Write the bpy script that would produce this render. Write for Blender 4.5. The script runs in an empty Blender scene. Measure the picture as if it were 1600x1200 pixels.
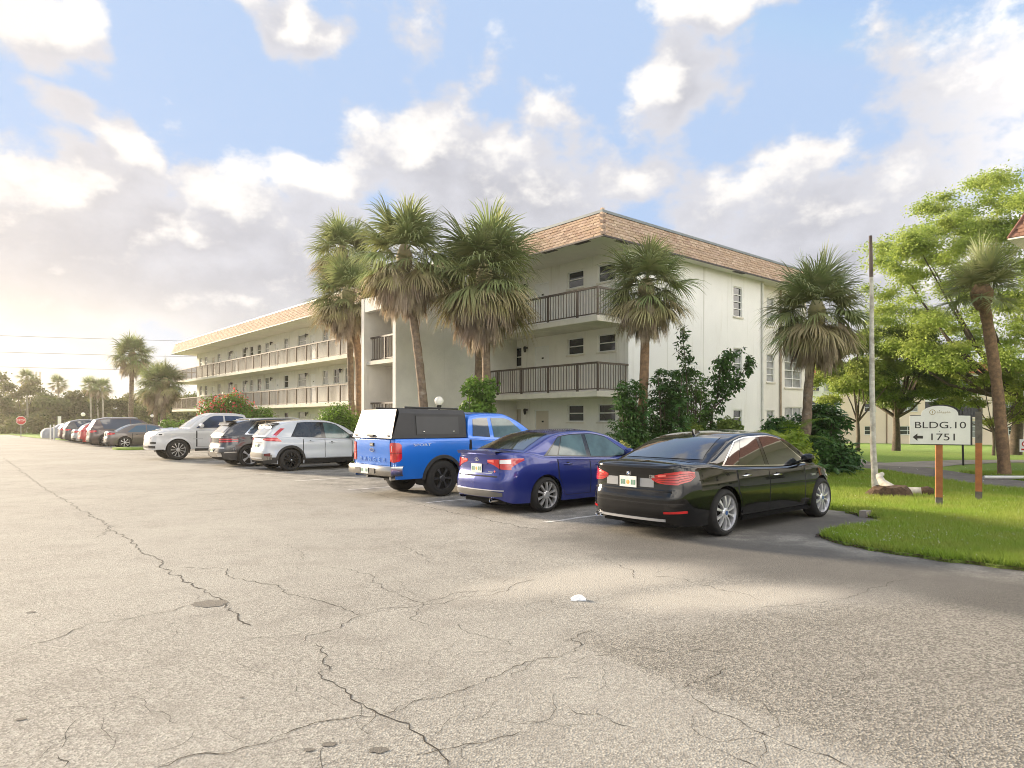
import bpy, bmesh, math, random
import numpy as np
from mathutils import Vector, Matrix, Euler
R = math.radians
scene = bpy.context.scene
COL = scene.collection

# ---------------------------------------------------------------- camera
cam_d = bpy.data.cameras.new('camera')
cam_d.sensor_width = 36.0
cam_d.lens = 23.9
cam_d.shift_y = 57.0 / 1600.0
cam_d.clip_start = 0.05
cam_d.clip_end = 3000.0
cam = bpy.data.objects.new('camera', cam_d)
cam.location = (0, 0, 1.65)
cam.rotation_euler = (R(90), 0, 0)
COL.objects.link(cam)
scene.camera = cam

# ---------------------------------------------------------------- render / exposure
scene.view_settings.view_transform = 'Standard'
scene.view_settings.look = 'None'
scene.view_settings.gamma = 1.0
scene.view_settings.use_curve_mapping = False
scene.view_settings.exposure = 2.03
scene.render.engine = 'CYCLES'
scene.cycles.use_denoising = True
scene.cycles.filter_width = 1.0
scene.cycles.max_bounces = 8
scene.cycles.diffuse_bounces = 4
scene.cycles.transparent_max_bounces = 12
scene.cycles.caustics_reflective = False
scene.cycles.caustics_refractive = False
scene.cycles.sample_clamp_indirect = 6.0

# ---------------------------------------------------------------- sun + sky
SUN_AZ, SUN_EL = -56.0, 15.0          # degrees; azimuth measured from +Y towards +X
sd = bpy.data.lights.new('sun', 'SUN')
sd.energy = 3.0
sd.angle = R(11.0)
sd.color = (1.0, 0.83, 0.62)
sun = bpy.data.objects.new('sun', sd)
sdir = Vector((math.sin(R(SUN_AZ)) * math.cos(R(SUN_EL)), math.cos(R(SUN_AZ)) * math.cos(R(SUN_EL)), math.sin(R(SUN_EL))))
sun.rotation_euler = sdir.to_track_quat('Z', 'Y').to_euler()
COL.objects.link(sun)

world = bpy.data.worlds.new('World')
scene.world = world
world.use_nodes = True
wt = world.node_tree
wt.nodes.clear()

class NT:
    """tiny node-graph writer"""
    def __init__(self, tree): self.t = tree
    def new(self, typ, **kw):
        n = self.t.nodes.new(typ)
        for k, v in kw.items(): setattr(n, k, v)
        return n
    def link(self, a, b): self.t.links.new(a, b)
    def put(self, sock, v):
        if hasattr(v, 'is_output') or isinstance(v, bpy.types.NodeSocket): self.link(v, sock)
        elif v is not None: sock.default_value = v
    def math(self, op, a, b=None, c=None, clamp=False):
        n = self.new('ShaderNodeMath', operation=op); n.use_clamp = clamp
        self.put(n.inputs[0], a)
        if b is not None: self.put(n.inputs[1], b)
        if c is not None: self.put(n.inputs[2], c)
        return n.outputs[0]
    def vmath(self, op, a, b=None):
        n = self.new('ShaderNodeVectorMath', operation=op)
        self.put(n.inputs[0], a)
        if b is not None: self.put(n.inputs[1], b)
        return n.outputs['Value'] if op in ('LENGTH', 'DOT_PRODUCT', 'DISTANCE') else n.outputs[0]
    def mix(self, fac, a, b, blend='MIX'):
        n = self.new('ShaderNodeMix', data_type='RGBA', blend_type=blend)
        self.put(n.inputs[0], fac); self.put(n.inputs[6], a); self.put(n.inputs[7], b)
        return n.outputs[2]
    def ramp(self, x, lo, hi, a=0.0, b=1.0, smooth=True):
        n = self.new('ShaderNodeMapRange'); n.interpolation_type = 'SMOOTHSTEP' if smooth else 'LINEAR'
        n.clamp = True if not smooth else n.clamp
        self.put(n.inputs[0], x)
        for i, v in ((1, lo), (2, hi), (3, a), (4, b)): self.put(n.inputs[i], v)
        return n.outputs[0]
    def noise(self, vec, scale, detail=4, rough=0.55, dist=0.0, color=False, dim='3D'):
        n = self.new('ShaderNodeTexNoise', noise_dimensions=dim)
        if vec is not None: self.link(vec, n.inputs['Vector'])
        n.inputs['Scale'].default_value = scale; n.inputs['Detail'].default_value = detail
        n.inputs['Roughness'].default_value = rough; n.inputs['Distortion'].default_value = dist
        return n.outputs['Color'] if color else n.outputs[0]
    def comb(self, x, y, z=0.0):
        n = self.new('ShaderNodeCombineXYZ')
        for i, v in enumerate((x, y, z)): self.put(n.inputs[i], v)
        return n.outputs[0]
    def sep(self, v):
        n = self.new('ShaderNodeSeparateXYZ'); self.link(v, n.inputs[0]); return n.outputs

def c4(c): return (c[0], c[1], c[2], 1.0)

def make_sky():
    # cloud density as a function of (azimuth, elevation, 0): placed cloud masses plus clouds all round the sky
    g = bpy.data.node_groups.new('cloud_density', 'ShaderNodeTree')
    g.interface.new_socket(name='Vector', in_out='INPUT', socket_type='NodeSocketVector')
    g.interface.new_socket(name='Density', in_out='OUTPUT', socket_type='NodeSocketFloat')
    N = NT(g)
    gi = N.new('NodeGroupInput'); go = N.new('NodeGroupOutput')
    V = gi.outputs[0]
    warp = N.noise(V, 5.0, 2, 0.6, color=True, dim='2D')
    w2 = N.vmath('SUBTRACT', warp, (0.5, 0.5, 0.5))
    sc = N.new('ShaderNodeVectorMath', operation='SCALE'); N.link(w2, sc.inputs[0]); sc.inputs['Scale'].default_value = 0.16
    Vw = N.vmath('ADD', V, sc.outputs[0])
    # azimuth, elevation, half-widths (radians), weight
    blobs = [(0, 9.0, 400, 6.0, .95), (-36, 13.5, 17, 6.0, 1.1), (-22, 13.5, 16, 6, 1.05), (-7, 20.5, 7, 6, 1.1), (0, 18, 11, 6.5, 1), (-14.5, 19, 6.5, 3, 1),
             (13.5, 26, 6.0, 3.4, 1.05), (9.5, 20.5, 6.5, 3.4, 1), (26, 14.5, 17, 6.5, .97), (36, 22, 13, 9, .78),
             (-19.5, 29, 5.5, 2.0, 1), (16, 30, 6.5, 2.6, 1), (-34, 25.5, 3.4, 2.8, 1), (-31, 19.6, 4.6, 2.4, 1)]
    D = None
    for a, e, ra, re, w in blobs:
        n = N.new('ShaderNodeVectorMath', operation='MULTIPLY_ADD'); N.link(Vw, n.inputs[0])
        n.inputs[1].default_value = (1 / R(ra), 1 / R(re), 0); n.inputs[2].default_value = (-a / ra, -e / re, 0)
        l = N.vmath('LENGTH', n.outputs[0])
        m = N.math('MULTIPLY_ADD', l, -w * 0.55, w * 1.0)
        D = m if D is None else N.math('MAXIMUM', D, m)
    # the rest of the sky: broken cloud everywhere, thickened out of view for more ambient light
    st = N.vmath('MULTIPLY', V, (1.6, 3.4, 1.0))
    far = N.noise(st, 1.5, 2, 0.5, dim='2D')
    far = N.ramp(far, 0.36, 0.66, -0.2, 0.85)
    s = N.sep(V)
    outside = N.math('SUBTRACT', N.math('ABSOLUTE', s[0]), R(40))
    outside = N.ramp(outside, 0, R(12), 0, 1)
    high = N.ramp(s[1], R(32), R(42), 0, 1)
    far = N.math('ADD', far, N.math('MULTIPLY_ADD', N.math('MAXIMUM', outside, high), 0.50, -0.35))
    D = N.math('MAXIMUM', D, far)
    f1 = N.noise(N.vmath('MULTIPLY', V, (1.0, 1.5, 1.0)), 9.0, 6, 0.60, dim='2D')
    D = N.math('ADD', D, N.math('MULTIPLY_ADD', f1, 0.95, -0.475))
    N.link(D, go.inputs[0])

    N = NT(wt)
    tc = N.new('ShaderNodeTexCoord')
    s = N.sep(tc.outputs['Generated'])
    az = N.math('ARCTAN2', s[0], s[1])
    el = N.math('ARCSINE', s[2])
    v = N.comb(az, el)
    def dens(vec):
        n = N.new('ShaderNodeGroup'); n.node_tree = g; N.link(vec, n.inputs[0]); return n.outputs[0]
    D0 = dens(v)
    D1 = dens(N.vmath('ADD', v, (-0.022, 0.048, 0)))
    mask = N.ramp(D0, 0.40, 0.66)
    lit = N.ramp(N.math('SUBTRACT', D0, D1), 0.08, 0.46)
    thick = N.ramp(D0, 0.55, 1.05)
    sky = N.new('ShaderNodeTexSky', sky_type='NISHITA')
    sky.sun_disc = False
    sky.sun_elevation = R(SUN_EL); sky.sun_rotation = R(SUN_AZ)
    sky.altitude = 0; sky.air_density = 1.0; sky.dust_density = 0.6; sky.ozone_density = 1.4
    skyc0 = N.mix(1.0, sky.outputs[0], (SKY_GAIN[0], SKY_GAIN[1], SKY_GAIN[2], 1), 'MULTIPLY')
    nm = N.new('ShaderNodeVectorMath', operation='MINIMUM'); N.link(skyc0, nm.inputs[0]); nm.inputs[1].default_value = (1.22, 1.60, 2.25); skyc = nm.outputs[0]
    # angular closeness to the sun warms and brightens cloud and haze
    sv = N.vmath('DOT_PRODUCT', tc.outputs['Generated'], tuple(sdir))
    near = N.ramp(sv, 0.78, 1.0, 0, 1)
    near2 = N.math('POWER', near, 2.0)
    # clouds towards the sun are back-lit (grey with bright edges); front-lit white ones opposite, out of view, are boosted for ambient fill
    front = N.ramp(N.vmath('DOT_PRODUCT', tc.outputs['Generated'], tuple(Vector((sdir.x, sdir.y, 0)).normalized())), 0.12, -0.75, 0, 1)
    dark = N.mix(thick, c4((1.85, 1.85, 1.97)), c4((1.42, 1.42, 1.53)))
    dark = N.mix(front, dark, c4((10.6, 9.9, 8.8)))
    lit_c = N.mix(front, c4((2.7, 2.6, 2.48)), c4((13.4, 12.5, 11.1)))
    cloud = N.mix(lit, dark, lit_c)
    cloud = N.mix(N.math('MULTIPLY', near2, 0.28), cloud, c4((2.3, 1.98, 1.65)))
    out = N.mix(N.math('MULTIPLY', mask, 0.96), skyc, cloud)
    # pale haze towards the horizon
    hz = N.ramp(el, R(1), R(13), 1, 0)
    hz = N.math('POWER', hz, 1.3)
    hcol = N.mix(near, c4((2.5, 2.42, 2.3)), c4((3.5, 3.0, 2.25)))
    out = N.mix(N.math('MULTIPLY', hz, 0.93), out, hcol)
    bg = N.new('ShaderNodeBackground'); bg.inputs['Strength'].default_value = 0.1
    N.link(out, bg.inputs['Color'])
    wo = N.new('ShaderNodeOutputWorld'); N.link(bg.outputs[0], wo.inputs['Surface'])
SKY_GAIN = (1.12, 0.97, 0.96)
world.cycles.sampling_method = 'MANUAL'
world.cycles.sample_map_resolution = 256
make_sky()

# ---------------------------------------------------------------- helpers
rng = random.Random(7)
HAZE = 0.0004
nrng = np.random.default_rng(11)
dA = Vector((-0.6507, 0.7594, 0)); dB = Vector((0.7595, 0.6505, 0))
LOT_ROT = math.atan2(-0.7594, 0.6507)       # lot frame: local x = -u, local y = v
CAR_ROT = math.atan2(0.6505, 0.7595)        # a car nosed in towards the building
SLOPE_V, SLOPE_K = 13.0, 0.0148             # the ground falls away gently behind the parking bays
def gz_v(v): return -max(0.0, v - SLOPE_V) * SLOPE_K
def W(u, v, z=0.0): p = dA * u + dB * v; return Vector((p.x, p.y, z))
def uv_of(x, y): return (-0.6507 * x + 0.7594 * y, 0.7595 * x + 0.6505 * y)
def gz(x, y): return gz_v(uv_of(x, y)[1])

def tag(o, label=None, cat=None, group=None, kind=None):
    if label: o['label'] = label
    if cat: o['category'] = cat
    if group: o['group'] = group
    if kind: o['kind'] = kind
    return o
def empty(name, loc=(0, 0, 0), rz=0.0, label=None, cat=None, group=None):
    o = bpy.data.objects.new(name, None); o.location = loc; o.rotation_euler = (0, 0, rz)
    o.empty_display_size = 0.2
    COL.objects.link(o); return tag(o, label, cat, group)
def link(name, me, parent=None, loc=None, rot=None, scale=None):
    o = bpy.data.objects.new(name, me)
    if parent is not None: o.parent = parent
    if loc is not None: o.location = loc
    if rot is not None: o.rotation_euler = rot
    if scale is not None: o.scale = scale
    COL.objects.link(o); return o

class MB:
    """collects geometry for one mesh"""
    def __init__(s): s.v = []; s.f = []
    def add(s, vs, fs):
        b = len(s.v); s.v.extend(tuple(p) for p in vs); s.f.extend(tuple(i + b for i in f) for f in fs); return s
    def box(s, x0, x1, y0, y1, z0, z1):
        return s.add([(x0, y0, z0), (x1, y0, z0), (x1, y1, z0), (x0, y1, z0), (x0, y0, z1), (x1, y0, z1), (x1, y1, z1), (x0, y1, z1)],
                     [(0, 3, 2, 1), (4, 5, 6, 7), (0, 1, 5, 4), (1, 2, 6, 5), (2, 3, 7, 6), (3, 0, 4, 7)])
    def quad(s, a, b, c, d): return s.add([a, b, c, d], [(0, 1, 2, 3)])
    def grid(s, P, closed=False):
        n, m = len(P), len(P[0]); b = len(s.v)
        for r in P: s.v.extend(tuple(p) for p in r)
        for i in range(n - 1):
            for j in range(m - (0 if closed else 1)):
                k = (j + 1) % m
                s.f.append((b + i * m + j, b + i * m + k, b + (i + 1) * m + k, b + (i + 1) * m + j))
        return s
    def tube(s, pts, rad, n=8, caps=True):
        pts = [Vector(p) for p in pts]
        if not hasattr(rad, '__len__'): rad = [rad] * len(pts)
        rows = []; up = None
        for i, p in enumerate(pts):
            d = (pts[min(i + 1, len(pts) - 1)] - pts[max(i - 1, 0)]).normalized()
            if up is None: up = Vector((1, 0, 0)) if abs(d.x) < 0.8 else Vector((0, 1, 0))
            a = (up - d * up.dot(d)).normalized(); up = a; b = d.cross(a)
            rows.append([p + (a * math.cos(t) + b * math.sin(t)) * rad[i] for t in [2 * math.pi * k / n for k in range(n)]])
        k = len(s.v); s.grid(rows, closed=True)
        if caps:
            s.f.append(tuple(k + j for j in reversed(range(n)))); e = k + (len(pts) - 1) * n
            s.f.append(tuple(e + j for j in range(n)))
        return s
    def lathe(s, prof, n=24, axis='Z', c=(0, 0, 0)):
        rows = []
        for r, h in prof:
            row = []
            for k in range(n):
                t = 2 * math.pi * k / n; a, b = r * math.cos(t), r * math.sin(t)
                row.append({'Z': (c[0] + a, c[1] + b, c[2] + h), 'Y': (c[0] + a, c[1] + h, c[2] + b), 'X': (c[0] + h, c[1] + a, c[2] + b)}[axis])
            rows.append(row)
        return s.grid(rows, closed=True)
    def prism(s, poly, z0, z1):
        n = len(poly)
        return s.add([(x, y, z0) for x, y in poly] + [(x, y, z1) for x, y in poly],
                     [tuple(reversed(range(n))), tuple(range(n, 2 * n))] + [(i, (i + 1) % n, n + (i + 1) % n, n + i) for i in range(n)])
    def mesh(s, name, m, smooth=None, fix=True):
        me = bpy.data.meshes.new(name); me.from_pydata(s.v, [], s.f)
        if fix:
            bm = bmesh.new(); bm.from_mesh(me); bmesh.ops.recalc_face_normals(bm, faces=bm.faces); bm.to_mesh(me); bm.free()
        for mm in (m if isinstance(m, (list, tuple)) else [m]): me.materials.append(mm)
        if smooth is not None:
            me.polygons.foreach_set('use_smooth', [True] * len(me.polygons))
            if smooth < 179: me.set_sharp_from_angle(angle=R(smooth))
        me.update(); return me
    def build(s, name, m, parent=None, smooth=None, fix=True, **kw):
        return link(name, s.mesh(name, m, smooth, fix), parent, **kw)

def np_mesh(name, V, F, m, smooth=False):
    """fast mesh from arrays; F is (n,3) or (n,4)"""
    me = bpy.data.meshes.new(name); n, k = F.shape
    me.vertices.add(len(V)); me.vertices.foreach_set('co', np.ascontiguousarray(V, dtype=np.float32).ravel())
    me.loops.add(n * k); me.loops.foreach_set('vertex_index', np.ascontiguousarray(F, dtype=np.int32).ravel())
    me.polygons.add(n); me.polygons.foreach_set('loop_start', np.arange(0, n * k, k, dtype=np.int32))
    me.polygons.foreach_set('loop_total', np.full(n, k, dtype=np.int32))
    if smooth: me.polygons.foreach_set('use_smooth', np.ones(n, dtype=bool))
    me.update(calc_edges=True); me.materials.append(m); return me

def text_mesh(body, size, m, name='lettering', depth=0.0, align='CENTER', bold=0.0):
    cu = bpy.data.curves.new(name, 'FONT'); cu.body = body; cu.size = size; cu.extrude = depth; cu.offset = bold
    cu.align_x = align; cu.align_y = 'CENTER'
    o = bpy.data.objects.new(name, cu); COL.objects.link(o)
    dg = bpy.context.evaluated_depsgraph_get()
    me = bpy.data.meshes.new_from_object(o.evaluated_get(dg)); me.name = name
    bpy.data.objects.remove(o); bpy.data.curves.remove(cu)
    me.materials.clear(); me.materials.append(m); return me

# ---------------------------------------------------------------- materials
MATS = {}
def mat(name, col=(0.5, 0.5, 0.5), rough=0.6, metal=0.0, var=0.0, vscale=3.0, bump=0.0, bscale=60.0, coat=0.0, spec=0.5, col2=None, trans=0.0,
        sss=0.0, objvar=0.0, detail=5, stain=None, alpha=1.0, backcol=None, streak=None):
    if name in MATS: return MATS[name]
    if col == (): raise KeyError(name)
    m = bpy.data.materials.new(name); m.use_nodes = True; t = m.node_tree; t.nodes.clear(); N = NT(t)
    out = N.new('ShaderNodeOutputMaterial'); p = N.new('ShaderNodeBsdfPrincipled')
    tc = N.new('ShaderNodeTexCoord'); V = tc.outputs['Object']
    c = c4(col)
    if var > 0:
        n = N.ramp(N.noise(V, vscale, detail, 0.62), 0.3, 0.72)
        c2 = c4(col2) if col2 else c4([x * (1 - var) for x in col])
        c = N.mix(n, c, c2)
    if stain:   # (colour, scale_xy, scale_z, lo, hi): streaks or blotches of dirt
        sv = N.vmath('MULTIPLY', V, (stain[1], stain[1], stain[2]))
        n = N.ramp(N.noise(sv, 1.0, 6, 0.65), stain[3], stain[4])
        c = N.mix(n, c, c4(stain[0]))
    if streak:   # rain streaks running down a wall
        sv = N.vmath('MULTIPLY', V, (4.5, 4.5, .16)); n = N.ramp(N.noise(sv, 1.0, 5, 0.6), 0.56, 0.74)
        n2 = N.ramp(N.noise(V, .8, 3, .5), .35, .65); c = N.mix(N.math('MULTIPLY', N.math('MULTIPLY', n, n2), streak[1]), c, c4(streak[0]))
    if objvar > 0:
        oi = N.new('ShaderNodeObjectInfo')
        k = N.math('MULTIPLY_ADD', oi.outputs['Random'], 2 * objvar, 1 - objvar)
        hs = N.new('ShaderNodeHueSaturation'); N.put(hs.inputs['Value'], k)
        h = N.math('MULTIPLY_ADD', oi.outputs['Random'], 0.03 * objvar / 0.2, 0.5 - 0.015 * objvar / 0.2); N.put(hs.inputs['Hue'], h)
        N.put(hs.inputs['Color'], c); c = hs.outputs[0]
    N.put(p.inputs['Base Color'], c)
    p.inputs['Roughness'].default_value = rough; p.inputs['Metallic'].default_value = metal
    p.inputs['Specular IOR Level'].default_value = spec
    p.inputs['Coat Weight'].default_value = coat; p.inputs['Coat Roughness'].default_value = 0.03
    if bump > 0:
        b = N.new('ShaderNodeBump'); b.inputs['Strength'].default_value = min(1.0, bump); b.inputs['Distance'].default_value = 0.02 * max(1, bump)
        N.link(N.noise(V, bscale, 4, 0.6), b.inputs['Height']); N.link(b.outputs[0], p.inputs['Normal'])
    sh = p.outputs[0]
    if trans > 0:       # thin leaf: light passes through
        tr = N.new('ShaderNodeBsdfTranslucent'); N.put(tr.inputs['Color'], c)
        mx = N.new('ShaderNodeMixShader'); mx.inputs[0].default_value = trans
        N.link(sh, mx.inputs[1]); N.link(tr.outputs[0], mx.inputs[2]); sh = mx.outputs[0]
    if alpha < 1:
        tr = N.new('ShaderNodeBsdfTransparent'); tr.inputs['Color'].default_value = c4(backcol or (1, 1, 1))
        fr = N.new('ShaderNodeFresnel'); fr.inputs['IOR'].default_value = 1.5
        k = N.math('MAXIMUM', fr.outputs[0], alpha)
        mx = N.new('ShaderNodeMixShader'); N.put(mx.inputs[0], k)
        N.link(tr.outputs[0], mx.inputs[1]); N.link(sh, mx.inputs[2]); sh = mx.outputs[0]
    N.link(sh, out.inputs['Surface']); MATS[name] = m; return m

STUCCO = mat('stucco', (0.81, 0.785, 0.72), 0.9, var=0.10, vscale=0.7, bump=0.25, bscale=45, stain=((0.54, 0.49, 0.40), 1.1, 0.28, 0.55, 0.84), streak=((.42, .38, .30), .55))
STUCCO_END = mat('stucco_painted', (0.86, 0.85, 0.82), 0.9, var=0.06, vscale=0.6, bump=0.25, bscale=45, stain=((0.62, 0.58, 0.50), 1.3, 0.22, 0.58, 0.88), streak=((.50, .48, .41), .5))
STUCCO_TOWER = mat('stucco_grey', (0.76, 0.735, 0.675), 0.92, var=0.14, vscale=0.9, bump=0.35, bscale=30, stain=((0.52, 0.49, 0.43), 0.9, 0.30, 0.58, 0.85), streak=((.38, .36, .31), .6))
SOFFIT = mat('soffit', (0.74, 0.71, 0.62), 0.85, var=0.12, vscale=0.8)
SLAB = mat('slab_edge', (0.70, 0.66, 0.56), 0.9, var=0.2, vscale=1.2, stain=((0.40, 0.35, 0.27), 2.0, 1.0, 0.55, 0.85))
RAILM = mat('railing_bronze', (0.085, 0.062, 0.045), 0.5, var=0.3, vscale=8)
RAILW = mat('railing_weathered', (0.165, 0.128, 0.094), 0.7, var=0.4, vscale=6)
WFRAME = mat('window_frame', (0.78, 0.78, 0.75), 0.5, var=0.1, vscale=4)
WGLASS = mat('window_glass', (0.030, 0.036, 0.042), 0.06, var=0.5, vscale=0.8, spec=0.7)
WGLASS2 = mat('window_glass_blind', (0.30, 0.31, 0.30), 0.12, var=0.45, vscale=1.5, spec=0.6)
DOORW = mat('door_paint', (0.80, 0.79, 0.75), 0.45, var=0.06, vscale=2)
DOORB = mat('door_beige', (0.56, 0.50, 0.41), 0.5, var=0.08, vscale=2)
SHINGLE = [mat('shingle_%d' % i, c, 0.9, var=0.28, vscale=14, bump=0.4, bscale=160, objvar=0.10) for i, c in enumerate(
    [(0.45, 0.32, 0.225), (0.49, 0.355, 0.26), (0.43, 0.295, 0.205), (0.51, 0.375, 0.28), (0.40, 0.285, 0.205)])]
DRIP = mat('drip_edge', (0.030, 0.022, 0.020), 0.6)
CAPM = mat('roof_cap_metal', (0.17, 0.20, 0.22), 0.55, metal=0.2, var=0.2, vscale=2)
IRON = mat('dark_metal', (0.03, 0.028, 0.026), 0.45, metal=0.3)
LAMPG = mat('lamp_globe', (0.88, 0.87, 0.82), 0.25, trans=0.3)
PIPEW = mat('pipe_white', (0.72, 0.71, 0.66), 0.6, var=0.15)

# ---------------------------------------------------------------- ground, parking lot, lawns, path
def ground_mats():
    # asphalt: worn surface with pale exposed stone, dark fines, stains and a darker, coarser patch at the right
    m = bpy.data.materials.new('asphalt'); m.use_nodes = True; t = m.node_tree; t.nodes.clear(); N = NT(t)
    out = N.new('ShaderNodeOutputMaterial'); p = N.new('ShaderNodeBsdfPrincipled')
    tc = N.new('ShaderNodeTexCoord'); V = tc.outputs['Object']
    vo = N.new('ShaderNodeTexVoronoi'); vo.inputs['Scale'].default_value = 80.0; N.link(V, vo.inputs['Vector'])
    cell = N.sep(vo.outputs['Color'])[0]
    vo2 = N.new('ShaderNodeTexVoronoi'); vo2.inputs['Scale'].default_value = 80.0; N.link(V, vo2.inputs['Vector'])
    big = N.noise(V, 0.35, 5, 0.6)
    mid = N.noise(V, 2.2, 6, 0.65)
    fine = N.noise(V, 38.0, 3, 0.7)
    stone = N.mix(N.ramp(cell, 0.15, 0.9), c4((0.150, 0.135, 0.115)), c4((0.44, 0.415, 0.36)))
    base = N.mix(N.ramp(fine, 0.36, 0.68), c4((0.20, 0.188, 0.163)), c4((0.40, 0.378, 0.325)))
    col = N.mix(0.52, base, stone)
    col = N.mix(N.math('MULTIPLY', N.ramp(mid, 0.45, 0.74), 0.50), col, c4((0.175, 0.158, 0.135)))
    col = N.mix(N.math('MULTIPLY', N.ramp(big, 0.35, 0.7), 0.30), col, c4((0.44, 0.42, 0.365)))
    # darker coarse patch (old surfacing) towards the right, with its own outline
    s = N.sep(V)
    wob = N.math('MULTIPLY_ADD', N.noise(V, 1.3, 5, 0.6), 0.9, -0.45)
    def ell(cx, cy, rx, ry, rot, soft):
        d = N.vmath('SUBTRACT', V, (cx, cy, 0)); rt = N.new('ShaderNodeVectorRotate', rotation_type='Z_AXIS'); N.link(d, rt.inputs[0]); rt.inputs['Angle'].default_value = -R(rot)
        l = N.vmath('LENGTH', N.vmath('MULTIPLY', rt.outputs[0], (1 / rx, 1 / ry, 0)))
        return N.ramp(N.math('ADD', l, wob), 1.0 + soft, 1.0 - soft)
    def half(px, py, nx, ny, soft, wobk=0.35):
        d = N.math('ADD', N.math('MULTIPLY', N.math('SUBTRACT', s[0], px), nx), N.math('MULTIPLY', N.math('SUBTRACT', s[1], py), ny))
        return N.ramp(N.math('MULTIPLY_ADD', wob, wobk, d), -soft, soft)
    patch = N.math('MULTIPLY', half(1.1, 4.2, 0.80, 0.60, 0.10, 0.25), half(2.2, 5.75, 0.35, -0.94, 0.35, 0.9))
    coarse = N.mix(N.ramp(N.sep(vo2.outputs['Color'])[0], 0.2, 0.85), c4((0.075, 0.068, 0.056)), c4((0.30, 0.272, 0.222)))
    col = N.mix(N.math('MULTIPLY', patch, 0.5), col, coarse)
    # darker asphalt behind the black sedan and along the grass
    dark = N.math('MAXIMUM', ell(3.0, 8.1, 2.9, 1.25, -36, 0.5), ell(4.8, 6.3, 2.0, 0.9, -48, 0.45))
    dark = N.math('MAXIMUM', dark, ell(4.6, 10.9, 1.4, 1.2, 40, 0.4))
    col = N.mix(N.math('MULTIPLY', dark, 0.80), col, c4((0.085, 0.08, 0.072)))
    silt = N.math('MAXIMUM', ell(2.0, 6.35, 1.0, 0.38, 12, 0.5), ell(0.9, 7.1, 1.3, 0.5, 25, 0.6))
    col = N.mix(N.math('MULTIPLY', silt, 0.55), col, c4((0.50, 0.455, 0.38)))
    # oil and tyre staining in the bays: follows the row of bays
    uu = N.math('ADD', N.math('MULTIPLY', s[0], -0.6507), N.math('MULTIPLY', s[1], 0.7594))
    vv = N.math('ADD', N.math('MULTIPLY', s[0], 0.7595), N.math('MULTIPLY', s[1], 0.6505))
    bay = N.math('MULTIPLY', N.ramp(vv, 6.9, 8.6), N.ramp(N.noise(V, 1.1, 5, 0.7), 0.40, 0.62))
    col = N.mix(N.math('MULTIPLY', bay, 0.6), col, c4((0.105, 0.098, 0.088)))
    dots = N.ramp(N.noise(V, 6.5, 3, 0.75), 0.72, 0.77)
    col = N.mix(N.math('MULTIPLY', dots, 0.5), col, c4((0.10, 0.09, 0.08)))
    N.link(col, p.inputs['Base Color'])
    p.inputs['Roughness'].default_value = 0.93; p.inputs['Specular IOR Level'].default_value = 0.25
    b = N.new('ShaderNodeBump'); b.inputs['Strength'].default_value = 0.55; b.inputs['Distance'].default_value = 0.008
    hgt = N.math('ADD', N.math('MULTIPLY', vo.outputs['Distance'], 1.0), N.math('MULTIPLY', N.math('MULTIPLY', vo2.outputs['Distance'], patch), 1.0))
    N.link(hgt, b.inputs['Height']); N.link(b.outputs[0], p.inputs['Normal'])
    N.link(p.outputs[0], out.inputs['Surface']); MATS['asphalt'] = m
    # turf under the blades
    m = bpy.data.materials.new('turf'); m.use_nodes = True; t = m.node_tree; t.nodes.clear(); N = NT(t)
    out = N.new('ShaderNodeOutputMaterial'); p = N.new('ShaderNodeBsdfPrincipled')
    tc = N.new('ShaderNodeTexCoord'); V = tc.outputs['Object']
    a = N.noise(V, 0.6, 5, 0.6); bb = N.noise(V, 9.0, 6, 0.7); cc = N.noise(N.vmath('MULTIPLY', V, (1, 1, 1)), 60.0, 3, 0.7)
    col = N.mix(N.ramp(bb, 0.3, 0.7), c4((0.15, 0.25, 0.028)), c4((0.26, 0.38, 0.055)))
    col = N.mix(N.math('MULTIPLY', N.ramp(a, 0.5, 0.75), 0.55), col, c4((0.33, 0.36, 0.085)))
    col = N.mix(N.math('MULTIPLY', N.ramp(cc, 0.5, 0.75), 0.5), col, c4((0.10, 0.17, 0.022)))
    N.link(col, p.inputs['Base Color']); p.inputs['Roughness'].default_value = 0.95
    b = N.new('ShaderNodeBump'); b.inputs['Strength'].default_value = 0.8; b.inputs['Distance'].default_value = 0.05
    N.link(N.math('ADD', bb, cc), b.inputs['Height']); N.link(b.outputs[0], p.inputs['Normal'])
    N.link(p.outputs[0], out.inputs['Surface']); MATS['turf'] = m
ground_mats()
ASPHALT = MATS['asphalt']; TURF = MATS['turf']
PAINT = mat('bay_line_paint', (0.76, 0.74, 0.69), 0.8, var=0.5, vscale=5, col2=(0.33, 0.30, 0.26), bump=0.3, bscale=120)
CRACK = mat('crack_dark', (0.045, 0.038, 0.030), 1.0, var=0.5, vscale=20)
PATH = mat('path_asphalt', (0.13, 0.115, 0.10), 0.95, var=0.35, vscale=3, bump=0.4, bscale=60, col2=(0.20, 0.175, 0.15))
PATHL = mat('path_concrete', (0.32, 0.285, 0.245), 0.95, var=0.3, vscale=2, bump=0.3, bscale=60)
SOIL = mat('soil_litter', (0.14, 0.085, 0.045), 1.0, var=0.6, vscale=18, bump=0.8, bscale=40)

def tess(P):
    from mathutils.geometry import tessellate_polygon
    return [tuple(t) for t in tessellate_polygon([[Vector((p[0], p[1], 0)) for p in P]])]
def sheet(name, poly_uv, dz, m, kind='structure'):
    """flat sheet given in lot coordinates, following the ground"""
    mb = MB(); P = [W(u, v, gz_v(v) + dz) for u, v in poly_uv]
    mb.add(P, tess(P))
    o = mb.build(name, m); o['kind'] = kind
    me = o.data
    if me.polygons[0].normal.z < 0: me.flip_normals()
    return o
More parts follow.
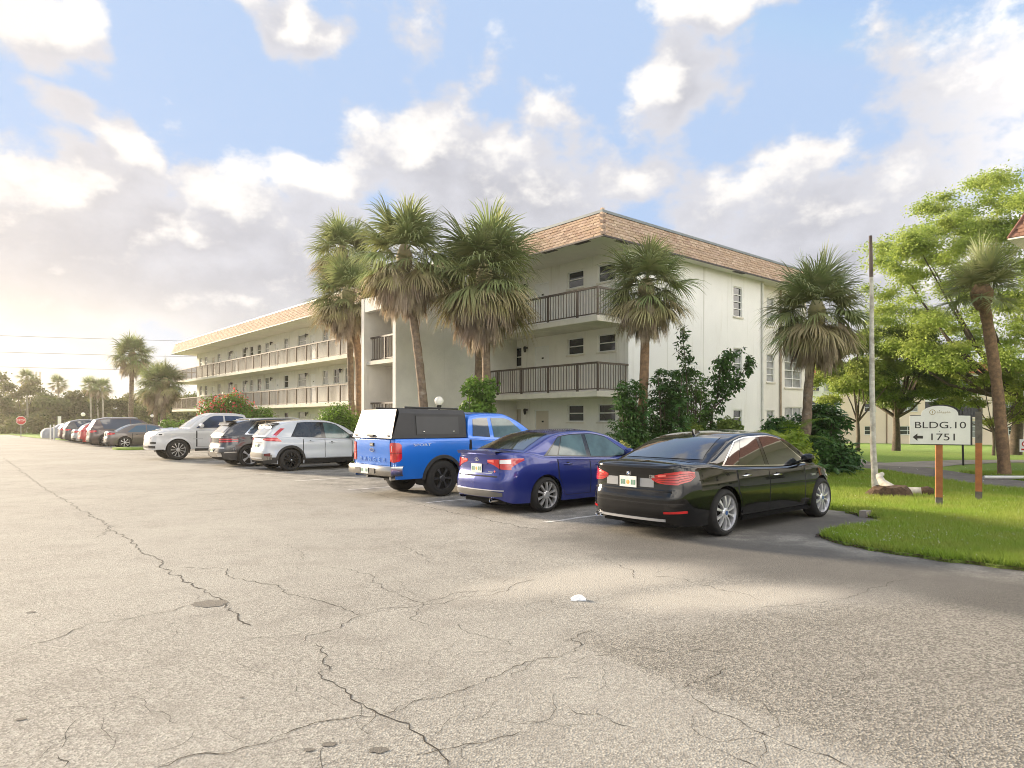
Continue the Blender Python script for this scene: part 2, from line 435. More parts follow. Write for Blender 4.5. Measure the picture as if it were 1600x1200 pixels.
# the terrain: level round the lot, a gentle fall beyond the bays, out to the horizon
mb = MB()
for (va, vb) in ((-500, 13), (13, 200), (200, 900)):
    za, zb = (gz_v(min(va, 200)) - 0.03, gz_v(min(vb, 200)) - 0.03)
    mb.quad(W(-600, va, za), W(-600, vb, zb), W(700, vb, zb), W(700, va, za))
g = mb.build('ground', TURF, fix=False); g['kind'] = 'structure'
if g.data.polygons[0].normal.z < 0: g.data.flip_normals()
# lot outline in world coordinates at the ragged right-hand end, then lot coordinates for the rest
edge = [(9.5, 3.2), (7.6, 5.2), (6.4, 6.75), (5.62, 7.45), (5.0, 8.0), (4.62, 8.55), (4.38, 9.1), (4.34, 9.55), (4.6, 9.9), (5.2, 10.3), (5.75, 10.7), (6.15, 11.15), (6.05, 11.5), (5.95, 12.1)]
er = random.Random(14); fine = [edge[0]]
for a, b in zip(edge, edge[1:]):      # ragged turf edge
    n = max(1, int(math.dist(a, b) / .11))
    for k in range(1, n + 1): t = k / n; j = .035 if 0 < t < 1 else 0; fine.append((a[0] + (b[0] - a[0]) * t + er.uniform(-j, j), a[1] + (b[1] - a[1]) * t + er.uniform(-j, j)))
edge = fine
lot = [uv_of(x, y) for x, y in edge] + [(5.4, 12.6), (34.0, 12.7), (34.0, 10.0), (75.0, 12.7), (76.0, 7.6), (98, 7.0), (98, -45), (-40, -45), (-40, -8)]
lot[len(edge) + 1:len(edge) + 4] = [(75.0, 12.7)]
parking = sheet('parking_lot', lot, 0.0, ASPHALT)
tag(parking, None, None)
# raised turf edge beside the lot
def lawn(name, poly_xy, dz=0.035):
    mb = MB(); n = len(poly_xy)
    mb.add([(x, y, gz(x, y) + dz) for x, y in poly_xy] + [(x, y, gz(x, y) - 0.02) for x, y in poly_xy],
           tess(poly_xy) + [(i, (i + 1) % n, n + (i + 1) % n, n + i) for i in range(n)])
    o = mb.build(name, TURF); o['kind'] = 'structure'; return o
ed2 = [(x + 0.03 * math.sin(i * 2.1), y + 0.03 * math.cos(i * 1.7)) for i, (x, y) in enumerate(edge)]
p13 = [tuple(W(u, 13.0)[:2]) for u in (5.3, -30)]
lawn_near = lawn('lawn', ed2 + [tuple(W(5.3, 12.62)[:2])] + p13 + [(40, -8), (16, -1)])
# strip between the bays and the building plus everything on the gentle slope
mb = MB(); us = (-120, 90); vs = (13.0, 120.0)
mb.quad(*[W(u, v, gz_v(v) + 0.033) for u, v in ((us[0], vs[0]), (us[0], vs[1]), (us[1], vs[1]), (us[1], vs[0]))])
mb.quad(*[W(u, v, 0.033) for u, v in ((5.3, 12.62), (5.3, 13.0), (75, 13.0), (75, 12.72))])
mb.quad(*[W(u, v, z) for u, v, z in ((5.3, 12.62, 0.033), (75, 12.72, 0.033), (75, 12.72, -.02), (5.3, 12.62, -.02))])
o = mb.build('lawn', TURF, fix=False); o['kind'] = 'structure'
for pl in o.data.polygons:
    if pl.normal.z < -0.5: pl.flip()
# grass islands in the row of bays
for (ua, ub, va, vb) in ((42.6, 45.0, 7.9, 12.0), (66.0, 71.5, 8.2, 12.0)):
    mb = MB(); pts = []
    for k in range(28):
        t = 2 * math.pi * k / 28; cx, cy = math.cos(t), math.sin(t)
        pts.append(W((ua + ub) / 2 + (ub - ua) / 2 * abs(cx) ** 0.45 * (1 if cx > 0 else -1), (va + vb) / 2 + (vb - va) / 2 * abs(cy) ** 0.45 * (1 if cy > 0 else -1))[:2])
    mb.prism([tuple(p) for p in pts], -0.02, 0.10)
    o = mb.build('grass_island', TURF); o['kind'] = 'structure'
# far verge beyond the lot on the left
sheet('verge', [(76, 7.7), (98, 7.1), (98, 60), (76, 60)], 0.012, TURF)

# footpath curving past the sign, and the paler path beyond it
def ribbon(name, pts, half, dz, m):
    P = [Vector(p) for p in pts]; rows = []
    for i, p in enumerate(P):
        d = (P[min(i + 1, len(P) - 1)] - P[max(i - 1, 0)]).normalized(); n = Vector((-d.y, d.x))
        h = half[i] if hasattr(half, '__len__') else half
        rows.append([(p.x + n.x * k * h, p.y + n.y * k * h, gz(p.x + n.x * k * h, p.y + n.y * k * h) + dz) for k in (-1, -.33, .33, 1)])
    o = MB().grid(rows).build(name, m, fix=False); o['kind'] = 'structure'
    if o.data.polygons[0].normal.z < 0: o.data.flip_normals()
    return o
ribbon('path', [(19.5, 12.0), (15.5, 15.6), (13.6, 17.8), (14.0, 21.5), (14.9, 26.0), (15.2, 30.5), (14.0, 35.2), (10.5, 40)], [1.1, 1.2, 1.25, 1.2, 1.3, 1.6, 1.4, 1.2], 0.042, PATH)
ribbon('path', [(15.6, 27.8), (18.4, 30.2), (22.5, 33.0), (29, 35.0), (40, 36.0)], [1.5, 1.2, 1.2, 1.2, 1.2], 0.046, PATHL)

# bay lines: faded paint between the parking bays
for u in (8.0, 11.45, 14.8, 17.9, 20.9, 23.95, 28.4, 34.0, 38.0, 48.8, 52.0, 55.3, 59.0, 62.4, 65.8):
    mb = MB(); rows = []
    for k in range(13):
        v = 7.55 + k * 0.40; j = 0.012 * math.sin(k * 3.1 + u)
        rows.append([W(u - 0.05 + j, v, 0.005), W(u + 0.05 + j, v, 0.005)])
    mb.grid(rows).build('bay_line', PAINT, parking)

# cracks: each runs across the lot as a narrow, jagged, branching strip
def G(px, py): d = 1.65 * 1062.0 / (py - 657.0); return ((px - 800) / 1062.0 * d, d)
cr = random.Random(5)
def crack(pts, w=0.016, jag=0.032):
    P = [Vector(G(*p)) for p in pts]; Q = [P[0]]
    for a, b in zip(P, P[1:]):
        n = max(2, int((b - a).length / 0.05)); d = (b - a); pr = Vector((-d.y, d.x)).normalized()
        off = 0
        for k in range(1, n + 1):
            off = off * 0.7 + cr.uniform(-jag, jag)
            Q.append(a + d * (k / n) + pr * off * (1 if k < n else 0))
    rows = []
    for i, p in enumerate(Q):
        d = (Q[min(i + 1, len(Q) - 1)] - Q[max(i - 1, 0)]).normalized(); n = Vector((-d.y, d.x))
        ww = w * cr.uniform(0.12, 0.62) * (0.25 if i in (0, len(Q) - 1) else 1) * 0.5
        rows.append([(p.x + n.x * ww, p.y + n.y * ww, 0.003), (p.x - n.x * ww, p.y - n.y * ww, 0.003)])
    MB().grid(rows).build('crack', CRACK, parking)
for c, w in (([(5, 715), (65, 760), (160, 815), (215, 852), (262, 890), (332, 932), (362, 955), (392, 978)], .03),
          ([(0, 1027), (70, 1003), (140, 975), (222, 962), (300, 946)], .018), ([(280, 887), (355, 888), (362, 902), (430, 914), (445, 926), (520, 945), (566, 962)], .02),
          ([(566, 962), (590, 952), (700, 940), (780, 925), (835, 905)], .015), ([(566, 962), (530, 982), (478, 994), (472, 1004)], .02),
          ([(494, 1006), (512, 1025), (516, 1045), (497, 1052), (540, 1082), (590, 1115), (640, 1140), (690, 1180), (700, 1200)], .017),
          ([(240, 1200), (300, 1180), (400, 1165), (460, 1140), (560, 1118), (600, 1116), (640, 1100), (700, 1085), (760, 1060), (835, 1033), (900, 1018), (905, 1003), (892, 998), (925, 985)], .016),
          ([(600, 1116), (650, 1096), (720, 1082)], .010), ([(515, 885), (580, 898), (600, 920), (660, 942), (690, 935), (720, 926), (790, 920)], .014),
          ([(660, 942), (650, 962), (640, 967), (672, 982)], .012), ([(650, 1180), (700, 1170), (760, 1160), (830, 1145)], .012),
          ([(450, 850), (470, 862), (468, 875)], .014), ([(620, 850), (660, 868), (672, 880)], .014), ([(715, 975), (745, 990), (800, 1010)], .011),
          ([(880, 1035), (940, 1025), (1000, 1012), (1060, 1022), (1150, 1018)], .010), ([(1065, 1077), (1100, 1062), (1145, 1043)], .016),
          ([(1070, 1080), (1125, 1115), (1220, 1160), (1310, 1190), (1330, 1200)], .013), ([(885, 1100), (900, 1115), (950, 1122), (985, 1136)], .010),
          ([(1110, 1168), (1150, 1185), (1185, 1200)], .012), ([(800, 1058), (835, 1030)], .010), ([(90, 1180), (100, 1200)], .012),
          ([(505, 755), (600, 775), (700, 800), (760, 812), (850, 830)], .03), ([(1020, 900), (1070, 905), (1140, 925)], .014), ([(940, 870), (990, 893), (1000, 905)], .012),
          ([(1180, 950), (1290, 940), (1420, 905)], .010), ([(380, 1000), (480, 992)], .010), ([(150, 840), (165, 828), (175, 822)], .02)):
    crack(c, w)
# hairline network over the whole near surface
hp = random.Random(21)
mb = MB()
for k in range(110):
    px, py = hp.uniform(0, 1500), 700 + 500 * hp.random() ** 0.8
    x, y = G(px, py)
    if uv_of(x, y)[1] > 7: continue
    a = hp.uniform(0, 6.28); P = [Vector((x, y))]
    for q in range(hp.randint(4, 12)):
        a += hp.uniform(-0.8, 0.8); P.append(P[-1] + Vector((math.cos(a), math.sin(a))) * hp.uniform(0.04, 0.10))
    rows = []
    for i, p in enumerate(P):
        d = (P[min(i + 1, len(P) - 1)] - P[max(i - 1, 0)]).normalized(); n = Vector((-d.y, d.x)); ww = hp.uniform(0.0006, 0.0018) * (0.3 if i in (0, len(P) - 1) else 1)
        rows.append([(p.x + n.x * ww, p.y + n.y * ww, 0.002), (p.x - n.x * ww, p.y - n.y * ww, 0.002)])
    mb.grid(rows)
o = mb.build('hairline_cracks', CRACK, parking); o['kind'] = 'stuff'
# a sunken dark patch of old filler, and pits
def blot(cx, cy, rx, ry, m, name, z=0.0035, seed=1):
    q = random.Random(seed); n = 22; ph = [q.uniform(0.75, 1.1) for _ in range(n)]
    pts = [(cx + math.cos(2 * math.pi * k / n) * rx * ph[k], cy + math.sin(2 * math.pi * k / n) * ry * ph[k], z) for k in range(n)]
    return MB().add(pts, [tuple(range(n))]).build(name, m, parking)
FILLER = mat('asphalt_filler', (0.13, 0.12, 0.105), 0.95, var=0.5, vscale=30, bump=0.6, bscale=120, col2=(0.17, 0.15, 0.12))
blot(*G(330, 943), 0.165, 0.13, FILLER, 'filler_patch', seed=3)
for i, (px, py, r) in enumerate(((48, 957, .04), (378, 1090, .018), (515, 1163, .04), (483, 1172, .03), (592, 1172, .05), (33, 1124, .03))):
    blot(*G(px, py), r, r * 0.7, FILLER, 'pit', seed=i + 20)

# ---------------------------------------------------------------- the apartment building
FL = (0.02, 2.75, 5.48)            # floor levels
VW, VR, UE, UL = 20.0, 18.3, 16.6, 71.0   # front wall, railing line, right end wall, left end of the front wall
bld = empty('apartment_building', (0, 0, 0), LOT_ROT, 'long white three storey apartment building with tan shingle mansard roof behind the parked cars', 'building')
def B(u, v, z): return (-u, v, z)
def bbox(mb, u0, u1, v0, v1, z0, z1): return mb.box(-u1, -u0, v0, v1, z0, z1)

def wall_grid(mb, a0, a1, z0, z1, holes, put, depth=0.13):
    """wall plane with real openings; put(a, z, d) maps wall coordinates to a point, d metres behind the face"""
    A = sorted({a0, a1, *[h[0] for h in holes], *[h[1] for h in holes]}); Z = sorted({z0, z1, *[h[2] for h in holes], *[h[3] for h in holes]})
    A = [a for a in A if a0 <= a <= a1]; Z = [z for z in Z if z0 <= z <= z1]
    for i in range(len(A) - 1):
        for j in range(len(Z) - 1):
            ca, cz = (A[i] + A[i + 1]) / 2, (Z[j] + Z[j + 1]) / 2
            if any(h[0] < ca < h[1] and h[2] < cz < h[3] for h in holes): continue
            mb.quad(put(A[i], Z[j], 0), put(A[i + 1], Z[j], 0), put(A[i + 1], Z[j + 1], 0), put(A[i], Z[j + 1], 0))
    for a, b, c, d in holes:
        for p, q in (((a, c), (b, c)), ((b, c), (b, d)), ((b, d), (a, d)), ((a, d), (a, c))):
            mb.quad(put(*p, 0), put(*q, 0), put(*q, depth), put(*p, depth))

def window(parent, a0, a1, z0, z1, put, nrow=2, ncol=1, glass=None, sill=True, name='window', frame=None):
    """frame bars, glass panes and sill set in an opening"""
    fw = 0.045; glass = glass or WGLASS
    mb = MB()
    def bar(p0, p1, q0, q1, d0=0.045, d1=0.125):
        pts = [put(x, y, d) for d in (d0, d1) for x, y in ((p0, q0), (p1, q0), (p1, q1), (p0, q1))]
        mb.add(pts, [(0, 1, 2, 3), (7, 6, 5, 4), (0, 4, 5, 1), (1, 5, 6, 2), (2, 6, 7, 3), (3, 7, 4, 0)])
    bar(a0, a1, z0, z0 + fw); bar(a0, a1, z1 - fw, z1); bar(a0, a0 + fw, z0 + fw, z1 - fw); bar(a1 - fw, a1, z0 + fw, z1 - fw)
    zs = [z0 + fw + (z1 - z0 - 2 * fw) * k / nrow for k in range(nrow + 1)]; xs = [a0 + fw + (a1 - a0 - 2 * fw) * k / ncol for k in range(ncol + 1)]
    for k in range(1, nrow): bar(a0 + fw, a1 - fw, zs[k] - .018, zs[k] + .018, 0.035, 0.1)
    for k in range(1, ncol): bar(xs[k] - .02, xs[k] + .02, z0 + fw, z1 - fw, 0.04, 0.1)
    w = mb.build(name, frame or WFRAME, parent)
    for i in range(ncol):
        for k in range(nrow):
            d = 0.075 + 0.012 * ((k + i) % 2)
            tilt = 0.0
            m2 = MB().quad(put(xs[i], zs[k], d), put(xs[i + 1], zs[k], d), put(xs[i + 1], zs[k + 1], d + tilt), put(xs[i], zs[k + 1], d + tilt))
            m2.build('pane', glass, w)
    if sill:
        m3 = MB(); pts = [put(x, y, d) for d in (-0.05, 0.03) for x, y in ((a0 - .06, z0 - .07), (a1 + .06, z0 - .07), (a1 + .06, z0 - .003), (a0 - .06, z0 - .003))]
        m3.add(pts, [(0, 1, 2, 3), (7, 6, 5, 4), (0, 4, 5, 1), (1, 5, 6, 2), (2, 6, 7, 3), (3, 7, 4, 0)]); m3.build('sill', SLAB, w)
    return w
def door(parent, a0, a1, z0, z1, put, m):
    mb = MB()
    def bx(p0, p1, q0, q1, d0, d1, mb):
        pts = [put(x, y, d) for d in (d0, d1) for x, y in ((p0, q0), (p1, q0), (p1, q1), (p0, q1))]
        mb.add(pts, [(0, 1, 2, 3), (7, 6, 5, 4), (0, 4, 5, 1), (1, 5, 6, 2), (2, 6, 7, 3), (3, 7, 4, 0)])
    bx(a0 + .05, a1 - .05, z0, z1 - .05, 0.07, 0.12, mb)
    d = mb.build('door', m, parent)
    f = MB(); bx(a0, a0 + .05, z0, z1, 0.02, .12, f); bx(a1 - .05, a1, z0, z1, .02, .12, f); bx(a0 + .05, a1 - .05, z1 - .05, z1, .02, .12, f); f.build('door_frame', WFRAME, d)
    h = MB(); bx(a0 + .11, a0 + .16, z0 + .95, z0 + 1.10, 0.02, 0.07, h); h.build('handle', IRON, d)
    n = MB(); bx((a0 + a1) / 2 - .06, (a0 + a1) / 2 + .06, z0 + 1.55, z0 + 1.62, 0.06, 0.07, n); n.build('number_plate', IRON, d)
def lantern(parent, u, z, v=VW):
    mb = MB().lathe([(0.0, .16), (.05, .15), (.075, .10), (.06, -.02), (.04, -.10), (0, -.12)], 10, 'Z', (-u, v - .15, z))
    mb.box(-u - .03, -u + .03, v - .12, v - .004, z + .06, z + .13)
    mb.build('wall_lantern', IRON, parent, smooth=40)
def fput(v): return lambda a, z, d: (-a, v + d, z)
def eput(u): return lambda a, z, d: (-(u + d), a, z)

# --- right-hand section, front wall
HR = []
for f in range(3):
    z = FL[f]
    HR += [(17.24, 18.15, z + 1.58, z + 2.27, 'w'), (18.92, 19.82, z + 1.58, z + 2.27, 'w'), (20.92, 21.85, z, z + 2.10, 'd')]
    HR.append((22.70, 23.55, z + (1.30 if f else 0.0), z + 2.18, 'w' if f else 'd'))
mb = MB(); wall_grid(mb, UE, 25.7, -0.6, 8.2, [h[:4] for h in HR], fput(VW)); mb.build('front_wall', STUCCO, bld)
for h in HR:
    if h[4] == 'w': window(bld, *h[:4], fput(VW), 2, 2 if h[0] > 22 else 1, WGLASS)
    else: door(bld, *h[:4], fput(VW), DOORW if h[2] > 1 else DOORB)
for f in range(3):
    lantern(bld, 22.3, FL[f] + 2.0)
    MB().box(-24.3, -24.16, VW - .07, VW - .003, FL[f] + 1.85, FL[f] + 2.0).build('alarm_box', mat('alarm_red', (0.16, 0.03, 0.02), .5), bld)
# --- end wall
HE = [(27.24, 27.95, FL[2] + .83, FL[2] + 2.18, 4, 1), (27.24, 27.95, FL[1] + .78, FL[1] + 2.15, 4, 1), (27.24, 27.95, FL[0] + .78, FL[0] + 2.12, 4, 1),
      (30.61, 31.35, FL[1] + .76, FL[1] + 2.12, 4, 1), (30.61, 31.35, FL[0] + .76, FL[0] + 2.12, 4, 1), (30.61, 31.35, FL[2] + .76, FL[2] + 2.12, 4, 1),
      (32.35, 34.1, FL[1] + .55, FL[1] + 2.3, 4, 2), (32.35, 34.1, FL[0] + .55, FL[0] + 2.3, 4, 2), (32.35, 34.1, FL[2] + .55, FL[2] + 2.3, 4, 2)]
mb = MB(); wall_grid(mb, VW, 29.75, -0.8, 8.2, [h[:4] for h in HE[:3]], eput(UE)); mb.build('end_wall', STUCCO_END, bld)
mb = MB(); wall_grid(mb, 29.75, 34.6, -0.8, 8.2, [h[:4] for h in HE[3:]], eput(UE + .28)); bbox(mb, UE + .003, UE + .28, 29.73, 29.75, -.8, 8.2); mb.build('end_wall', STUCCO, bld)
for i, h in enumerate(HE): window(bld, *h[:4], eput(UE if i < 3 else UE + .28), h[4], h[5], WGLASS if i in (0, 2) else WGLASS2)
for f in (1,):  # hood over the large end window
    MB().box(-(UE + .27), -(UE + .02), 32.2, 34.3, FL[1] + 2.36, FL[1] + 2.48).build('window_hood', SLAB, bld)
for v, uu, m in ((29.62, UE - .06, PIPEW), (31.85, UE + .22, mat('pipe_rust', (0.42, 0.33, 0.24), .7, var=.4))):
    MB().tube([(-uu, v, -.5), (-uu, v, 8.1)], .05, 10).build('downpipe', m, bld, smooth=60)
# back and the remaining sides of the block
mb = MB(); bbox(mb, UE + .5, 71, 34.58, 34.8, -1, 8.2); bbox(mb, 70.8, 71, VW + .02, 34.6, -1, 8.2); mb.build('rear_wall', STUCCO, bld)
# expansion joints on the end wall
mb = MB()
for v in (22.4, 24.9, 27.1, 28.1): mb.box(-(UE) , -(UE - .004), v - .006, v + .006, 7.2 if v > 27 else 0, 8.15)
mb.build('wall_joint', mat('joint', (0.5, .48, .42), .9), bld)
# --- left wing, front wall
LU = [69.83, 68.15, 65.99, 64.33, 61.52, 59.92, 57.81, 56.13, 54.43, 52.78, 50.72, 49.02, 46.21, 44.42, 42.45, 40.83, 39.23, 37.3, 35.6, 33.6, 31.9, 29.8, 28.2]
KIND = 'wwdwwdwwwwdwWdwwwwdwwdw'
HL = []
for f in range(3):
    z = FL[f]
    for u, k in zip(LU, KIND):
        if k == 'd': HL.append((u - .46, u + .46, z, z + 2.08, 'd'))
        else:
            hw = .42 if k == 'w' else .72
            HL.append((u - hw, u + hw, z + 1.30, z + 2.25, 'w'))
mb = MB(); wall_grid(mb, 25.7, UL, -0.6, 8.2, [h[:4] for h in HL], fput(VW)); mb.build('front_wall', STUCCO, bld)
q = random.Random(3)
for h in HL:
    if h[4] == 'w': window(bld, *h[:4], fput(VW), 2, 1, q.choice([WGLASS, WGLASS2, WGLASS2]))
    else: door(bld, *h[:4], fput(VW), q.choice([DOORW, DOORW, DOORB]))
for f in range(3):
    for u in (60.6, 57.0, 51.6, 45.2, 40.0, 36.4): lantern(bld, u, FL[f] + 2.05)
# stub block past the left end of the gallery
mb = MB(); bbox(mb, 71.02, 74.2, 22.6, 34, -.6, 8.05); mb.build('end_block', STUCCO_END, bld)

# --- gallery slabs, soffit
def slab(u0, u1, v0, v1, zt, th=0.20, m=None, name='gallery_slab'):
    mb = MB(); bbox(mb, u0, u1, v0, v1, zt - th, zt); o = mb.build(name, m or SLAB, bld)
    return o
for f in (1, 2):
    slab(UE - .05, 22.98, VR - .08, VW - .004, FL[f] - .03)
    slab(25.82, 73.0, VR - .08, VW - .004, FL[f] - .03)
    slab(71.02, 73.0, VW + .004, 22.58, FL[f] - .03)
mb = MB(); bbox(mb, UE - .3, 73.0, VR - .3, VW - .01, -.35, FL[0] - .02); mb.build('walkway', mat('walkway_concrete', (.42, .39, .34), .9, var=.2), bld)

def railing(u0, u1, zf, v=VR, m_post=RAILM, each=True, name='railing', bay=1.553, first=None):
    """posts, top and bottom rails, balusters along the gallery edge"""
    zt = zf + 1.06
    mb = MB(); bbox(mb, u0 - .03, u1 + .03, v - .04, v + .04, zt - .07, zt); r = mb.build(name, m_post, bld)
    mb = MB(); bbox(mb, u0, u1, v - .02, v + .02, zf + .06, zf + .10); mb.build('bottom_rail', m_post, r)
    L = u1 - u0; n = max(1, round(L / bay)); us = [u0 + L * k / n for k in range(n + 1)] if first is None else first
    pm = None; bm_ = None
    for u in us:
        if pm is None: pm = MB().box(-.035, .035, -.035, .035, 0, zt - zf - .07).mesh('post', m_post)
        link('post', pm, r, (-u, v, zf))
    allb = MB()
    for a, b in zip(us, us[1:]):
        k = max(2, round((b - a) / .138))
        for j in range(1, k):
            u = a + (b - a) * j / k
            if each:
                if bm_ is None: bm_ = MB().box(-.011, .011, -.011, .011, .10, zt - zf - .07).mesh('baluster', m_post)
                link('baluster', bm_, r, (-u, v, zf))
            else: allb.box(-u - .011, -u + .011, v - .011, v + .011, zf + .10, zt - .07)
    if allb.v: tag(allb.build('balusters', m_post, r), kind='stuff')
    return r
def railing_v(v0, v1, zf, u, m_post=RAILM):
    zt = zf + 1.06
    mb = MB(); bbox(mb, u - .04, u + .04, v0, v1, zt - .07, zt - .002); r = mb.build('railing', m_post, bld)
    mb = MB(); bbox(mb, u - .02, u + .02, v0, v1, zf + .06, zf + .10); mb.build('bottom_rail', m_post, r)
    n = round((v1 - v0) / .138); bm_ = MB().box(-.011, .011, -.011, .011, .10, zt - zf - .07).mesh('baluster', m_post)
    for j in range(1, n): link('baluster', bm_, r, (-u, v0 + (v1 - v0) * j / n, zf))
for f in (1, 2):
    z = FL[f] - .03
    railing(UE, 22.95, z, first=[16.6, 17.62, 19.2, 20.77, 22.3, 22.9])
    railing_v(VR + .04, VW - .01, z, UE + .02)
    railing(25.9, 72.9, z, m_post=RAILW, each=False, bay=1.57)
    mb = MB()                                               # timber panels weathering between the posts
    railing_v(VR + .04, 22.5, z, 72.9, RAILW)
# mansard roof ---------------------------------------------------
ZS, ZT, INS = 8.15, 9.12, 0.34          # soffit edge, top, set-back of the top edge
VE, UE2, UL2, VB = 17.94, 16.02, 72.4, 35.2
mb = MB(); bbox(mb, UE2 + .02, UL2 - .02, VE + .02, VB - .02, ZS, ZS + .05); mb.build('soffit', SOFFIT, bld)
mb = MB()
ring = lambda d, z: [B(UE2 + d, VE + d, z), B(UL2 - d, VE + d, z), B(UL2 - d, VB - d, z), B(UE2 + d, VB - d, z)]
mb.add(ring(0.03, ZS + .01) + ring(INS + .03, ZT), [(i, (i + 1) % 4, 4 + (i + 1) % 4, 4 + i) for i in range(4)] + [(4, 5, 6, 7)])
roof = mb.build('mansard_roof', SHINGLE[0], bld)
mb = MB()
for (a, b, c, d) in ((UE2 - .01, UL2 + .01, VE - .015, VE + .03), (UE2 - .01, UL2 + .01, VB - .03, VB + .015)): bbox(mb, a, b, c, d, ZS - .03, ZS + .03)
for (a, b) in ((UE2 - .012, UE2 + .03), (UL2 - .03, UL2 + .012)): bbox(mb, a, b, VE - .013, VB + .013, ZS - .028, ZS + .032)
mb.build('drip_edge', DRIP, roof)
mb = MB()
d = INS - .02
for (a, b, c, e) in ((UE2 + d, UL2 - d, VE + d, VE + d + .12), (UE2 + d, UL2 - d, VB - d - .12, VB - d)): bbox(mb, a, b, c, e, ZT - .01, ZT + .085)
for (a, b) in ((UE2 + d - .003, UE2 + d + .117), (UL2 - d - .12, UL2 - d + .003)): bbox(mb, a, b, VE + d + .002, VB - d - .002, ZT - .012, ZT + .083)
mb.build('roof_cap', CAPM, roof)
mb = MB()
for u in (17.2, 18.9): mb.box(-u - .35, -u + .35, VE + .1, VE + .28, ZS - .012, ZS - .002)
for v in (19.2, 22.0, 27.0): mb.box(-(UE2 + .26), -(UE2 + .1), v - .4, v + .4, ZS - .012, ZS - .002)
mb.build('soffit_vent', DRIP, bld)
# shingles in courses
NC = 8; sl = math.hypot(INS, ZT - ZS - .03); ch = sl / NC; SW = 0.30
nrm_a = math.atan2(INS, ZT - ZS - .03)
shm = [MB().add([(-SW / 2 + .006, 0, -.022), (SW / 2 - .006, 0, -.022), (SW / 2 - .006, 0, ch * 1.12), (-SW / 2 + .006, 0, ch * 1.12),
                 (-SW / 2 + .006, -.026, -.022), (SW / 2 - .006, -.026, -.022), (SW / 2 - .006, -.006, ch * 1.12), (-SW / 2 + .006, -.006, ch * 1.12)],
                [(0, 1, 2, 3), (7, 6, 5, 4), (0, 4, 5, 1), (1, 5, 6, 2), (3, 2, 6, 7), (0, 3, 7, 4)]).mesh('shingle', m) for m in SHINGLE]
sq = random.Random(9); joined = {i: MB() for i in range(5)}
def lay(along, side):
    """side 'f': front slope along u from the corner; side 'e': end slope along v"""
    cnt = 0
    for c in range(NC):
        t = (c + .12) / NC; dd = .03 + INS * t; z = ZS + .03 + (ZT - ZS - .03) * t
        n = int(along / SW) + 1
        for k in range(n):
            a = dd + (k + (.5 if c % 2 else 0)) * SW + sq.uniform(-.01, .01)
            if a > along - dd: continue
            i = sq.choices(range(5), (4, 3, 2, 3, 1))[0]
            if side == 'f': p = Vector(B(UE2 + a, VE + dd, z)); M = Matrix.Translation(p) @ Matrix.Rotation(-nrm_a, 4, 'X')
            else: p = Vector(B(UE2 + dd, VE + a, z)); M = Matrix.Translation(p) @ Matrix.Rotation(math.pi / 2, 4, 'Z') @ Matrix.Rotation(-nrm_a, 4, 'X')
            M = M @ Matrix.Translation((0, sq.uniform(-.006, .004), sq.uniform(-.012, .006)))
            near = (a < 5.6)
            if near and cnt < 150 and a > .05:
                o = link('shingle', shm[i], roof); o.matrix_local = M; cnt += 1
            else:
                me = shm[i]; b = len(joined[i].v)
                joined[i].v.extend(tuple(M @ v.co) for v in me.vertices); joined[i].f.extend(tuple(b + x for x in pl.vertices) for pl in me.polygons)
lay(56.0, 'f'); lay(17.2, 'e')
for i in joined: tag(joined[i].build('shingles', SHINGLE[i], roof, fix=False), kind='stuff')
mb = MB()
for k in range(NC + 1):      # hip caps down the corner
    t = k / NC; dd = .03 + INS * t; z = ZS + .03 + (ZT - ZS - .03) * t
    p = Vector(B(UE2 + dd - .025, VE + dd - .025, z))
    mb.add([p + Vector((.0, -.012, 0)), p + Vector((-.13, -.012 + .01, .0)), p + Vector((-.13 , .03, .17)), p + Vector((-.03, .03, .17)), p + Vector((.012, .13, 0)), p + Vector((-.03, .14, .17))], [(0, 3, 2, 1), (0, 4, 5, 3)])
mb.build('hip_cap', SHINGLE[3], roof, fix=False)
# roof top
mb = MB(); mb.quad(*[B(u, v, ZT + .01) for u, v in ((UE2 + .5, VE + .5), (UL2 - .5, VE + .5), (UL2 - .5, VB - .5), (UE2 + .5, VB - .5))]); mb.build('flat_roof', CAPM, bld)

# --- stair tower -------------------------------------------------
TU0, TU1, TV0 = 23.0, 25.75, 13.75
def fin(u0, u1):
    mb = MB(); pr = [(TV0, -.3), (VW - .01, -.4), (VW - .01, 8.12), (VE + .1, 8.12), (TV0 + .0, 6.72)]
    mb.add([B(u0, v, z) for v, z in pr] + [B(u1, v, z) for v, z in pr], [tuple(range(5)), tuple(reversed(range(5, 10)))] + [(i, 5 + i, 5 + (i + 1) % 5, (i + 1) % 5) for i in range(5)])
    return mb
tw = fin(TU0, TU0 + .22).build('stair_tower', STUCCO_TOWER, bld)
fin(TU1 - .22, TU1).build('side_wall', STUCCO_TOWER, tw)
mb = MB(); bbox(mb, TU0 + .222, TU1 - .222, TV0 + .02, TV0 + .25, 6.15, 6.70); mb.build('front_beam', STUCCO, tw)
mb = MB(); mb.add([B(TU0 + .222, TV0 + .26, 6.74), B(TU1 - .222, TV0 + .26, 6.74), B(TU1 - .222, VE + .1, 8.02), B(TU0 + .222, VE + .1, 8.02)], [(0, 1, 2, 3)]); mb.build('tower_roof', SLAB, tw)
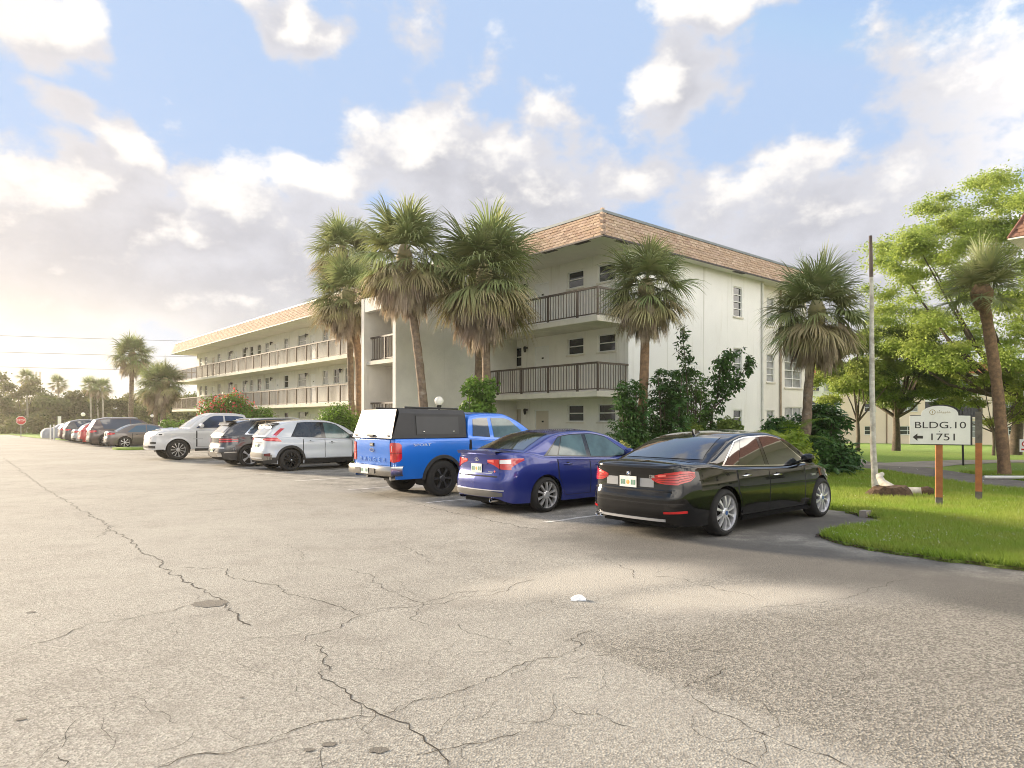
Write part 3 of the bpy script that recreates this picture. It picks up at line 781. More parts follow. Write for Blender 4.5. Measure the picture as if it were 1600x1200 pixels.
for zl in (1.38, 4.11):
    mb = MB(); bbox(mb, TU0 + .222, TU1 - .222, TV0 + .10, TV0 + 1.6, zl - .16, zl); L = mb.build('landing', SLAB, tw)
    zt = zl + 1.02
    mb = MB(); bbox(mb, TU0 + .222, TU1 - .222, TV0 + .30, TV0 + .38, zt - .07, zt); bbox(mb, TU0 + .222, TU1 - .222, TV0 + .32, TV0 + .36, zl + .06, zl + .10); r = mb.build('landing_railing', RAILM, tw)
    bm_ = MB().box(-.011, .011, -.011, .011, .10, .95).mesh('baluster', RAILW); 
    for k in range(1, 17): link('baluster', bm_, r, (-(TU0 + .222 + (TU1 - TU0 - .444) * k / 17), TV0 + .34, zl))
    link('post', MB().box(-.03, .03, -.03, .03, 0, .95).mesh('post', RAILM), r, (-(TU0 + TU1) / 2, TV0 + .34, zl))
for (z0, z1, uo) in ((0, 1.38, TU0 + .25), (1.38, 2.75, TU0 + 1.4), (2.75, 4.11, TU0 + .25), (4.11, 5.48, TU0 + 1.4)):
    up = uo < TU0 + 1
    for k in range(8):
        zz = z0 + (z1 - z0) * (k + 1) / 9; vv = (VR - .3 - k * .3) if up else (TV0 + 1.6 + k * .3)
        mb = MB(); bbox(mb, uo, uo + 1.05, vv, vv + .3, zz - .06, zz); mb.build('step', SLAB, tw)

# ---------------------------------------------------------------- vehicles
def paint(name, col, metal=0.25, rough=0.28):
    if max(col) < .02: return mat('paint_' + name, col, rough, metal, coat=1.0, spec=.1)
    return mat('paint_' + name, col, rough, metal, coat=1.0, var=0.08, vscale=1.2, stain=((col[0] * .8 + .06, col[1] * .8 + .055, col[2] * .8 + .045), 2.5, 2.5, .58, .95))
RUBBER = mat('tyre_rubber', (0.018, 0.017, 0.016), 0.85, var=0.4, vscale=10, bump=.3, bscale=80)
TRIM = mat('black_trim', (0.028, 0.027, 0.026), 0.6, var=.2)
GLOSSB = mat('gloss_black', (0.012, 0.012, 0.013), 0.12, coat=0.5)
CHROME = mat('chrome', (0.75, 0.75, 0.76), 0.12, metal=1.0)
ALLOY = mat('alloy', (0.66, 0.66, 0.67), 0.32, metal=0.55)
DKALLOY = mat('dark_alloy', (0.10, 0.10, 0.105), 0.35, metal=0.7)
TINT = mat('tinted_glass', (0.012, 0.015, 0.018), 0.02, spec=1.0, coat=1.0)
CLEARG = mat('clear_car_glass', (0.02, 0.035, 0.035), 0.02, spec=0.9, alpha=0.16, backcol=(0.62, 0.74, 0.70))
REDL = mat('red_lens', (0.62, 0.012, 0.012), 0.12, coat=1.0, var=.35, vscale=9)
REDH = mat('red_lens_pale', (0.85, 0.16, 0.12), 0.15, coat=1.0)
WHITEL = mat('clear_lens', (0.80, 0.78, 0.76), 0.12, coat=1.0)
AMBER = mat('amber_lens', (0.75, 0.25, 0.03), 0.15, coat=1.0)
PLATE = mat('licence_plate', (0.74, 0.75, 0.70), 0.4, var=.15, vscale=12)
PGREEN = mat('plate_green', (0.10, 0.24, 0.16), 0.5)
PORANGE = mat('plate_orange', (0.70, 0.33, 0.08), 0.5)
SEATM = mat('seat_cloth', (0.16, 0.155, 0.15), 0.9, var=.2)
WELL = mat('wheel_well', (0.010, 0.010, 0.010), 0.95)

def smooth_interp(x, pts):
    xs = np.array([p[0] for p in pts], float); ys = np.array([p[1] for p in pts], float)
    x = np.asarray(x, float); i = np.clip(np.searchsorted(xs, x) - 1, 0, len(xs) - 2)
    h = xs[i + 1] - xs[i]; t = np.clip((x - xs[i]) / np.where(h == 0, 1, h), 0, 1)
    d = np.diff(ys) / np.maximum(np.diff(xs), 1e-6)
    mm = np.concatenate([[d[0]], np.where(d[:-1] * d[1:] > 0, 2 * d[:-1] * d[1:] / (d[:-1] + d[1:] + 1e-12), 0), [d[-1]]])   # monotone cubic
    return ((2 * t**3 - 3 * t**2 + 1) * ys[i] + (t**3 - 2 * t**2 + t) * h * mm[i] + (-2 * t**3 + 3 * t**2) * ys[i + 1] + (t**3 - t**2) * h * mm[i + 1])

class Lut:
    """fast scalar lookup of a smooth profile"""
    def __init__(l, pts, n=260):
        l.a, l.b = pts[0][0], pts[-1][0]; l.n = n; l.k = n / (l.b - l.a); l.t = smooth_interp(np.linspace(l.a, l.b, n + 1), pts).tolist()
    def __call__(l, x):
        f = (x - l.a) * l.k
        if f <= 0: return l.t[0]
        if f >= l.n: return l.t[-1]
        i = int(f); return l.t[i] + (l.t[i + 1] - l.t[i]) * (f - i)
def make_wheel(parent, R_, w, rr, pos, side, style, n, rim_m, cap=None):
    """tyre, rim with spokes, hub; side -1 is the right-hand side (outer face towards -y)"""
    yo = pos[1]; s = side
    key = (round(R_, 3), round(rr, 3), style, n, s, rim_m.name)
    if key not in WHEELS:
        T = MB().lathe([(rr, -w / 2), (rr + .02, -w / 2 - .004), (R_ - .055, -w / 2 - .012), (R_ - .02, -w / 2 + .004), (R_, -w / 2 + .035), (R_, w / 2 - .035), (R_ - .02, w / 2 - .004), (R_ - .055, w / 2 + .012), (rr + .02, w / 2 + .004), (rr, w / 2)], 40, 'Y')
        tm = T.mesh('tyre', RUBBER, smooth=35)
        o = s * w / 2     # outer face offset
        H = MB().lathe([(0.0, o - s * .10), (rr * .98, o - s * .10), (rr, o - s * .11), (rr * .99, -o)], 32, 'Y'); hm = H.mesh('wheel', WELL, smooth=30)
        Rm = MB().lathe([(rr * .985, o - s * .10), (rr * .985, o - s * .012), (rr + .006, o + s * .004), (rr + .010, o - s * .012)], 40, 'Y')
        Rm.lathe([(0, o + s * .002), (.055, o - s * .002), (.075, o - s * .022), (.07, o - s * .06)], 18, 'Y')
        for k in range(n):
            a = 2 * math.pi * k / n
            def pt(r, t, d): return (r * math.cos(a + t), o - s * d, r * math.sin(a + t))
            if style == 'single': sp = [(-.5, .5)]; wi, wo = .9, .62
            elif style == 'double': sp = [(-.86, -.06), (.06, .86)]; wi, wo = .95, .62
            elif style == 'fine': sp = [(-.34, .34)]; wi, wo = .8, .6
            else: sp = [(-.85, .85)]; wi, wo = .55, .62
            st = 2 * math.pi / n
            for a0, a1 in sp:
                ri, ro = .06, rr * .985; rows = []
                for r, d, wd in ((ri, .012, wi), ((ri + ro) / 2, .006, (wi + wo) / 2 * .7), (ro, .022, wo)):
                    k0, k1 = a0 * st * .5 * wd * (1.0 if r > ri else 1.0), a1 * st * .5 * wd
                    if style == 'double':
                        k0, k1 = a0 * st * .5, a1 * st * .5
                        mid, hw = (k0 + k1) / 2, (k1 - k0) / 2 * wd * .75; k0, k1 = mid - hw, mid + hw
                    rows.append([pt(r, k0, d + .045), pt(r, k0 * .92 + k1 * .08, d), pt(r, k1 * .92 + k0 * .08, d), pt(r, k1, d + .045)])
                Rm.grid(rows)
        rm = Rm.mesh('rim', rim_m, smooth=32)
        WHEELS[key] = (tm, hm, rm)
    tm, hm, rm = WHEELS[key]
    wobj = link('wheel', hm, parent, pos); link('tyre', tm, wobj); link('rim', rm, wobj)
    if cap:
        MB().lathe([(0, s * (w / 2 + .006)), (.033, s * (w / 2 + .004))], 16, 'Y').build('hub_cap', cap, wobj, smooth=40)
    return wobj
WHEELS = {}

class Car:
    def __init__(c, name, label, cat, u, v_rear, spec, nose_out=False, group='cars parked along the bays'):
        c.s = spec; c.L, c.Wd, c.H = spec['L'], spec['W'], spec['H']
        c.hw = c.Wd / 2
        if not nose_out: loc = W(u, v_rear); rz = CAR_ROT
        else: loc = W(u, v_rear + c.L); rz = CAR_ROT + math.pi
        c.root = empty(name, (loc.x, loc.y, 0.0), rz, label, cat, group)
        # plan outline, rear centre -> front centre (right half mirrored)
        op = spec.get('plan') or [(0, 0), (.012, .30), (.05, .62), (.16, .80), (.36, .90), (.75, .965), (1.3, 1), (c.L * .5, 1), (c.L - 1.3, .99), (c.L - .75, .955), (c.L - .40, .86), (c.L - .17, .68), (c.L - .05, .42), (c.L, 0)]
        op = [(x, y * c.hw) for x, y in op]
        P = []
        n = 14
        for i in range(len(op) - 1):      # Catmull-Rom through the plan points
            p0, p1, p2, p3 = op[max(i - 1, 0)], op[i], op[i + 1], op[min(i + 2, len(op) - 1)]
            for k in range(n):
                t = k / n
                P.append(tuple(.5 * (2 * p1[j] + (p2[j] - p0[j]) * t + (2 * p0[j] - 5 * p1[j] + 4 * p2[j] - p3[j]) * t * t + (3 * p1[j] - p0[j] - 3 * p2[j] + p3[j]) * t**3) for j in (0, 1)))
        P.append(op[-1]); P = np.array(P); P[:, 1] = np.maximum(P[:, 1], 0); P[:, 0] = np.maximum.accumulate(P[:, 0])
        P[0] = (0, 0)
        d = np.gradient(P, axis=0); nr = np.stack([-d[:, 1], d[:, 0]], 1); ln = np.linalg.norm(nr, axis=1); ln[ln == 0] = 1; nr /= ln[:, None]
        nr[0] = (-1, 0); nr[-1] = (1, 0)
        c.Pl = [(float(a), float(b), float(e), float(g_)) for (a, b), (e, g_) in zip(P, nr)]
        c.fzs, c.fside, c.frear, c.ffront = Lut(spec['zs']), Lut(spec['side']), Lut(spec['rear']), Lut(spec['front']); c.ysc = {}
        c.P, c.N = P, nr; c.si = np.linspace(0, 1, len(P))
        c.im = int(np.argmax(P[:, 1] > c.hw * .985))
        c.zs_pts = spec['zs']; c.arch = spec['arch']; c.wr = spec['R']; c.xr, c.xf = spec['axles']
        c.sill = spec.get('sill', .20); c.rnd = spec.get('round', .05)
    # --- surface functions
    def s_x(c, x):
        if not hasattr(c, 'xl'): c.xl = (c.P[:, 0] + np.arange(len(c.P)) * 1e-9)
        return float(np.interp(x, c.xl, c.si))
    def s_y(c, y, rear=True):
        """signed s on the rear (or front) face at lateral position y"""
        k = c.im
        if rear: s = float(np.interp(abs(y), c.P[:k + 1, 1], c.si[:k + 1]))
        else:
            q = c.P[::-1]; kk = int(np.argmax(q[:, 1] > c.hw * .97)); s = float(np.interp(abs(y), q[:kk + 1, 1], c.si[::-1][:kk + 1]))
        return math.copysign(s, y)
    def zs(c, x): return c.fzs(x)
    def base(c, s):
        f = abs(s) * (len(c.Pl) - 1); i = min(int(f), len(c.Pl) - 2); f -= i; p, q = c.Pl[i], c.Pl[i + 1]
        return tuple(p[k] + (q[k] - p[k]) * f for k in range(4))
    def S(c, s, z, off=0.0):
        x, y, nx, ny = c.base(s); sp = c.s
        side = c.fside(z); end = (c.frear if nx < 0 else c.ffront)(z)
        ins = nx * nx * end + ny * ny * side
        h = c.zs(x) - z; r = c.rnd
        if h < r: ins += r - math.sqrt(max(0, r * r - (r - max(h, 0)) ** 2))
        k = off - float(ins)
        px, py = x + nx * k, max(0.0, y + ny * k)
        return Vector((px, math.copysign(py, s) if s != 0 else 0.0, z))
    def zb(c, s):
        x, y, nx, ny = c.base(s); z = c.sill + (c.s.get('over_r', .10) if nx < 0 else c.s.get('over_f', .03)) * nx * nx
        for xc in (c.xr, c.xf):
            if abs(x - xc) < c.arch: z = max(z, c.wr + math.sqrt(max(0, c.arch**2 - (x - xc)**2)) * c.s.get('archk', 1.0))
        return z
    def ys(c, x):      # half-width at the shoulder
        k = round(x * 400)
        if k not in c.ysc: c.ysc[k] = c.S(c.s_x(x), c.zs(x) - c.rnd * .6).y
        return c.ysc[k]
    # --- pieces
    def patch(c, cols, name, m, off=.005, parent=None, rows=3, flipx=False, smooth=40, mirror=False, n=None):
        """cols: list of (s, zlo, zhi); a skin patch lying off the body"""
        n = n or max(3, 3 * len(cols)); ss = np.linspace(0, 1, len(cols)); q = np.linspace(0, 1, n)
        S_ = np.interp(q, ss, [k[0] for k in cols]); lo = np.interp(q, ss, [k[1] for k in cols]); hi = np.interp(q, ss, [k[2] for k in cols])
        mb = MB(); G_ = [[c.S(float(a), float(l + (h - l) * r / (rows - 1)), off) for r in range(rows)] for a, l, h in zip(S_, lo, hi)]
        mb.grid(G_)
        # a lip back to the body so that the patch has thickness
        ring = [g_[0] for g_ in G_] + G_[-1][1:] + [g_[-1] for g_ in reversed(G_[:-1])] + list(reversed(G_[0][1:-1]))
        Gi = [[c.S(float(a), float(l + (h - l) * r / (rows - 1)), -.012) for r in range(rows)] for a, l, h in zip(S_, lo, hi)]
        ri = [g_[0] for g_ in Gi] + Gi[-1][1:] + [g_[-1] for g_ in reversed(Gi[:-1])] + list(reversed(Gi[0][1:-1]))
        mb.grid([ring + ring[:1], ri + ri[:1]])
        return mb.build(name, m, parent or c.root, smooth=smooth)
    def body(c, m, name='body'):
        S_ = set(np.linspace(0, 1, 100).tolist())
        for xc in (c.xr, c.xf):
            for k in range(25):
                S_.add(c.s_x(xc - c.arch * math.cos(math.pi * k / 24)))
            for e in (-1, 1): S_.add(c.s_x(xc + e * (c.arch + .0015))); S_.add(c.s_x(xc + e * (c.arch - .0015)))
        S_ = sorted(S_); rows = []
        for s in S_:
            x = c.base(s)[0]; zt = c.zs(x); zb = min(c.zb(s), zt - .05); r = []
            ts = list(np.linspace(0, 1, 13))
            zz = [zb + (zt - c.rnd - zb) * t for t in ts] + [zt - c.rnd * k for k in (.7, .45, .22, .07, 0)]
            for z in zz: r.append(c.S(s if s > 0 else 1e-6, z))
            e = r[-1]; cr = c.s.get('crown', .03) * min(1, e.y / (c.hw * .7))
            for k in (.94, .8, .55, .28, 0): r.append(Vector((e.x, e.y * k, zt + cr * (1 - k * k) * 1.0)))
            rows.append(r)
        mb = MB(); mb.grid(rows)
        mb.grid([[Vector((p.x, -p.y, p.z)) for p in r] for r in rows])
        me = bpy.data.meshes.new(name); me.from_pydata(mb.v, [], mb.f)
        bm = bmesh.new(); bm.from_mesh(me); bmesh.ops.remove_doubles(bm, verts=bm.verts, dist=.0008); bmesh.ops.recalc_face_normals(bm, faces=bm.faces); bm.to_mesh(me); bm.free()
        me.materials.append(m); me.polygons.foreach_set('use_smooth', [True] * len(me.polygons)); me.set_sharp_from_angle(angle=R(38))
        c.bodyo = link(name, me, c.root)
        # underside and wheel wells
        u = MB().box(.25, c.L - .25, -c.hw + .30, c.hw - .30, c.sill - .02, c.sill + .22)
        for xc in (c.xr, c.xf):
            for sd in (-1, 1):
                A = []
                for k in range(17):
                    t = math.pi * k / 16 * 1.2 - .1 * math.pi
                    px, pz = xc + c.arch * 1.0 * math.cos(t), c.wr + c.arch * c.s.get('archk', 1.0) * math.sin(t)
                    A.append([(px, sd * (c.hw - .07), pz), (px, sd * (c.hw - .42), pz)])
                u.grid(A); n = len(u.v); u.v.extend(a[1] for a in A); u.f.append(tuple(range(n, n + len(A))))
        u.build('underbody', WELL, c.root)
    def greenhouse(c, m, roof, tum=.32, crown=.035, bow=(.10, .14), name='cabin', inset=.035, rc=.07):
        """roof: (x, z) from the foot of the rear window to the foot of the windscreen"""
        c.roof = roof; c.froof = Lut(roof); c.tum = tum; c.crown = crown; c.bow = bow; c.gin = inset; c.rc = rc
        c.x0, c.x1 = roof[0][0], roof[-1][0]
        xs = np.concatenate([np.linspace(a[0], b[0], 9)[:-1] for a, b in zip(roof, roof[1:])] + [[c.x1]])
        rows = []
        for x in xs: rows.append(c.gsec(float(x)))
        mb = MB(); mb.grid(rows); mb.grid([[Vector((p.x, -p.y, p.z)) for p in r] for r in rows])
        me = bpy.data.meshes.new(name); me.from_pydata(mb.v, [], mb.f)
        bm = bmesh.new(); bm.from_mesh(me); bmesh.ops.remove_doubles(bm, verts=bm.verts, dist=.0008); bmesh.ops.recalc_face_normals(bm, faces=bm.faces)
        bm.to_mesh(me); bm.free()
        me.materials.append(m); me.polygons.foreach_set('use_smooth', [True] * len(me.polygons)); me.set_sharp_from_angle(angle=R(40))
        c.cab = link(name, me, c.root); return c.cab
    def zr(c, x): return c.froof(x)
    def gy(c, x, z): return c.ys(x) - c.gin - c.tum * max(0, z - c.zs(x)) - .10 * max(0, z - c.zs(x)) ** 2
    def bowx(c, x):
        xm0, xm1 = c.x0 + (c.x1 - c.x0) * .3, c.x0 + (c.x1 - c.x0) * .62
        if x < xm0: return -c.bow[0] * (xm0 - x) / (xm0 - c.x0)
        if x > xm1: return c.bow[1] * (x - xm1) / (c.x1 - xm1)
        return 0
    def gsec(c, x):
        zt = c.zr(x); z0 = c.zs(x) - .02; rc = min(c.rc, max(.002, (zt - z0) * .45)); r = []
        for t in (0, .25, .5, .75, 1): z = z0 + (zt - rc - z0) * t; r.append(Vector((x, c.gy(x, z), z)))
        e = r[-1]; yc = e.y - rc
        for a in (30, 60, 90): r.append(Vector((x, yc + rc * math.cos(R(a)) - c.tum * rc * math.sin(R(a)) * .4, zt - rc + rc * math.sin(R(a)))))
        y1 = r[-1].y; b = c.bowx(x); cr = c.crown * min(1.0, (zt - z0) / .3)
        for k in (.9, .7, .45, .2, 0): r.append(Vector((x + b * (1 - k * k), y1 * k, zt + cr * (1 - k * k))))
        return r
    def gtop(c, x, w, off=0.0):
        """point on the screen / roof skin, w in -1..1 across"""
        sec = c.gsec(x); y1 = sec[7].y; b = c.bowx(x); zt = c.zr(x); cr = c.crown * min(1.0, (zt - c.zs(x) + .02) / .3); k = abs(w)
        dz = (c.zr(x + .01) - c.zr(x - .01)) / .02; n = Vector((-dz, 0, 1)).normalized()
        return Vector((x + b * (1 - k * k), y1 * w, zt + cr * (1 - k * k))) + n * off
    def screen(c, xa, xb, wa, wb, name, m, off=.006, nx=9, ny=11):
        rows = []
        for i in range(nx):
            t = i / (nx - 1); x = xa + (xb - xa) * t; w = wa + (wb - wa) * t
            rows.append([c.gtop(x, w * (2 * j / (ny - 1) - 1), off) for j in range(ny)])
        return MB().grid(rows).build(name, m, c.root, smooth=179)
    def sidewin(c, sd, xb0, xb1, xt0, xt1, name='window', m=None, lo=.03, hi=.06, off=.006, parent=None, n=9, rows=5, curve=0.0):
        """glass between bottom edge xb0..xb1 and top edge xt0..xt1"""
        G_ = []
        for i in range(n):
            t = i / (n - 1); xb, xt = xb0 + (xb1 - xb0) * t, xt0 + (xt1 - xt0) * t
            zb, zt = c.zs(xb) + lo, c.zr(xt) - hi; r = []
            for k in range(rows):
                q = k / (rows - 1); x = xb + (xt - xb) * q; z = zb + max(.004, zt - zb) * q
                r.append(Vector((x, sd * (c.gy(x, z) + off), z)))
            G_.append(r)
        return MB().grid(G_).build(name, m or TINT, parent or c.root, smooth=60)
    def door_(c, sd, x0, x1, m, handle=None, top=.02, bot=None, hz=None):
        """door skin on a dark shut line, with its handle"""
        bot = bot if bot is not None else c.sill + .10
        xs = np.linspace(x0, x1, 15); col = []
        for x in xs:
            lo = bot
            for xc in (c.xr, c.xf):
                if abs(x - xc) < c.arch + .05: lo = max(lo, c.wr + math.sqrt(max(0, (c.arch + .05)**2 - (x - xc)**2)))
            col.append((sd * c.s_x(float(x)), lo, max(lo + .03, c.zs(float(x)) - top - c.rnd * .5)))
        gap = [(k[0], k[1] - .008, k[2] + .006) for k in col]; e = .009 / max(1e-6, c.L)
        gap[0] = (gap[0][0] - sd * .0025, *gap[0][1:]); gap[-1] = (gap[-1][0] + sd * .0025, *gap[-1][1:])
        d = c.patch(col, 'door', m, .0045, rows=9, n=22)
        c.patch(gap, 'shut_line', WELL, .0015, parent=d, rows=9, n=22)
        if handle is not None:
            x = x0 + .14 if x1 - x0 > .5 else x0 + .1
            z = hz or (c.zs(x) - .13); p = c.S(sd * c.s_x(x + .09), z, .022)
            h = MB(); h.tube([p + Vector((-.10, -sd * .02, 0)), p + Vector((-.085, 0, .002)), p + Vector((.085, 0, .004)), p + Vector((.10, -sd * .02, .004))], [.009, .014, .014, .009], 8); h.build('handle', handle, d, smooth=60)
            q = c.S(sd * c.s_x(x + .09), z - .002, .006)
            MB().lathe([(0, 0), (.045, 0)], 16, 'Y', (q.x, q.y, q.z)).build('handle_cup', WELL, d)
        return d
    def mirror_(c, sd, x, m, zoff=.09, size=1.0):
        y = c.ys(x) + .10 * size; z = c.zs(x) + zoff
        prof = [(0.0, -.10), (.055, -.085), (.075, -.03), (.078, .03), (.06, .085), (0, .10)]
        mb = MB(); rows = []
        for r, h in prof: rows.append([(x + r * .9 * size * math.cos(t), sd * (y + h * size * 1.05), z + r * 1.0 * size * math.sin(t)) for t in [2 * math.pi * k / 12 for k in range(12)]])
        mb.grid(rows, closed=True)
        mb.tube([(x + .02, sd * (y - .14 * size), z - .06), (x, sd * (y - .05), z - .03)], [.022, .03], 8)
        return mb.build('door_mirror', m, c.root, smooth=50)
    def wheels(c, style, n, rim_m, w=.225, rr=None, cap=None):
        rr = rr or c.wr * .72
        for xc in (c.xr, c.xf):
            for sd in (-1, 1): make_wheel(c.root, c.wr, w, rr, (xc, sd * (c.hw - w / 2 - .015), c.wr), sd, style, n, rim_m, cap)
    def arch_trim(c, m, wd=.055, off=.012):
        for xc in (c.xr, c.xf):
            for sd in (-1, 1):
                rows = []
                for k in range(25):
                    a = math.pi * k / 24; r_ = []
                    for rr in (c.arch - .004, c.arch + wd):
                        x = xc + rr * math.cos(a); z = c.wr + rr * math.sin(a) * c.s.get('archk', 1.0)
                        r_.append(c.S(sd * c.s_x(x), z, off)); 
                    r_.append(c.S(sd * c.s_x(xc + (c.arch + wd + .006) * math.cos(a)), c.wr + (c.arch + wd + .006) * math.sin(a), -.006))
                    rows.append(r_)
                MB().grid(rows).build('arch_trim', m, c.root, smooth=50)
    def skirt(c, m, z1, off=.010, rear=True, front=True, name='sill_trim'):
        for sd in (-1, 1):
            a, b = c.xr + c.arch + .03, c.xf - c.arch - .03
            c.patch([(sd * c.s_x(x), c.sill + .002, z1) for x in np.linspace(a, b, 6)], name, m, off, rows=3)
    def rear_patch(c, y0, y1, z0, z1, name, m, off=.008, n=9, rows=3, parent=None, taper=0.0):
        cols = []
        for k in range(n):
            y = y0 + (y1 - y0) * k / (n - 1); e = abs(2 * k / (n - 1) - 1) ** 3 * taper; cols.append((c.s_y(y), z0 + e, z1 - e))
        return c.patch(cols, name, m, off, rows=rows, parent=parent, n=2 * n)
    def rx(c, y, z): return c.S(c.s_y(y) if y else 1e-5, z).x
    def plate(c, z, y=0, dark=True, txt=None, off=.012):
        x = min(c.rx(y, z - .05), c.rx(y, z + .05)) - off
        o = MB().box(x - .006, x, y - .152, y + .152, z - .077, z + .077).build('licence_plate', PLATE, c.root)
        # blurred characters: green embossed digits and an orange emblem, as far as they can be made out
        for k in range(6):
            if k in (2, 3): continue
            yy = y + .115 - k * .046
            MB().box(x - .009, x - .0062, yy - .014, yy + .014, z - .042, z + .028).build('plate_character', PGREEN, o)
        MB().lathe([(0, x - .0085), (.032, x - .0062)], 14, 'X', (0, y, z - .008)).build('plate_emblem', PORANGE, o)
        return o
    def seats(c, xs=(1.6, 2.5), wood=None):
        mb = MB()
        for x in xs:
            for y in (-.38, .38):
                zz = c.zs(x)
                mb.box(x, x + .12, y - .22, y + .22, zz - .3, zz + .16); mb.box(x + .01, x + .09, y - .12, y + .12, zz + .18, zz + .36)
        mb.box(c.x0 + .35, c.x1 - .5, -c.hw + .22, c.hw - .22, c.zs(2.) - .1, c.zs(2.) - .02)
        mb.build('seats', SEATM, c.root)
        s = MB().lathe([(.165, 0), (.182, .015), (.165, .03), (.15, .015), (.165, 0)], 20, 'X', (xs[-1] + .62, .38, c.zs(2.) + .06)); s.build('steering_wheel', TRIM, c.root, smooth=60)
    def badge(c, y, z, ry, rz, m, name='emblem', off=.006):
        x = c.rx(y, z) - off; n = 24
        return MB().add([(x, y + ry * math.cos(2 * math.pi * k / n), z + rz * math.sin(2 * math.pi * k / n)) for k in range(n)] + [(x + .02, y + ry * math.cos(2 * math.pi * k / n), z + rz * math.sin(2 * math.pi * k / n)) for k in range(n)],
                        [tuple(range(n))] + [(k, (k + 1) % n, n + (k + 1) % n, n + k) for k in range(n)]).build(name, m, c.root)
    def rear_text(c, txt, y, z, size, m, name='lettering', spacing=None, wscale=1.0):
        me = text_mesh(txt, size, m, name, depth=.003)
        o = link(name, me, c.root, (c.rx(y, z) - .012, y, z), (R(90), 0, -R(90))); o.scale = (wscale, 1, 1); return o
    def exhaust(c, y, z, r=.035, double=False):
        x = c.rx(y, max(z, c.sill + .12))
        for dy in ((-.045, .045) if double else (0,)):
            MB().lathe([(r, -.02), (r, .16), (r * .82, .16), (r * .82, -.015), (r, -.02)], 16, 'X', (x - .0, y + dy, z)).build('tailpipe', CHROME, c.root, smooth=50)
            MB().lathe([(0, .10), (r * .8, .10)], 12, 'X', (x, y + dy, z)).build('tailpipe_bore', WELL, c.root)
SIDE = [(.1, .05), (.25, .03), (.45, .006), (.62, 0), (.72, .004), (.85, .022), (1.0, .05), (1.2, .07)]
REAR = [(.1, .10), (.25, .05), (.40, .005), (.55, 0), (.66, .03), (.72, .055), (.95, .06), (1.2, .08)]
FRONT = [(.1, .10), (.25, .03), (.42, 0), (.55, .01), (.68, .06), (.80, .18), (1.0, .25), (1.2, .3)]

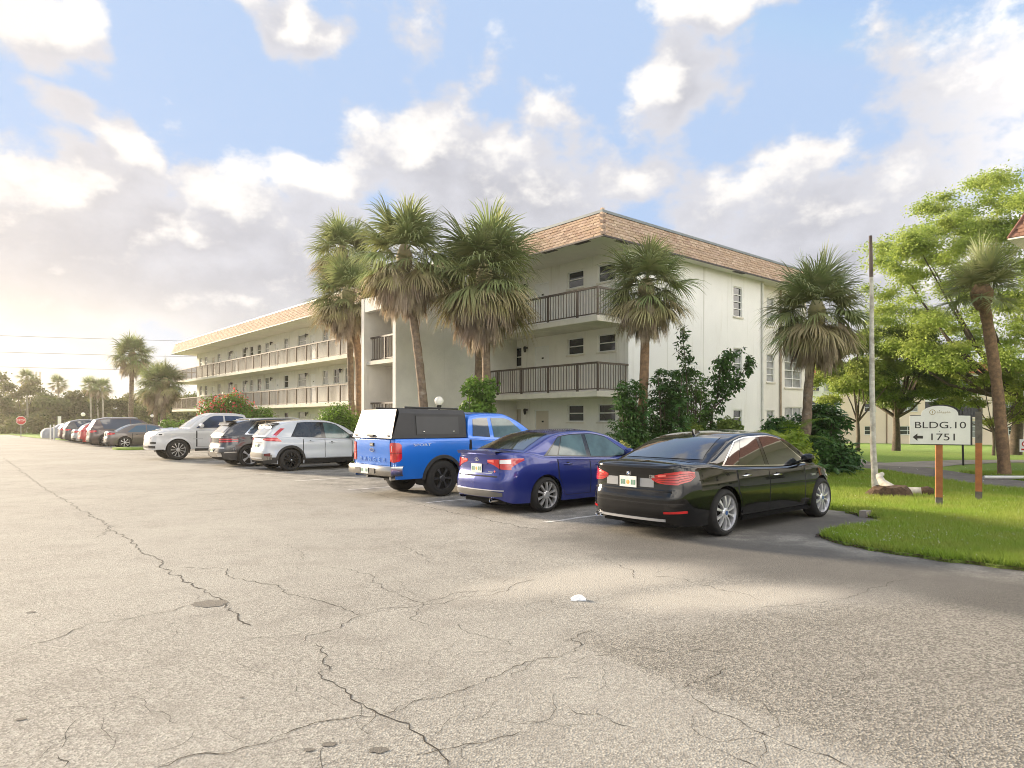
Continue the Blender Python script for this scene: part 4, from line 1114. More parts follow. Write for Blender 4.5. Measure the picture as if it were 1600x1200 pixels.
# --- black saloon, nearest
def black_saloon():
    P = paint('black', (0.004, 0.004, 0.0045), 0.0, 0.12)
    c = Car('sedan', 'glossy black sedan with chrome window surround and silver ten spoke wheels, nearest parked car', 'car', 6.28, 7.52,
            dict(L=4.90, W=1.86, H=1.464, R=.335, arch=.385, axles=(1.10, 4.07), sill=.19, over_r=.07, over_f=.02, side=SIDE, rear=[(.1, .10), (.25, .04), (.42, 0), (.60, .0), (.66, .035), (.72, .05), (.90, .055), (1.02, .03), (1.2, .05)], front=FRONT, round=.055, crown=.035,
                 zs=[(0, 1.03), (.25, 1.05), (.75, 1.045), (1.2, .985), (2.0, .955), (3.0, .925), (3.45, .945), (4.0, .90), (4.5, .80), (4.78, .70), (4.9, .64)]))
    c.body(P)
    c.greenhouse(P, [(.74, 1.03), (1.15, 1.22), (1.55, 1.375), (2.0, 1.45), (2.6, 1.462), (3.05, 1.40), (3.5, 1.20), (3.92, .93)], tum=.36, bow=(.13, .16))
    c.wheels('double', 5, ALLOY, .245, .245, cap=mat('cap_blue', (.05, .10, .25), .3))
    c.screen(.86, 1.60, .90, .82, 'rear_window', TINT); c.screen(3.80, 2.98, .92, .84, 'windscreen', TINT)
    for sd in (-1, 1):
        c.door_(sd, 1.42, 2.28, P, CHROME); c.door_(sd, 2.30, 3.42, P, CHROME)
        # chrome surround behind the glass, then the three panes
        c.sidewin(sd, 1.10, 3.62, 1.62, 2.95, 'window_surround', CHROME, lo=.008, hi=.048, off=.003)
        c.sidewin(sd, 1.17, 1.52, 1.64, 1.80, 'window', TINT, off=.008, lo=.026, hi=.064); c.sidewin(sd, 1.53, 2.26, 1.81, 2.28, 'window', TINT, off=.008, lo=.026, hi=.064)
        c.sidewin(sd, 2.27, 2.37, 2.29, 2.37, 'pillar', GLOSSB, off=.007, lo=.026, hi=.064, n=3)
        c.sidewin(sd, 2.38, 3.54, 2.38, 2.96, 'window', TINT, off=.008, lo=.026, hi=.064)
        c.mirror_(sd, 3.38, P)
        c.skirt(P, .26)
        # tail lamps wrapping the corner: red with darker bands
        cols = [(c.s_y(sd * .40), .83, .875), (c.s_y(sd * .50), .79, .905), (c.s_y(sd * .62), .775, .93), (c.s_y(sd * .76), .77, .95), (sd * c.s_x(.20), .785, .957), (sd * c.s_x(.36), .82, .955), (sd * c.s_x(.45), .88, .94)]
        t = c.patch(cols, 'tail_lamp', REDL, .010, rows=6, n=24)
        for k in range(4):
            f = .14 + .2 * k
            c.patch([(a, l + (h - l) * f, l + (h - l) * (f + .045)) for a, l, h in cols], 'lamp_band', mat('red_dark', (.10, .004, .004), .2), .014, parent=t, rows=2, n=24)
        c.patch([(cols[1][0], .875, .895), (cols[2][0], .885, .908)], 'lamp_highlight', REDH, .015, parent=t, rows=2)
        c.patch([(c.s_y(sd * .60), .375, .405), (c.s_y(sd * .82), .385, .42)], 'reflector', REDL, .008)
        # headlamp corner
        c.patch([(sd * c.s_x(4.30), .70, .73), (sd * c.s_x(4.55), .62, .70), (c.s_y(sd * .60, False), .58, .66)], 'headlamp', WHITEL, .008)
    c.patch([(-c.s_x(.60), .80, .90), (-c.s_x(.80), .80, .90)], 'fuel_flap', P, .003)
    # boot lid: shut lines, plate recess, number
    c.rear_patch(-.66, .66, .70, .985, 'boot_lid', P, .004, n=11, rows=6)
    c.rear_patch(-.70, .70, .655, .685, 'bumper_gap', WELL, .003, n=11)
    c.rear_patch(-.43, .43, .725, .845, 'plate_recess', mat('recess_grey', (.30, .31, .33), .3, metal=.6), .006, n=7)
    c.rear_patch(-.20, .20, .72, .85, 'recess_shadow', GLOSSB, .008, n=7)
    c.plate(.785)
    c.badge(0, .905, .041, .041, CHROME); c.badge(0, .905, .033, .033, GLOSSB, 'emblem_ring', .009)
    for a, m in ((0, WHITEL), (1, mat('emblem_blue', (.03, .16, .45), .3)), (2, WHITEL), (3, mat('emblem_blue', (.03, .16, .45), .3))):
        x = c.rx(0, .905) - .012; t0 = a * math.pi / 2
        MB().add([(x, 0, .905)] + [(x, .022 * math.cos(t0 + k * math.pi / 12), .905 + .022 * math.sin(t0 + k * math.pi / 12)) for k in range(7)], [(0, k, k + 1) for k in range(1, 7)]).build('emblem_quarter', m, c.root)
    c.rear_text('528i', -.40, .872, .055, CHROME)
    c.rear_patch(-.62, .62, .265, .30, 'bumper_trim', ALLOY, .012, n=11)
    c.rear_patch(-.80, .80, .50, .515, 'bumper_crease', GLOSSB, .006, n=13)
    c.exhaust(.55, .27, .034, True)
    # spoiler lip, roof fin
    MB().add([(1.62, -.03, 1.41), (1.62, .03, 1.41), (1.86, 0, 1.445), (1.60, 0, 1.51), (1.66, 0, 1.515)], [(0, 1, 3), (0, 3, 4), (1, 4, 3), (0, 4, 2), (1, 2, 4)]).build('roof_fin', P, c.root)
    c.patch([(-c.s_x(3.66), .735, .765), (-c.s_x(3.80), .74, .77)], 'side_marker', CHROME, .008)
black_saloon()

# --- purple-blue saloon
def blue_saloon():
    P = paint('violet', (0.014, 0.028, 0.215), 0.35, 0.24)
    c = Car('sedan', 'violet blue sedan with red tail lamps and clear windows beside the blue pickup', 'car', 9.72, 7.43,
            dict(L=4.64, W=1.775, H=1.455, R=.318, arch=.365, axles=(.99, 3.69), sill=.19, over_r=.10, side=SIDE, rear=[(.1, .12), (.25, .06), (.40, .0), (.60, .0), (.66, .03), (.74, .07), (.95, .07), (1.08, .03), (1.2, .06)], front=FRONT, round=.05, crown=.03,
                 zs=[(0, 1.08), (.25, 1.09), (.6, 1.075), (1.0, 1.0), (1.8, .965), (2.8, .925), (3.2, .94), (3.8, .88), (4.3, .76), (4.64, .62)]))
    c.body(P)
    c.greenhouse(P, [(.52, 1.07), (.95, 1.24), (1.35, 1.385), (1.8, 1.445), (2.3, 1.455), (2.8, 1.38), (3.3, 1.15), (3.70, .92)], tum=.38, bow=(.12, .16))
    c.wheels('double', 5, mat('machined_alloy', (.62, .61, .60), .3, metal=.6), .22, .235)
    c.screen(.64, 1.36, .90, .82, 'rear_window', TINT); c.screen(3.58, 2.74, .92, .84, 'windscreen', CLEARG)
    c.seats((1.75, 2.55))
    for sd in (-1, 1):
        c.door_(sd, 1.28, 2.10, P, P); c.door_(sd, 2.12, 3.18, P, P)
        c.sidewin(sd, .98, 3.42, 1.45, 2.75, 'window_surround', GLOSSB, lo=.012, hi=.052, off=.002)
        c.sidewin(sd, 1.06, 1.30, 1.44, 1.52, 'window', CLEARG if 0 else mat('privacy_glass', (.03, .05, .06), .03, spec=.9), lo=.03, hi=.07, off=.006); 
        for a in ((1.33, 2.08, 1.55, 2.10), (2.20, 3.34, 2.20, 2.76)): c.sidewin(sd, *a, 'window', mat('green_tint', (.085, .15, .15), .03, spec=.9, var=.5, vscale=2.4), lo=.03, hi=.07, off=.006)
        c.mirror_(sd, 3.16, P)
        cols = [(c.s_y(sd * .30), .905, .955), (c.s_y(sd * .46), .865, .965), (c.s_y(sd * .60), .80, .97), (c.s_y(sd * .76), .785, .985), (sd * c.s_x(.24), .83, .99), (sd * c.s_x(.50), .95, .985)]
        t = c.patch(cols, 'tail_lamp', REDL, .010, rows=6, n=24)
        c.patch([(a, l + (h - l) * .55, l + (h - l) * .92) for a, l, h in cols[2:5]], 'lamp_highlight', WHITEL, .014, parent=t, rows=3)
        c.patch([(a, l + (h - l) * .45, l + (h - l) * .9) for a, l, h in cols[:2]], 'lamp_inner', REDH, .014, parent=t, rows=3)
        c.patch([(cols[2][0] - sd * .001, .795, .975), (cols[2][0] + sd * .001, .795, .975)], 'lamp_split', WELL, .016, parent=t, rows=4)
        c.patch([(sd * c.s_x(4.05), .70, .74), (sd * c.s_x(4.3), .62, .71), (c.s_y(sd * .55, False), .56, .64)], 'headlamp', WHITEL, .008)
    c.rear_patch(-.60, .60, .68, 1.00, 'boot_lid', P, .004, n=11, rows=6)
    c.rear_patch(-.56, .56, .655, .676, 'bumper_gap', WELL, .003, n=11)
    c.rear_patch(-.42, .42, .71, .72, 'boot_moulding', CHROME, .012, n=7)
    c.rear_patch(-.30, .30, .875, .90, 'boot_garnish', mat('violet_dark', (.02, .02, .16), .2, coat=1), .014, n=7)
    c.plate(.80)
    c.badge(0, .965, .065, .045, CHROME); c.badge(0, .965, .052, .034, P, 'emblem_field', .009); c.badge(0, .972, .03, .018, CHROME, 'emblem_ring', .011); c.badge(0, .972, .02, .011, P, 'emblem_eye', .012); c.badge(0, .955, .012, .024, CHROME, 'emblem_stem', .0125)
    c.badge(-.47, .755, .017, .017, REDH, 'trim_badge', .012)
    c.rear_patch(-.44, -.32, .735, .75, 'model_badge', CHROME, .012, n=3)
    c.rear_patch(-.66, .66, .30, .42, 'diffuser', mat('grey_plastic', (.13, .125, .115), .6), .012, n=11, taper=.03)
    c.rear_patch(-.68, .68, .42, .435, 'diffuser_lip', ALLOY, .016, n=11)
    c.exhaust(-.42, .25, .035)
    rows = [[(.055, y, c.zs(.06) - .035), (.028, y, c.zs(.05) + .022 - .012 * (y / .6)**2), (.06, y, c.zs(.05) + .030 - .012 * (y / .6)**2), (.22, y, c.zs(.22) + .016)] for y in np.linspace(-.56, .56, 13)]
    MB().grid(rows).build('boot_spoiler', P, c.root, smooth=40)
blue_saloon()

# --- blue pickup with canopy
def pickup_bed_lines(c, P): pass
def blue_pickup():
    P = paint('blue', (0.007, 0.16, 0.66), 0.2, 0.25)
    c = Car('pickup_truck', 'bright blue pickup truck with a black and silver bed canopy', 'pickup', 13.1, 7.22,
            dict(L=5.35, W=1.86, H=1.82, R=.395, arch=.455, axles=(1.25, 4.47), sill=.42, over_r=.14, over_f=-.05, archk=.97,
                 plan=[(0, 0), (.006, .40), (.015, .80), (.05, .93), (.14, .97), (.5, .985), (1.3, 1), (3, 1), (4.1, 1), (4.7, .97), (5.05, .88), (5.25, .68), (5.33, .35), (5.35, 0)],
                 side=[(.3, .05), (.5, .02), (.7, .0), (.9, .0), (1.1, .01), (1.3, .03), (1.5, .05)], rear=[(.3, .06), (.5, .05), (.7, .05), (.9, .05), (1.1, .04), (1.3, .05), (1.5, .05)], front=[(.2, .10), (.4, .02), (.7, 0), (1.0, .05), (1.15, .12), (1.5, .3)],
                 round=.04, crown=.02, zs=[(0, 1.27), (1.0, 1.265), (1.98, 1.26), (2.6, 1.22), (3.6, 1.19), (4.0, 1.20), (4.6, 1.14), (5.1, 1.05), (5.35, .95)]))
    c.body(P)
    c.greenhouse(P, [(1.96, 1.25), (1.99, 1.50), (2.10, 1.77), (2.5, 1.82), (3.1, 1.815), (3.45, 1.70), (3.85, 1.45), (4.15, 1.20)], tum=.28, bow=(.02, .14), rc=.09)
    c.wheels('single', 6, DKALLOY, .265, .235)
    c.screen(4.05, 3.42, .92, .86, 'windscreen', CLEARG); c.seats((2.6, 3.1)); c.arch_trim(TRIM, .06, .02)
    for sd in (-1, 1):
        c.door_(sd, 2.03, 2.62, P, None); c.door_(sd, 2.64, 3.75, P, P, hz=1.05)
        c.sidewin(sd, 2.10, 2.60, 2.18, 2.62, 'window', TINT, lo=.05, hi=.11); c.sidewin(sd, 2.72, 3.78, 2.72, 3.30, 'window', mat('green_tint', ()), lo=.05, hi=.11)
        c.mirror_(sd, 3.62, TRIM, .14, 1.3)
        c.patch([(sd * c.s_x(x), c.sill + .01, 1.24) for x in (1.95, 1.965)], 'bed_gap', WELL, .002, rows=6)
        cols = [(c.s_y(sd * .735), .80, 1.17), (c.s_y(sd * .80), .78, 1.19), (c.s_y(sd * .87), .775, 1.19), (sd * c.s_x(.16), .80, 1.18), (sd * c.s_x(.21), .86, 1.14)]
        t = c.patch(cols, 'tail_lamp', REDL, .022, rows=7, n=20)
        c.patch([(cols[1][0] - sd * .001, 1.00, 1.12), (cols[1][0] + sd * .004, 1.00, 1.12)], 'lamp_reverse', WHITEL, .028, parent=t, rows=3)
        c.patch([(cols[0][0] + sd * .003, .84, .92), (cols[1][0], .84, .92)], 'lamp_lower', REDH, .027, parent=t, rows=3)
        c.patch([(a, .955, .97) for a, l, h in cols], 'lamp_band', mat('red_dark', ()), .026, parent=t, rows=2, n=20)
        c.patch([(sd * c.s_x(4.75), .90, 1.02), (sd * c.s_x(5.0), .85, 1.00)], 'headlamp', WHITEL, .01)
    # tailgate with handle, badge and pressed lettering
    tg = c.rear_patch(-.715, .715, .70, 1.235, 'tailgate', P, .012, n=11, rows=9)
    c.rear_patch(-.73, .73, .685, .70, 'tailgate_gap', WELL, .004, n=9)
    for sd in (-1, 1): c.patch([(c.s_y(sd * .722), .70, 1.24), (c.s_y(sd * .732), .70, 1.24)], 'tailgate_gap', WELL, .004, rows=4)
    x = c.rx(0, 1.13) - .022
    MB().box(x - .006, x + .02, -.075, .075, 1.10, 1.17).build('tailgate_handle', TRIM, c.root); MB().box(x - .012, x - .005, -.06, .06, 1.125, 1.145).build('handle_bar', CHROME, c.root)
    c.badge(0, 1.02, .095, .04, CHROME, off=.026); c.badge(0, 1.02, .083, .032, mat('emblem_navy', (.02, .06, .22), .25), 'emblem_field', .029)
    for k, ch in enumerate('RANGER'): c.rear_text(ch, .50 - .20 * k, .815, .13, mat('pressed_letter', (.10, .27, .66), .3, coat=1), 'tailgate_letter', wscale=1.35).location.x -= .012
    # decal on the bed side
    for sd in (-1, 1):
        me = text_mesh('SPORT', .10, mat('decal_silver', (.55, .58, .62), .4), 'decal', depth=.001)
        p = c.S(sd * c.s_x(.72), 1.13, .006); o = link('decal', me, c.root, p, (R(90), 0, 0 if sd < 0 else math.pi)); o.scale = (1.5, .75, 1)
    # chrome rear bumper, hitch
    bx = [(-.12, .0), (-.13, .35), (-.115, .70), (-.04, .92), (.22, .95)]
    rows = []
    full = [(a, -b) for a, b in reversed(bx[1:])] + bx
    for a, b in full: rows.append([(a + .10, b * .97, .50), (a + .01, b, .50), (a - .012, b, .53), (a - .012, b, .66), (a + .02, b * .985, .70), (a + .12, b * .95, .70)])
    MB().grid(rows).build('rear_bumper', mat('bumper_chrome', (.42, .40, .37), .22, metal=1.0), c.root, smooth=45)
    for s0 in (-1, 1):
        MB().box(-.155, -.11, s0 * .20 if s0 > 0 else -.42, .42 if s0 > 0 else -.20, .54, .65).build('bumper_step', TRIM, c.root)
    o = MB().box(-.158, -.150, -.155, .155, .525, .675).build('licence_plate', PLATE, c.root)
    for k in range(6):
        if k in (2, 3): continue
        MB().box(-.162, -.1585, .115 - k * .046 - .014, .115 - k * .046 + .014, .565, .63).build('plate_character', PGREEN, o)
    MB().tube([(-.10, -.02, .47), (.4, -.02, .45)], .035, 10).build('tow_hitch', TRIM, c.root)
    MB().tube([(.15, -.55, .42), (.9, -.55, .45)], .04, 10).build('tailpipe', ALLOY, c.root, smooth=60)
    MB().tube([(1.25, -.6, .395), (1.25, .6, .395)], .05, 10).build('rear_axle', WELL, c.root, smooth=60)
    # canopy over the bed: silver rear door, black sides with a locker door
    can = MB(); z0, z1 = 1.275, 1.90
    sec = lambda x, t, zt: [(x, -.86, z0), (x, -.80, zt - .10), (x, -.74, zt), (x, .74, zt), (x, .80, zt - .10), (x, .86, z0)]
    can.grid([[(.02, *p[1:]) if p[2] == z0 else (.13 + .10 * ((p[2] - z0) / .6), p[1], p[2]) for p in sec(0, 0, z1)], sec(.45, 0, z1), sec(1.90, 0, z1 - .02), [(1.94, p[1] * .98, p[2]) for p in sec(1.92, 0, z1 - .03)]])
    canopy = can.build('canopy', mat('canopy_black', (.035, .035, .037), .55, var=.15, bump=.15, bscale=200), c.root)
    MB().quad((1.935, -.8, z0), (1.935, .8, z0), (1.935, .72, z1 - .04), (1.935, -.72, z1 - .04)).build('canopy_front', TRIM, canopy)
    rp = lambda y, z: (.012 + .19 * (z - z0) / (z1 - z0) - .008, y, z)
    SILV = mat('canopy_silver', (.17, .162, .148), .5, metal=.0, var=.12)
    mb = MB(); mb.grid([[rp(y * (.845 - .10 * (z - z0) / .6), z) for y in np.linspace(-1, 1, 7)] for z in (z0 + .004, z0 + .15, z0 + .3, z0 + .45, z1 - .012)])
    rd = mb.build('canopy_rear_door', SILV, canopy, smooth=40)
    for (ya, yb, za, zb) in ((-.68, .68, z0 + .10, z0 + .115), (-.60, .60, z1 - .14, z1 - .125)): MB().grid([[tuple(Vector(rp(y, z)) + Vector((-.006, 0, 0))) for y in (ya, yb)] for z in (za, zb)]).build('panel_edge', mat('panel_line', (.25, .24, .22), .5), rd)
    for sd in (-1, 1): MB().grid([[tuple(Vector(rp(sd * (.68 - .08 * q + k), z0 + .11 + .38 * q)) + Vector((-.006, 0, 0))) for k in (0, .012)] for q in (0, 1)]).build('panel_edge', mat('panel_line', ()), rd)
    MB().box(-.025, .02, -.13, .13, z0 + .035, z0 + .075).build('door_latch', TRIM, rd)
    for y in (-.70, .70): MB().lathe([(0, -.012), (.022, -.01), (.022, .01)], 12, 'X', (.005, y, z0 + .06)).build('door_lock', CHROME, rd)
    for sd in (-1, 1):
        f = lambda x, z: (x, sd * (.866 - .06 * (z - z0) / (z1 - z0 - .10)), z)
        pd = MB().grid([[f(x, z) for z in (z0 + .08, z0 + .46)] for x in (.62, 1.72)]).build('side_door', mat('canopy_panel', (.055, .056, .058), .5, var=.1), canopy)
        for x in (.80, 1.58): MB().lathe([(0, sd * .012), (.02, sd * .01), (.02, 0)], 12, 'Y', f(x, z0 + .13)).build('side_lock', CHROME, pd)
        MB().grid([[f(x, z) for z in (z0 + .06, z0 + .48)] for x in (.605, .62)]).build('panel_gap', WELL, pd)
    for y in (-.62, .62): MB().tube([(.45, y, z1 + .03), (1.85, y, z1 + .01)], .02, 8).build('roof_rail', TRIM, canopy)
blue_pickup()

# --- white crossover
def white_crossover():
    P = paint('white', (0.56, 0.585, 0.615), 0.0, 0.25)
    c = Car('crossover', 'white crossover with black wheels and black lower cladding beside the dark grey suv', 'car', 22.4, 8.10,
            dict(L=4.41, W=1.80, H=1.66, R=.355, arch=.415, axles=(.86, 3.53), sill=.24, over_r=.10, side=[(.1, .05), (.3, .02), (.5, .0), (.7, .012), (.85, .0), (1.0, .02), (1.2, .06)], rear=[(.1, .14), (.3, .06), (.5, .0), (.68, .02), (.80, .07), (1.0, .09), (1.15, .13), (1.3, .2)], front=FRONT, round=.05, crown=.03,
                 zs=[(0, 1.12), (.4, 1.14), (1.0, 1.10), (1.8, 1.06), (2.6, 1.02), (3.0, 1.02), (3.5, .98), (4.1, .88), (4.41, .74)]))
    c.body(P)
    c.greenhouse(P, [(.10, 1.11), (.30, 1.32), (.55, 1.52), (.95, 1.61), (1.6, 1.66), (2.2, 1.64), (2.7, 1.50), (3.1, 1.27), (3.38, 1.01)], tum=.33, bow=(.06, .14))
    c.wheels('double', 5, mat('black_alloy', (.012, .012, .013), .3, metal=.5), .235, .24, cap=CHROME); c.arch_trim(TRIM, .07, .015)
    c.screen(.16, .52, .80, .80, 'rear_window', mat('rear_glass_pale', (.40, .39, .36), .05, coat=.8)); c.screen(3.30, 2.62, .92, .84, 'windscreen', TINT)
    MB().grid([[(.46 + .05 * (y / .6)**2, y, 1.575), (.60, y, 1.555), (.30, y, 1.50)] for y in np.linspace(-.60, .60, 9)]).build('rear_spoiler', P, c.root, smooth=40)
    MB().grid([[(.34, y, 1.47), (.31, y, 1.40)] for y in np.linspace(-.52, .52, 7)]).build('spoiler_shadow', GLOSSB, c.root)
    c.seats((1.5, 2.2))
    for sd in (-1, 1):
        c.door_(sd, 1.28, 2.02, P, P, bot=.42); c.door_(sd, 2.04, 3.02, P, P, bot=.42)
        c.sidewin(sd, .88, 3.20, 1.16, 2.55, 'window_surround', GLOSSB, lo=.012, hi=.055, off=.002)
        c.sidewin(sd, .96, 1.93, 1.22, 1.93, 'window', mat('smoke_glass', (.035, .038, .04), .03, spec=.9, var=.6, vscale=3), lo=.03, hi=.075); c.sidewin(sd, 2.08, 3.08, 2.06, 2.56, 'window', mat('green_tint', ()), lo=.03, hi=.075)
        c.mirror_(sd, 2.96, GLOSSB)
        c.skirt(TRIM, .40)
        # boomerang tail lamp running up the rear pillar
        pts = [((.02, .46), (1.02, 1.07)), ((.05, .70), (1.00, 1.10)), ((.16, .84), (1.00, 1.135))]
        t = c.patch([(c.s_y(sd * .42), 1.02, 1.06), (c.s_y(sd * .66), .99, 1.09), (c.s_y(sd * .80), .98, 1.10), (sd * c.s_x(.42), .975, 1.10), (sd * c.s_x(.55), .965, .995)], 'tail_lamp', REDL, .014, rows=4, n=18)
        q = [(.22, 1.085, .0), (.34, 1.20, .0), (.47, 1.32, 0), (.58, 1.40, 0)]
        MB().grid([[(x, sd * (c.gy(max(x, c.x0 + .01), z) + .012), z), (x + .13, sd * (c.gy(x + .15, z) + .012), z - .01)] for x, z, _ in q]).build('lamp_upper', REDL, t)
        c.patch([(c.s_y(sd * .50), 1.03, 1.05), (sd * c.s_x(.36), 1.03, 1.06)], 'lamp_highlight', REDH, .018, parent=t, rows=2)
        c.patch([(c.s_y(sd * .62), .50, .58), (c.s_y(sd * .76), .49, .60), (sd * c.s_x(.22), .50, .58)], 'reflector', mat('red_dark', ()), .02)
        c.patch([(sd * c.s_x(3.9), .80, .87), (sd * c.s_x(4.15), .74, .85)], 'headlamp', WHITEL, .01)
        c.patch([(sd * c.s_x(x), .26, .46) for x in (.04, .2, .42)], 'corner_cladding', TRIM, .012, rows=3)
    c.rear_patch(-.78, .78, .34, .60, 'rear_cladding', mat('warm_grey_plastic', (.22, .20, .17), .5), .014, n=13, taper=.05)
    c.rear_patch(-.50, .50, .40, .45, 'skid_plate', ALLOY, .02, n=9)
    c.rear_patch(-.62, .62, .66, 1.08, 'tailgate', P, .004, n=11, rows=6)
    c.rear_patch(-.32, .32, .93, .95, 'plate_lintel', CHROME, .02, n=5); c.plate(.83)
    # rear wiper
    MB().tube([(.09, -.05, 1.17), (.13, .28, 1.21)], .012, 6).build('rear_wiper', TRIM, c.root)
white_crossover()

# --- dark grey suv
def grey_suv():
    P = paint('graphite', (0.050, 0.052, 0.058), 0.6, 0.25)
    c = Car('suv', 'dark grey suv with twin line tail lamps between the white pickup and white crossover', 'car', 25.55, 7.70,
            dict(L=4.95, W=1.975, H=1.715, R=.385, arch=.435, axles=(1.02, 3.98), sill=.25, over_r=.12, side=SIDE, rear=[(.1, .16), (.35, .05), (.5, .0), (.68, .03), (.85, .08), (1.05, .10), (1.2, .14)], front=FRONT, round=.06, crown=.03,
                 zs=[(0, 1.10), (.4, 1.14), (1.0, 1.14), (1.8, 1.10), (2.8, 1.06), (3.3, 1.06), (4.0, 1.02), (4.6, .92), (4.95, .78)]))
    c.body(P)
    c.greenhouse(P, [(.14, 1.09), (.34, 1.32), (.62, 1.55), (1.1, 1.66), (2.0, 1.715), (2.7, 1.69), (3.15, 1.55), (3.6, 1.27), (3.9, 1.04)], tum=.33, bow=(.06, .14))
    c.wheels('single', 5, ALLOY, .26, .285); c.screen(.24, .60, .82, .82, 'rear_window', mat('rear_glass_pale', ())); c.screen(3.80, 3.06, .92, .84, 'windscreen', TINT)
    MB().grid([[(.52 + .05 * (y / .6)**2, y, 1.635), (.70, y, 1.62), (.42, y, 1.57)] for y in np.linspace(-.66, .66, 9)]).build('rear_spoiler', paint('spoiler_silver', (.5, .5, .5)), c.root, smooth=40)
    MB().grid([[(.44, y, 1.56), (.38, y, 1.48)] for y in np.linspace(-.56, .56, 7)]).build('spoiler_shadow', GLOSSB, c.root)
    for sd in (-1, 1):
        c.door_(sd, 1.48, 2.35, P, CHROME, bot=.42); c.door_(sd, 2.37, 3.45, P, CHROME, bot=.42)
        c.sidewin(sd, .86, 3.72, 1.34, 2.98, 'window_surround', CHROME, lo=.012, hi=.05, off=.002)
        c.sidewin(sd, 1.00, 1.62, 1.40, 1.66, 'window', TINT, lo=.035, hi=.075); c.sidewin(sd, 1.66, 2.40, 1.70, 2.40, 'window', TINT, lo=.035, hi=.075); c.sidewin(sd, 2.46, 3.62, 2.46, 3.0, 'window', TINT, lo=.035, hi=.075)
        c.mirror_(sd, 3.40, P); c.skirt(GLOSSB, .34)
        for z in (.88, .955): c.patch([(c.s_y(sd * .46), z, z + .035), (c.s_y(sd * .70), z, z + .038), (sd * c.s_x(.30), z + .005, z + .04), (sd * c.s_x(.62), z + .02, z + .045)], 'tail_lamp', REDL, .010, rows=2, n=16)
        c.patch([(c.s_y(sd * .44), .85, 1.02), (c.s_y(sd * .72), .86, 1.03), (sd * c.s_x(.40), .88, 1.03)], 'lamp_housing', mat('red_dark', ()), .005, rows=3)
        c.patch([(c.s_y(sd * .80), .50, .535), (sd * c.s_x(.22), .505, .54), (sd * c.s_x(.56), .515, .545)], 'chrome_strip', CHROME, .012, rows=2)
        MB().tube([(1.1, sd * .70, 1.68), (1.3, sd * .70, 1.72), (2.7, sd * .70, 1.745), (2.95, sd * .70, 1.70)], .018, 8).build('roof_rail', ALLOY, c.root, smooth=60)
        c.patch([(c.s_y(sd * .50), .36, .46), (c.s_y(sd * .74), .37, .46)], 'tailpipe', CHROME, .03, rows=3)
    c.rear_patch(-.72, .72, .34, .54, 'rear_skid', mat('bumper_chrome', ()), .016, n=11, taper=.04); c.rear_patch(-.80, .80, .66, .70, 'tailgate_strip', CHROME, .01, n=11)
    c.plate(.60); c.rear_patch(-.42, .42, .86, 1.02, 'tailgate_panel', GLOSSB, .006, n=7)
    MB().tube([(.16, -.05, 1.16), (.20, .28, 1.20)], .012, 6).build('rear_wiper', TRIM, c.root)
grey_suv()

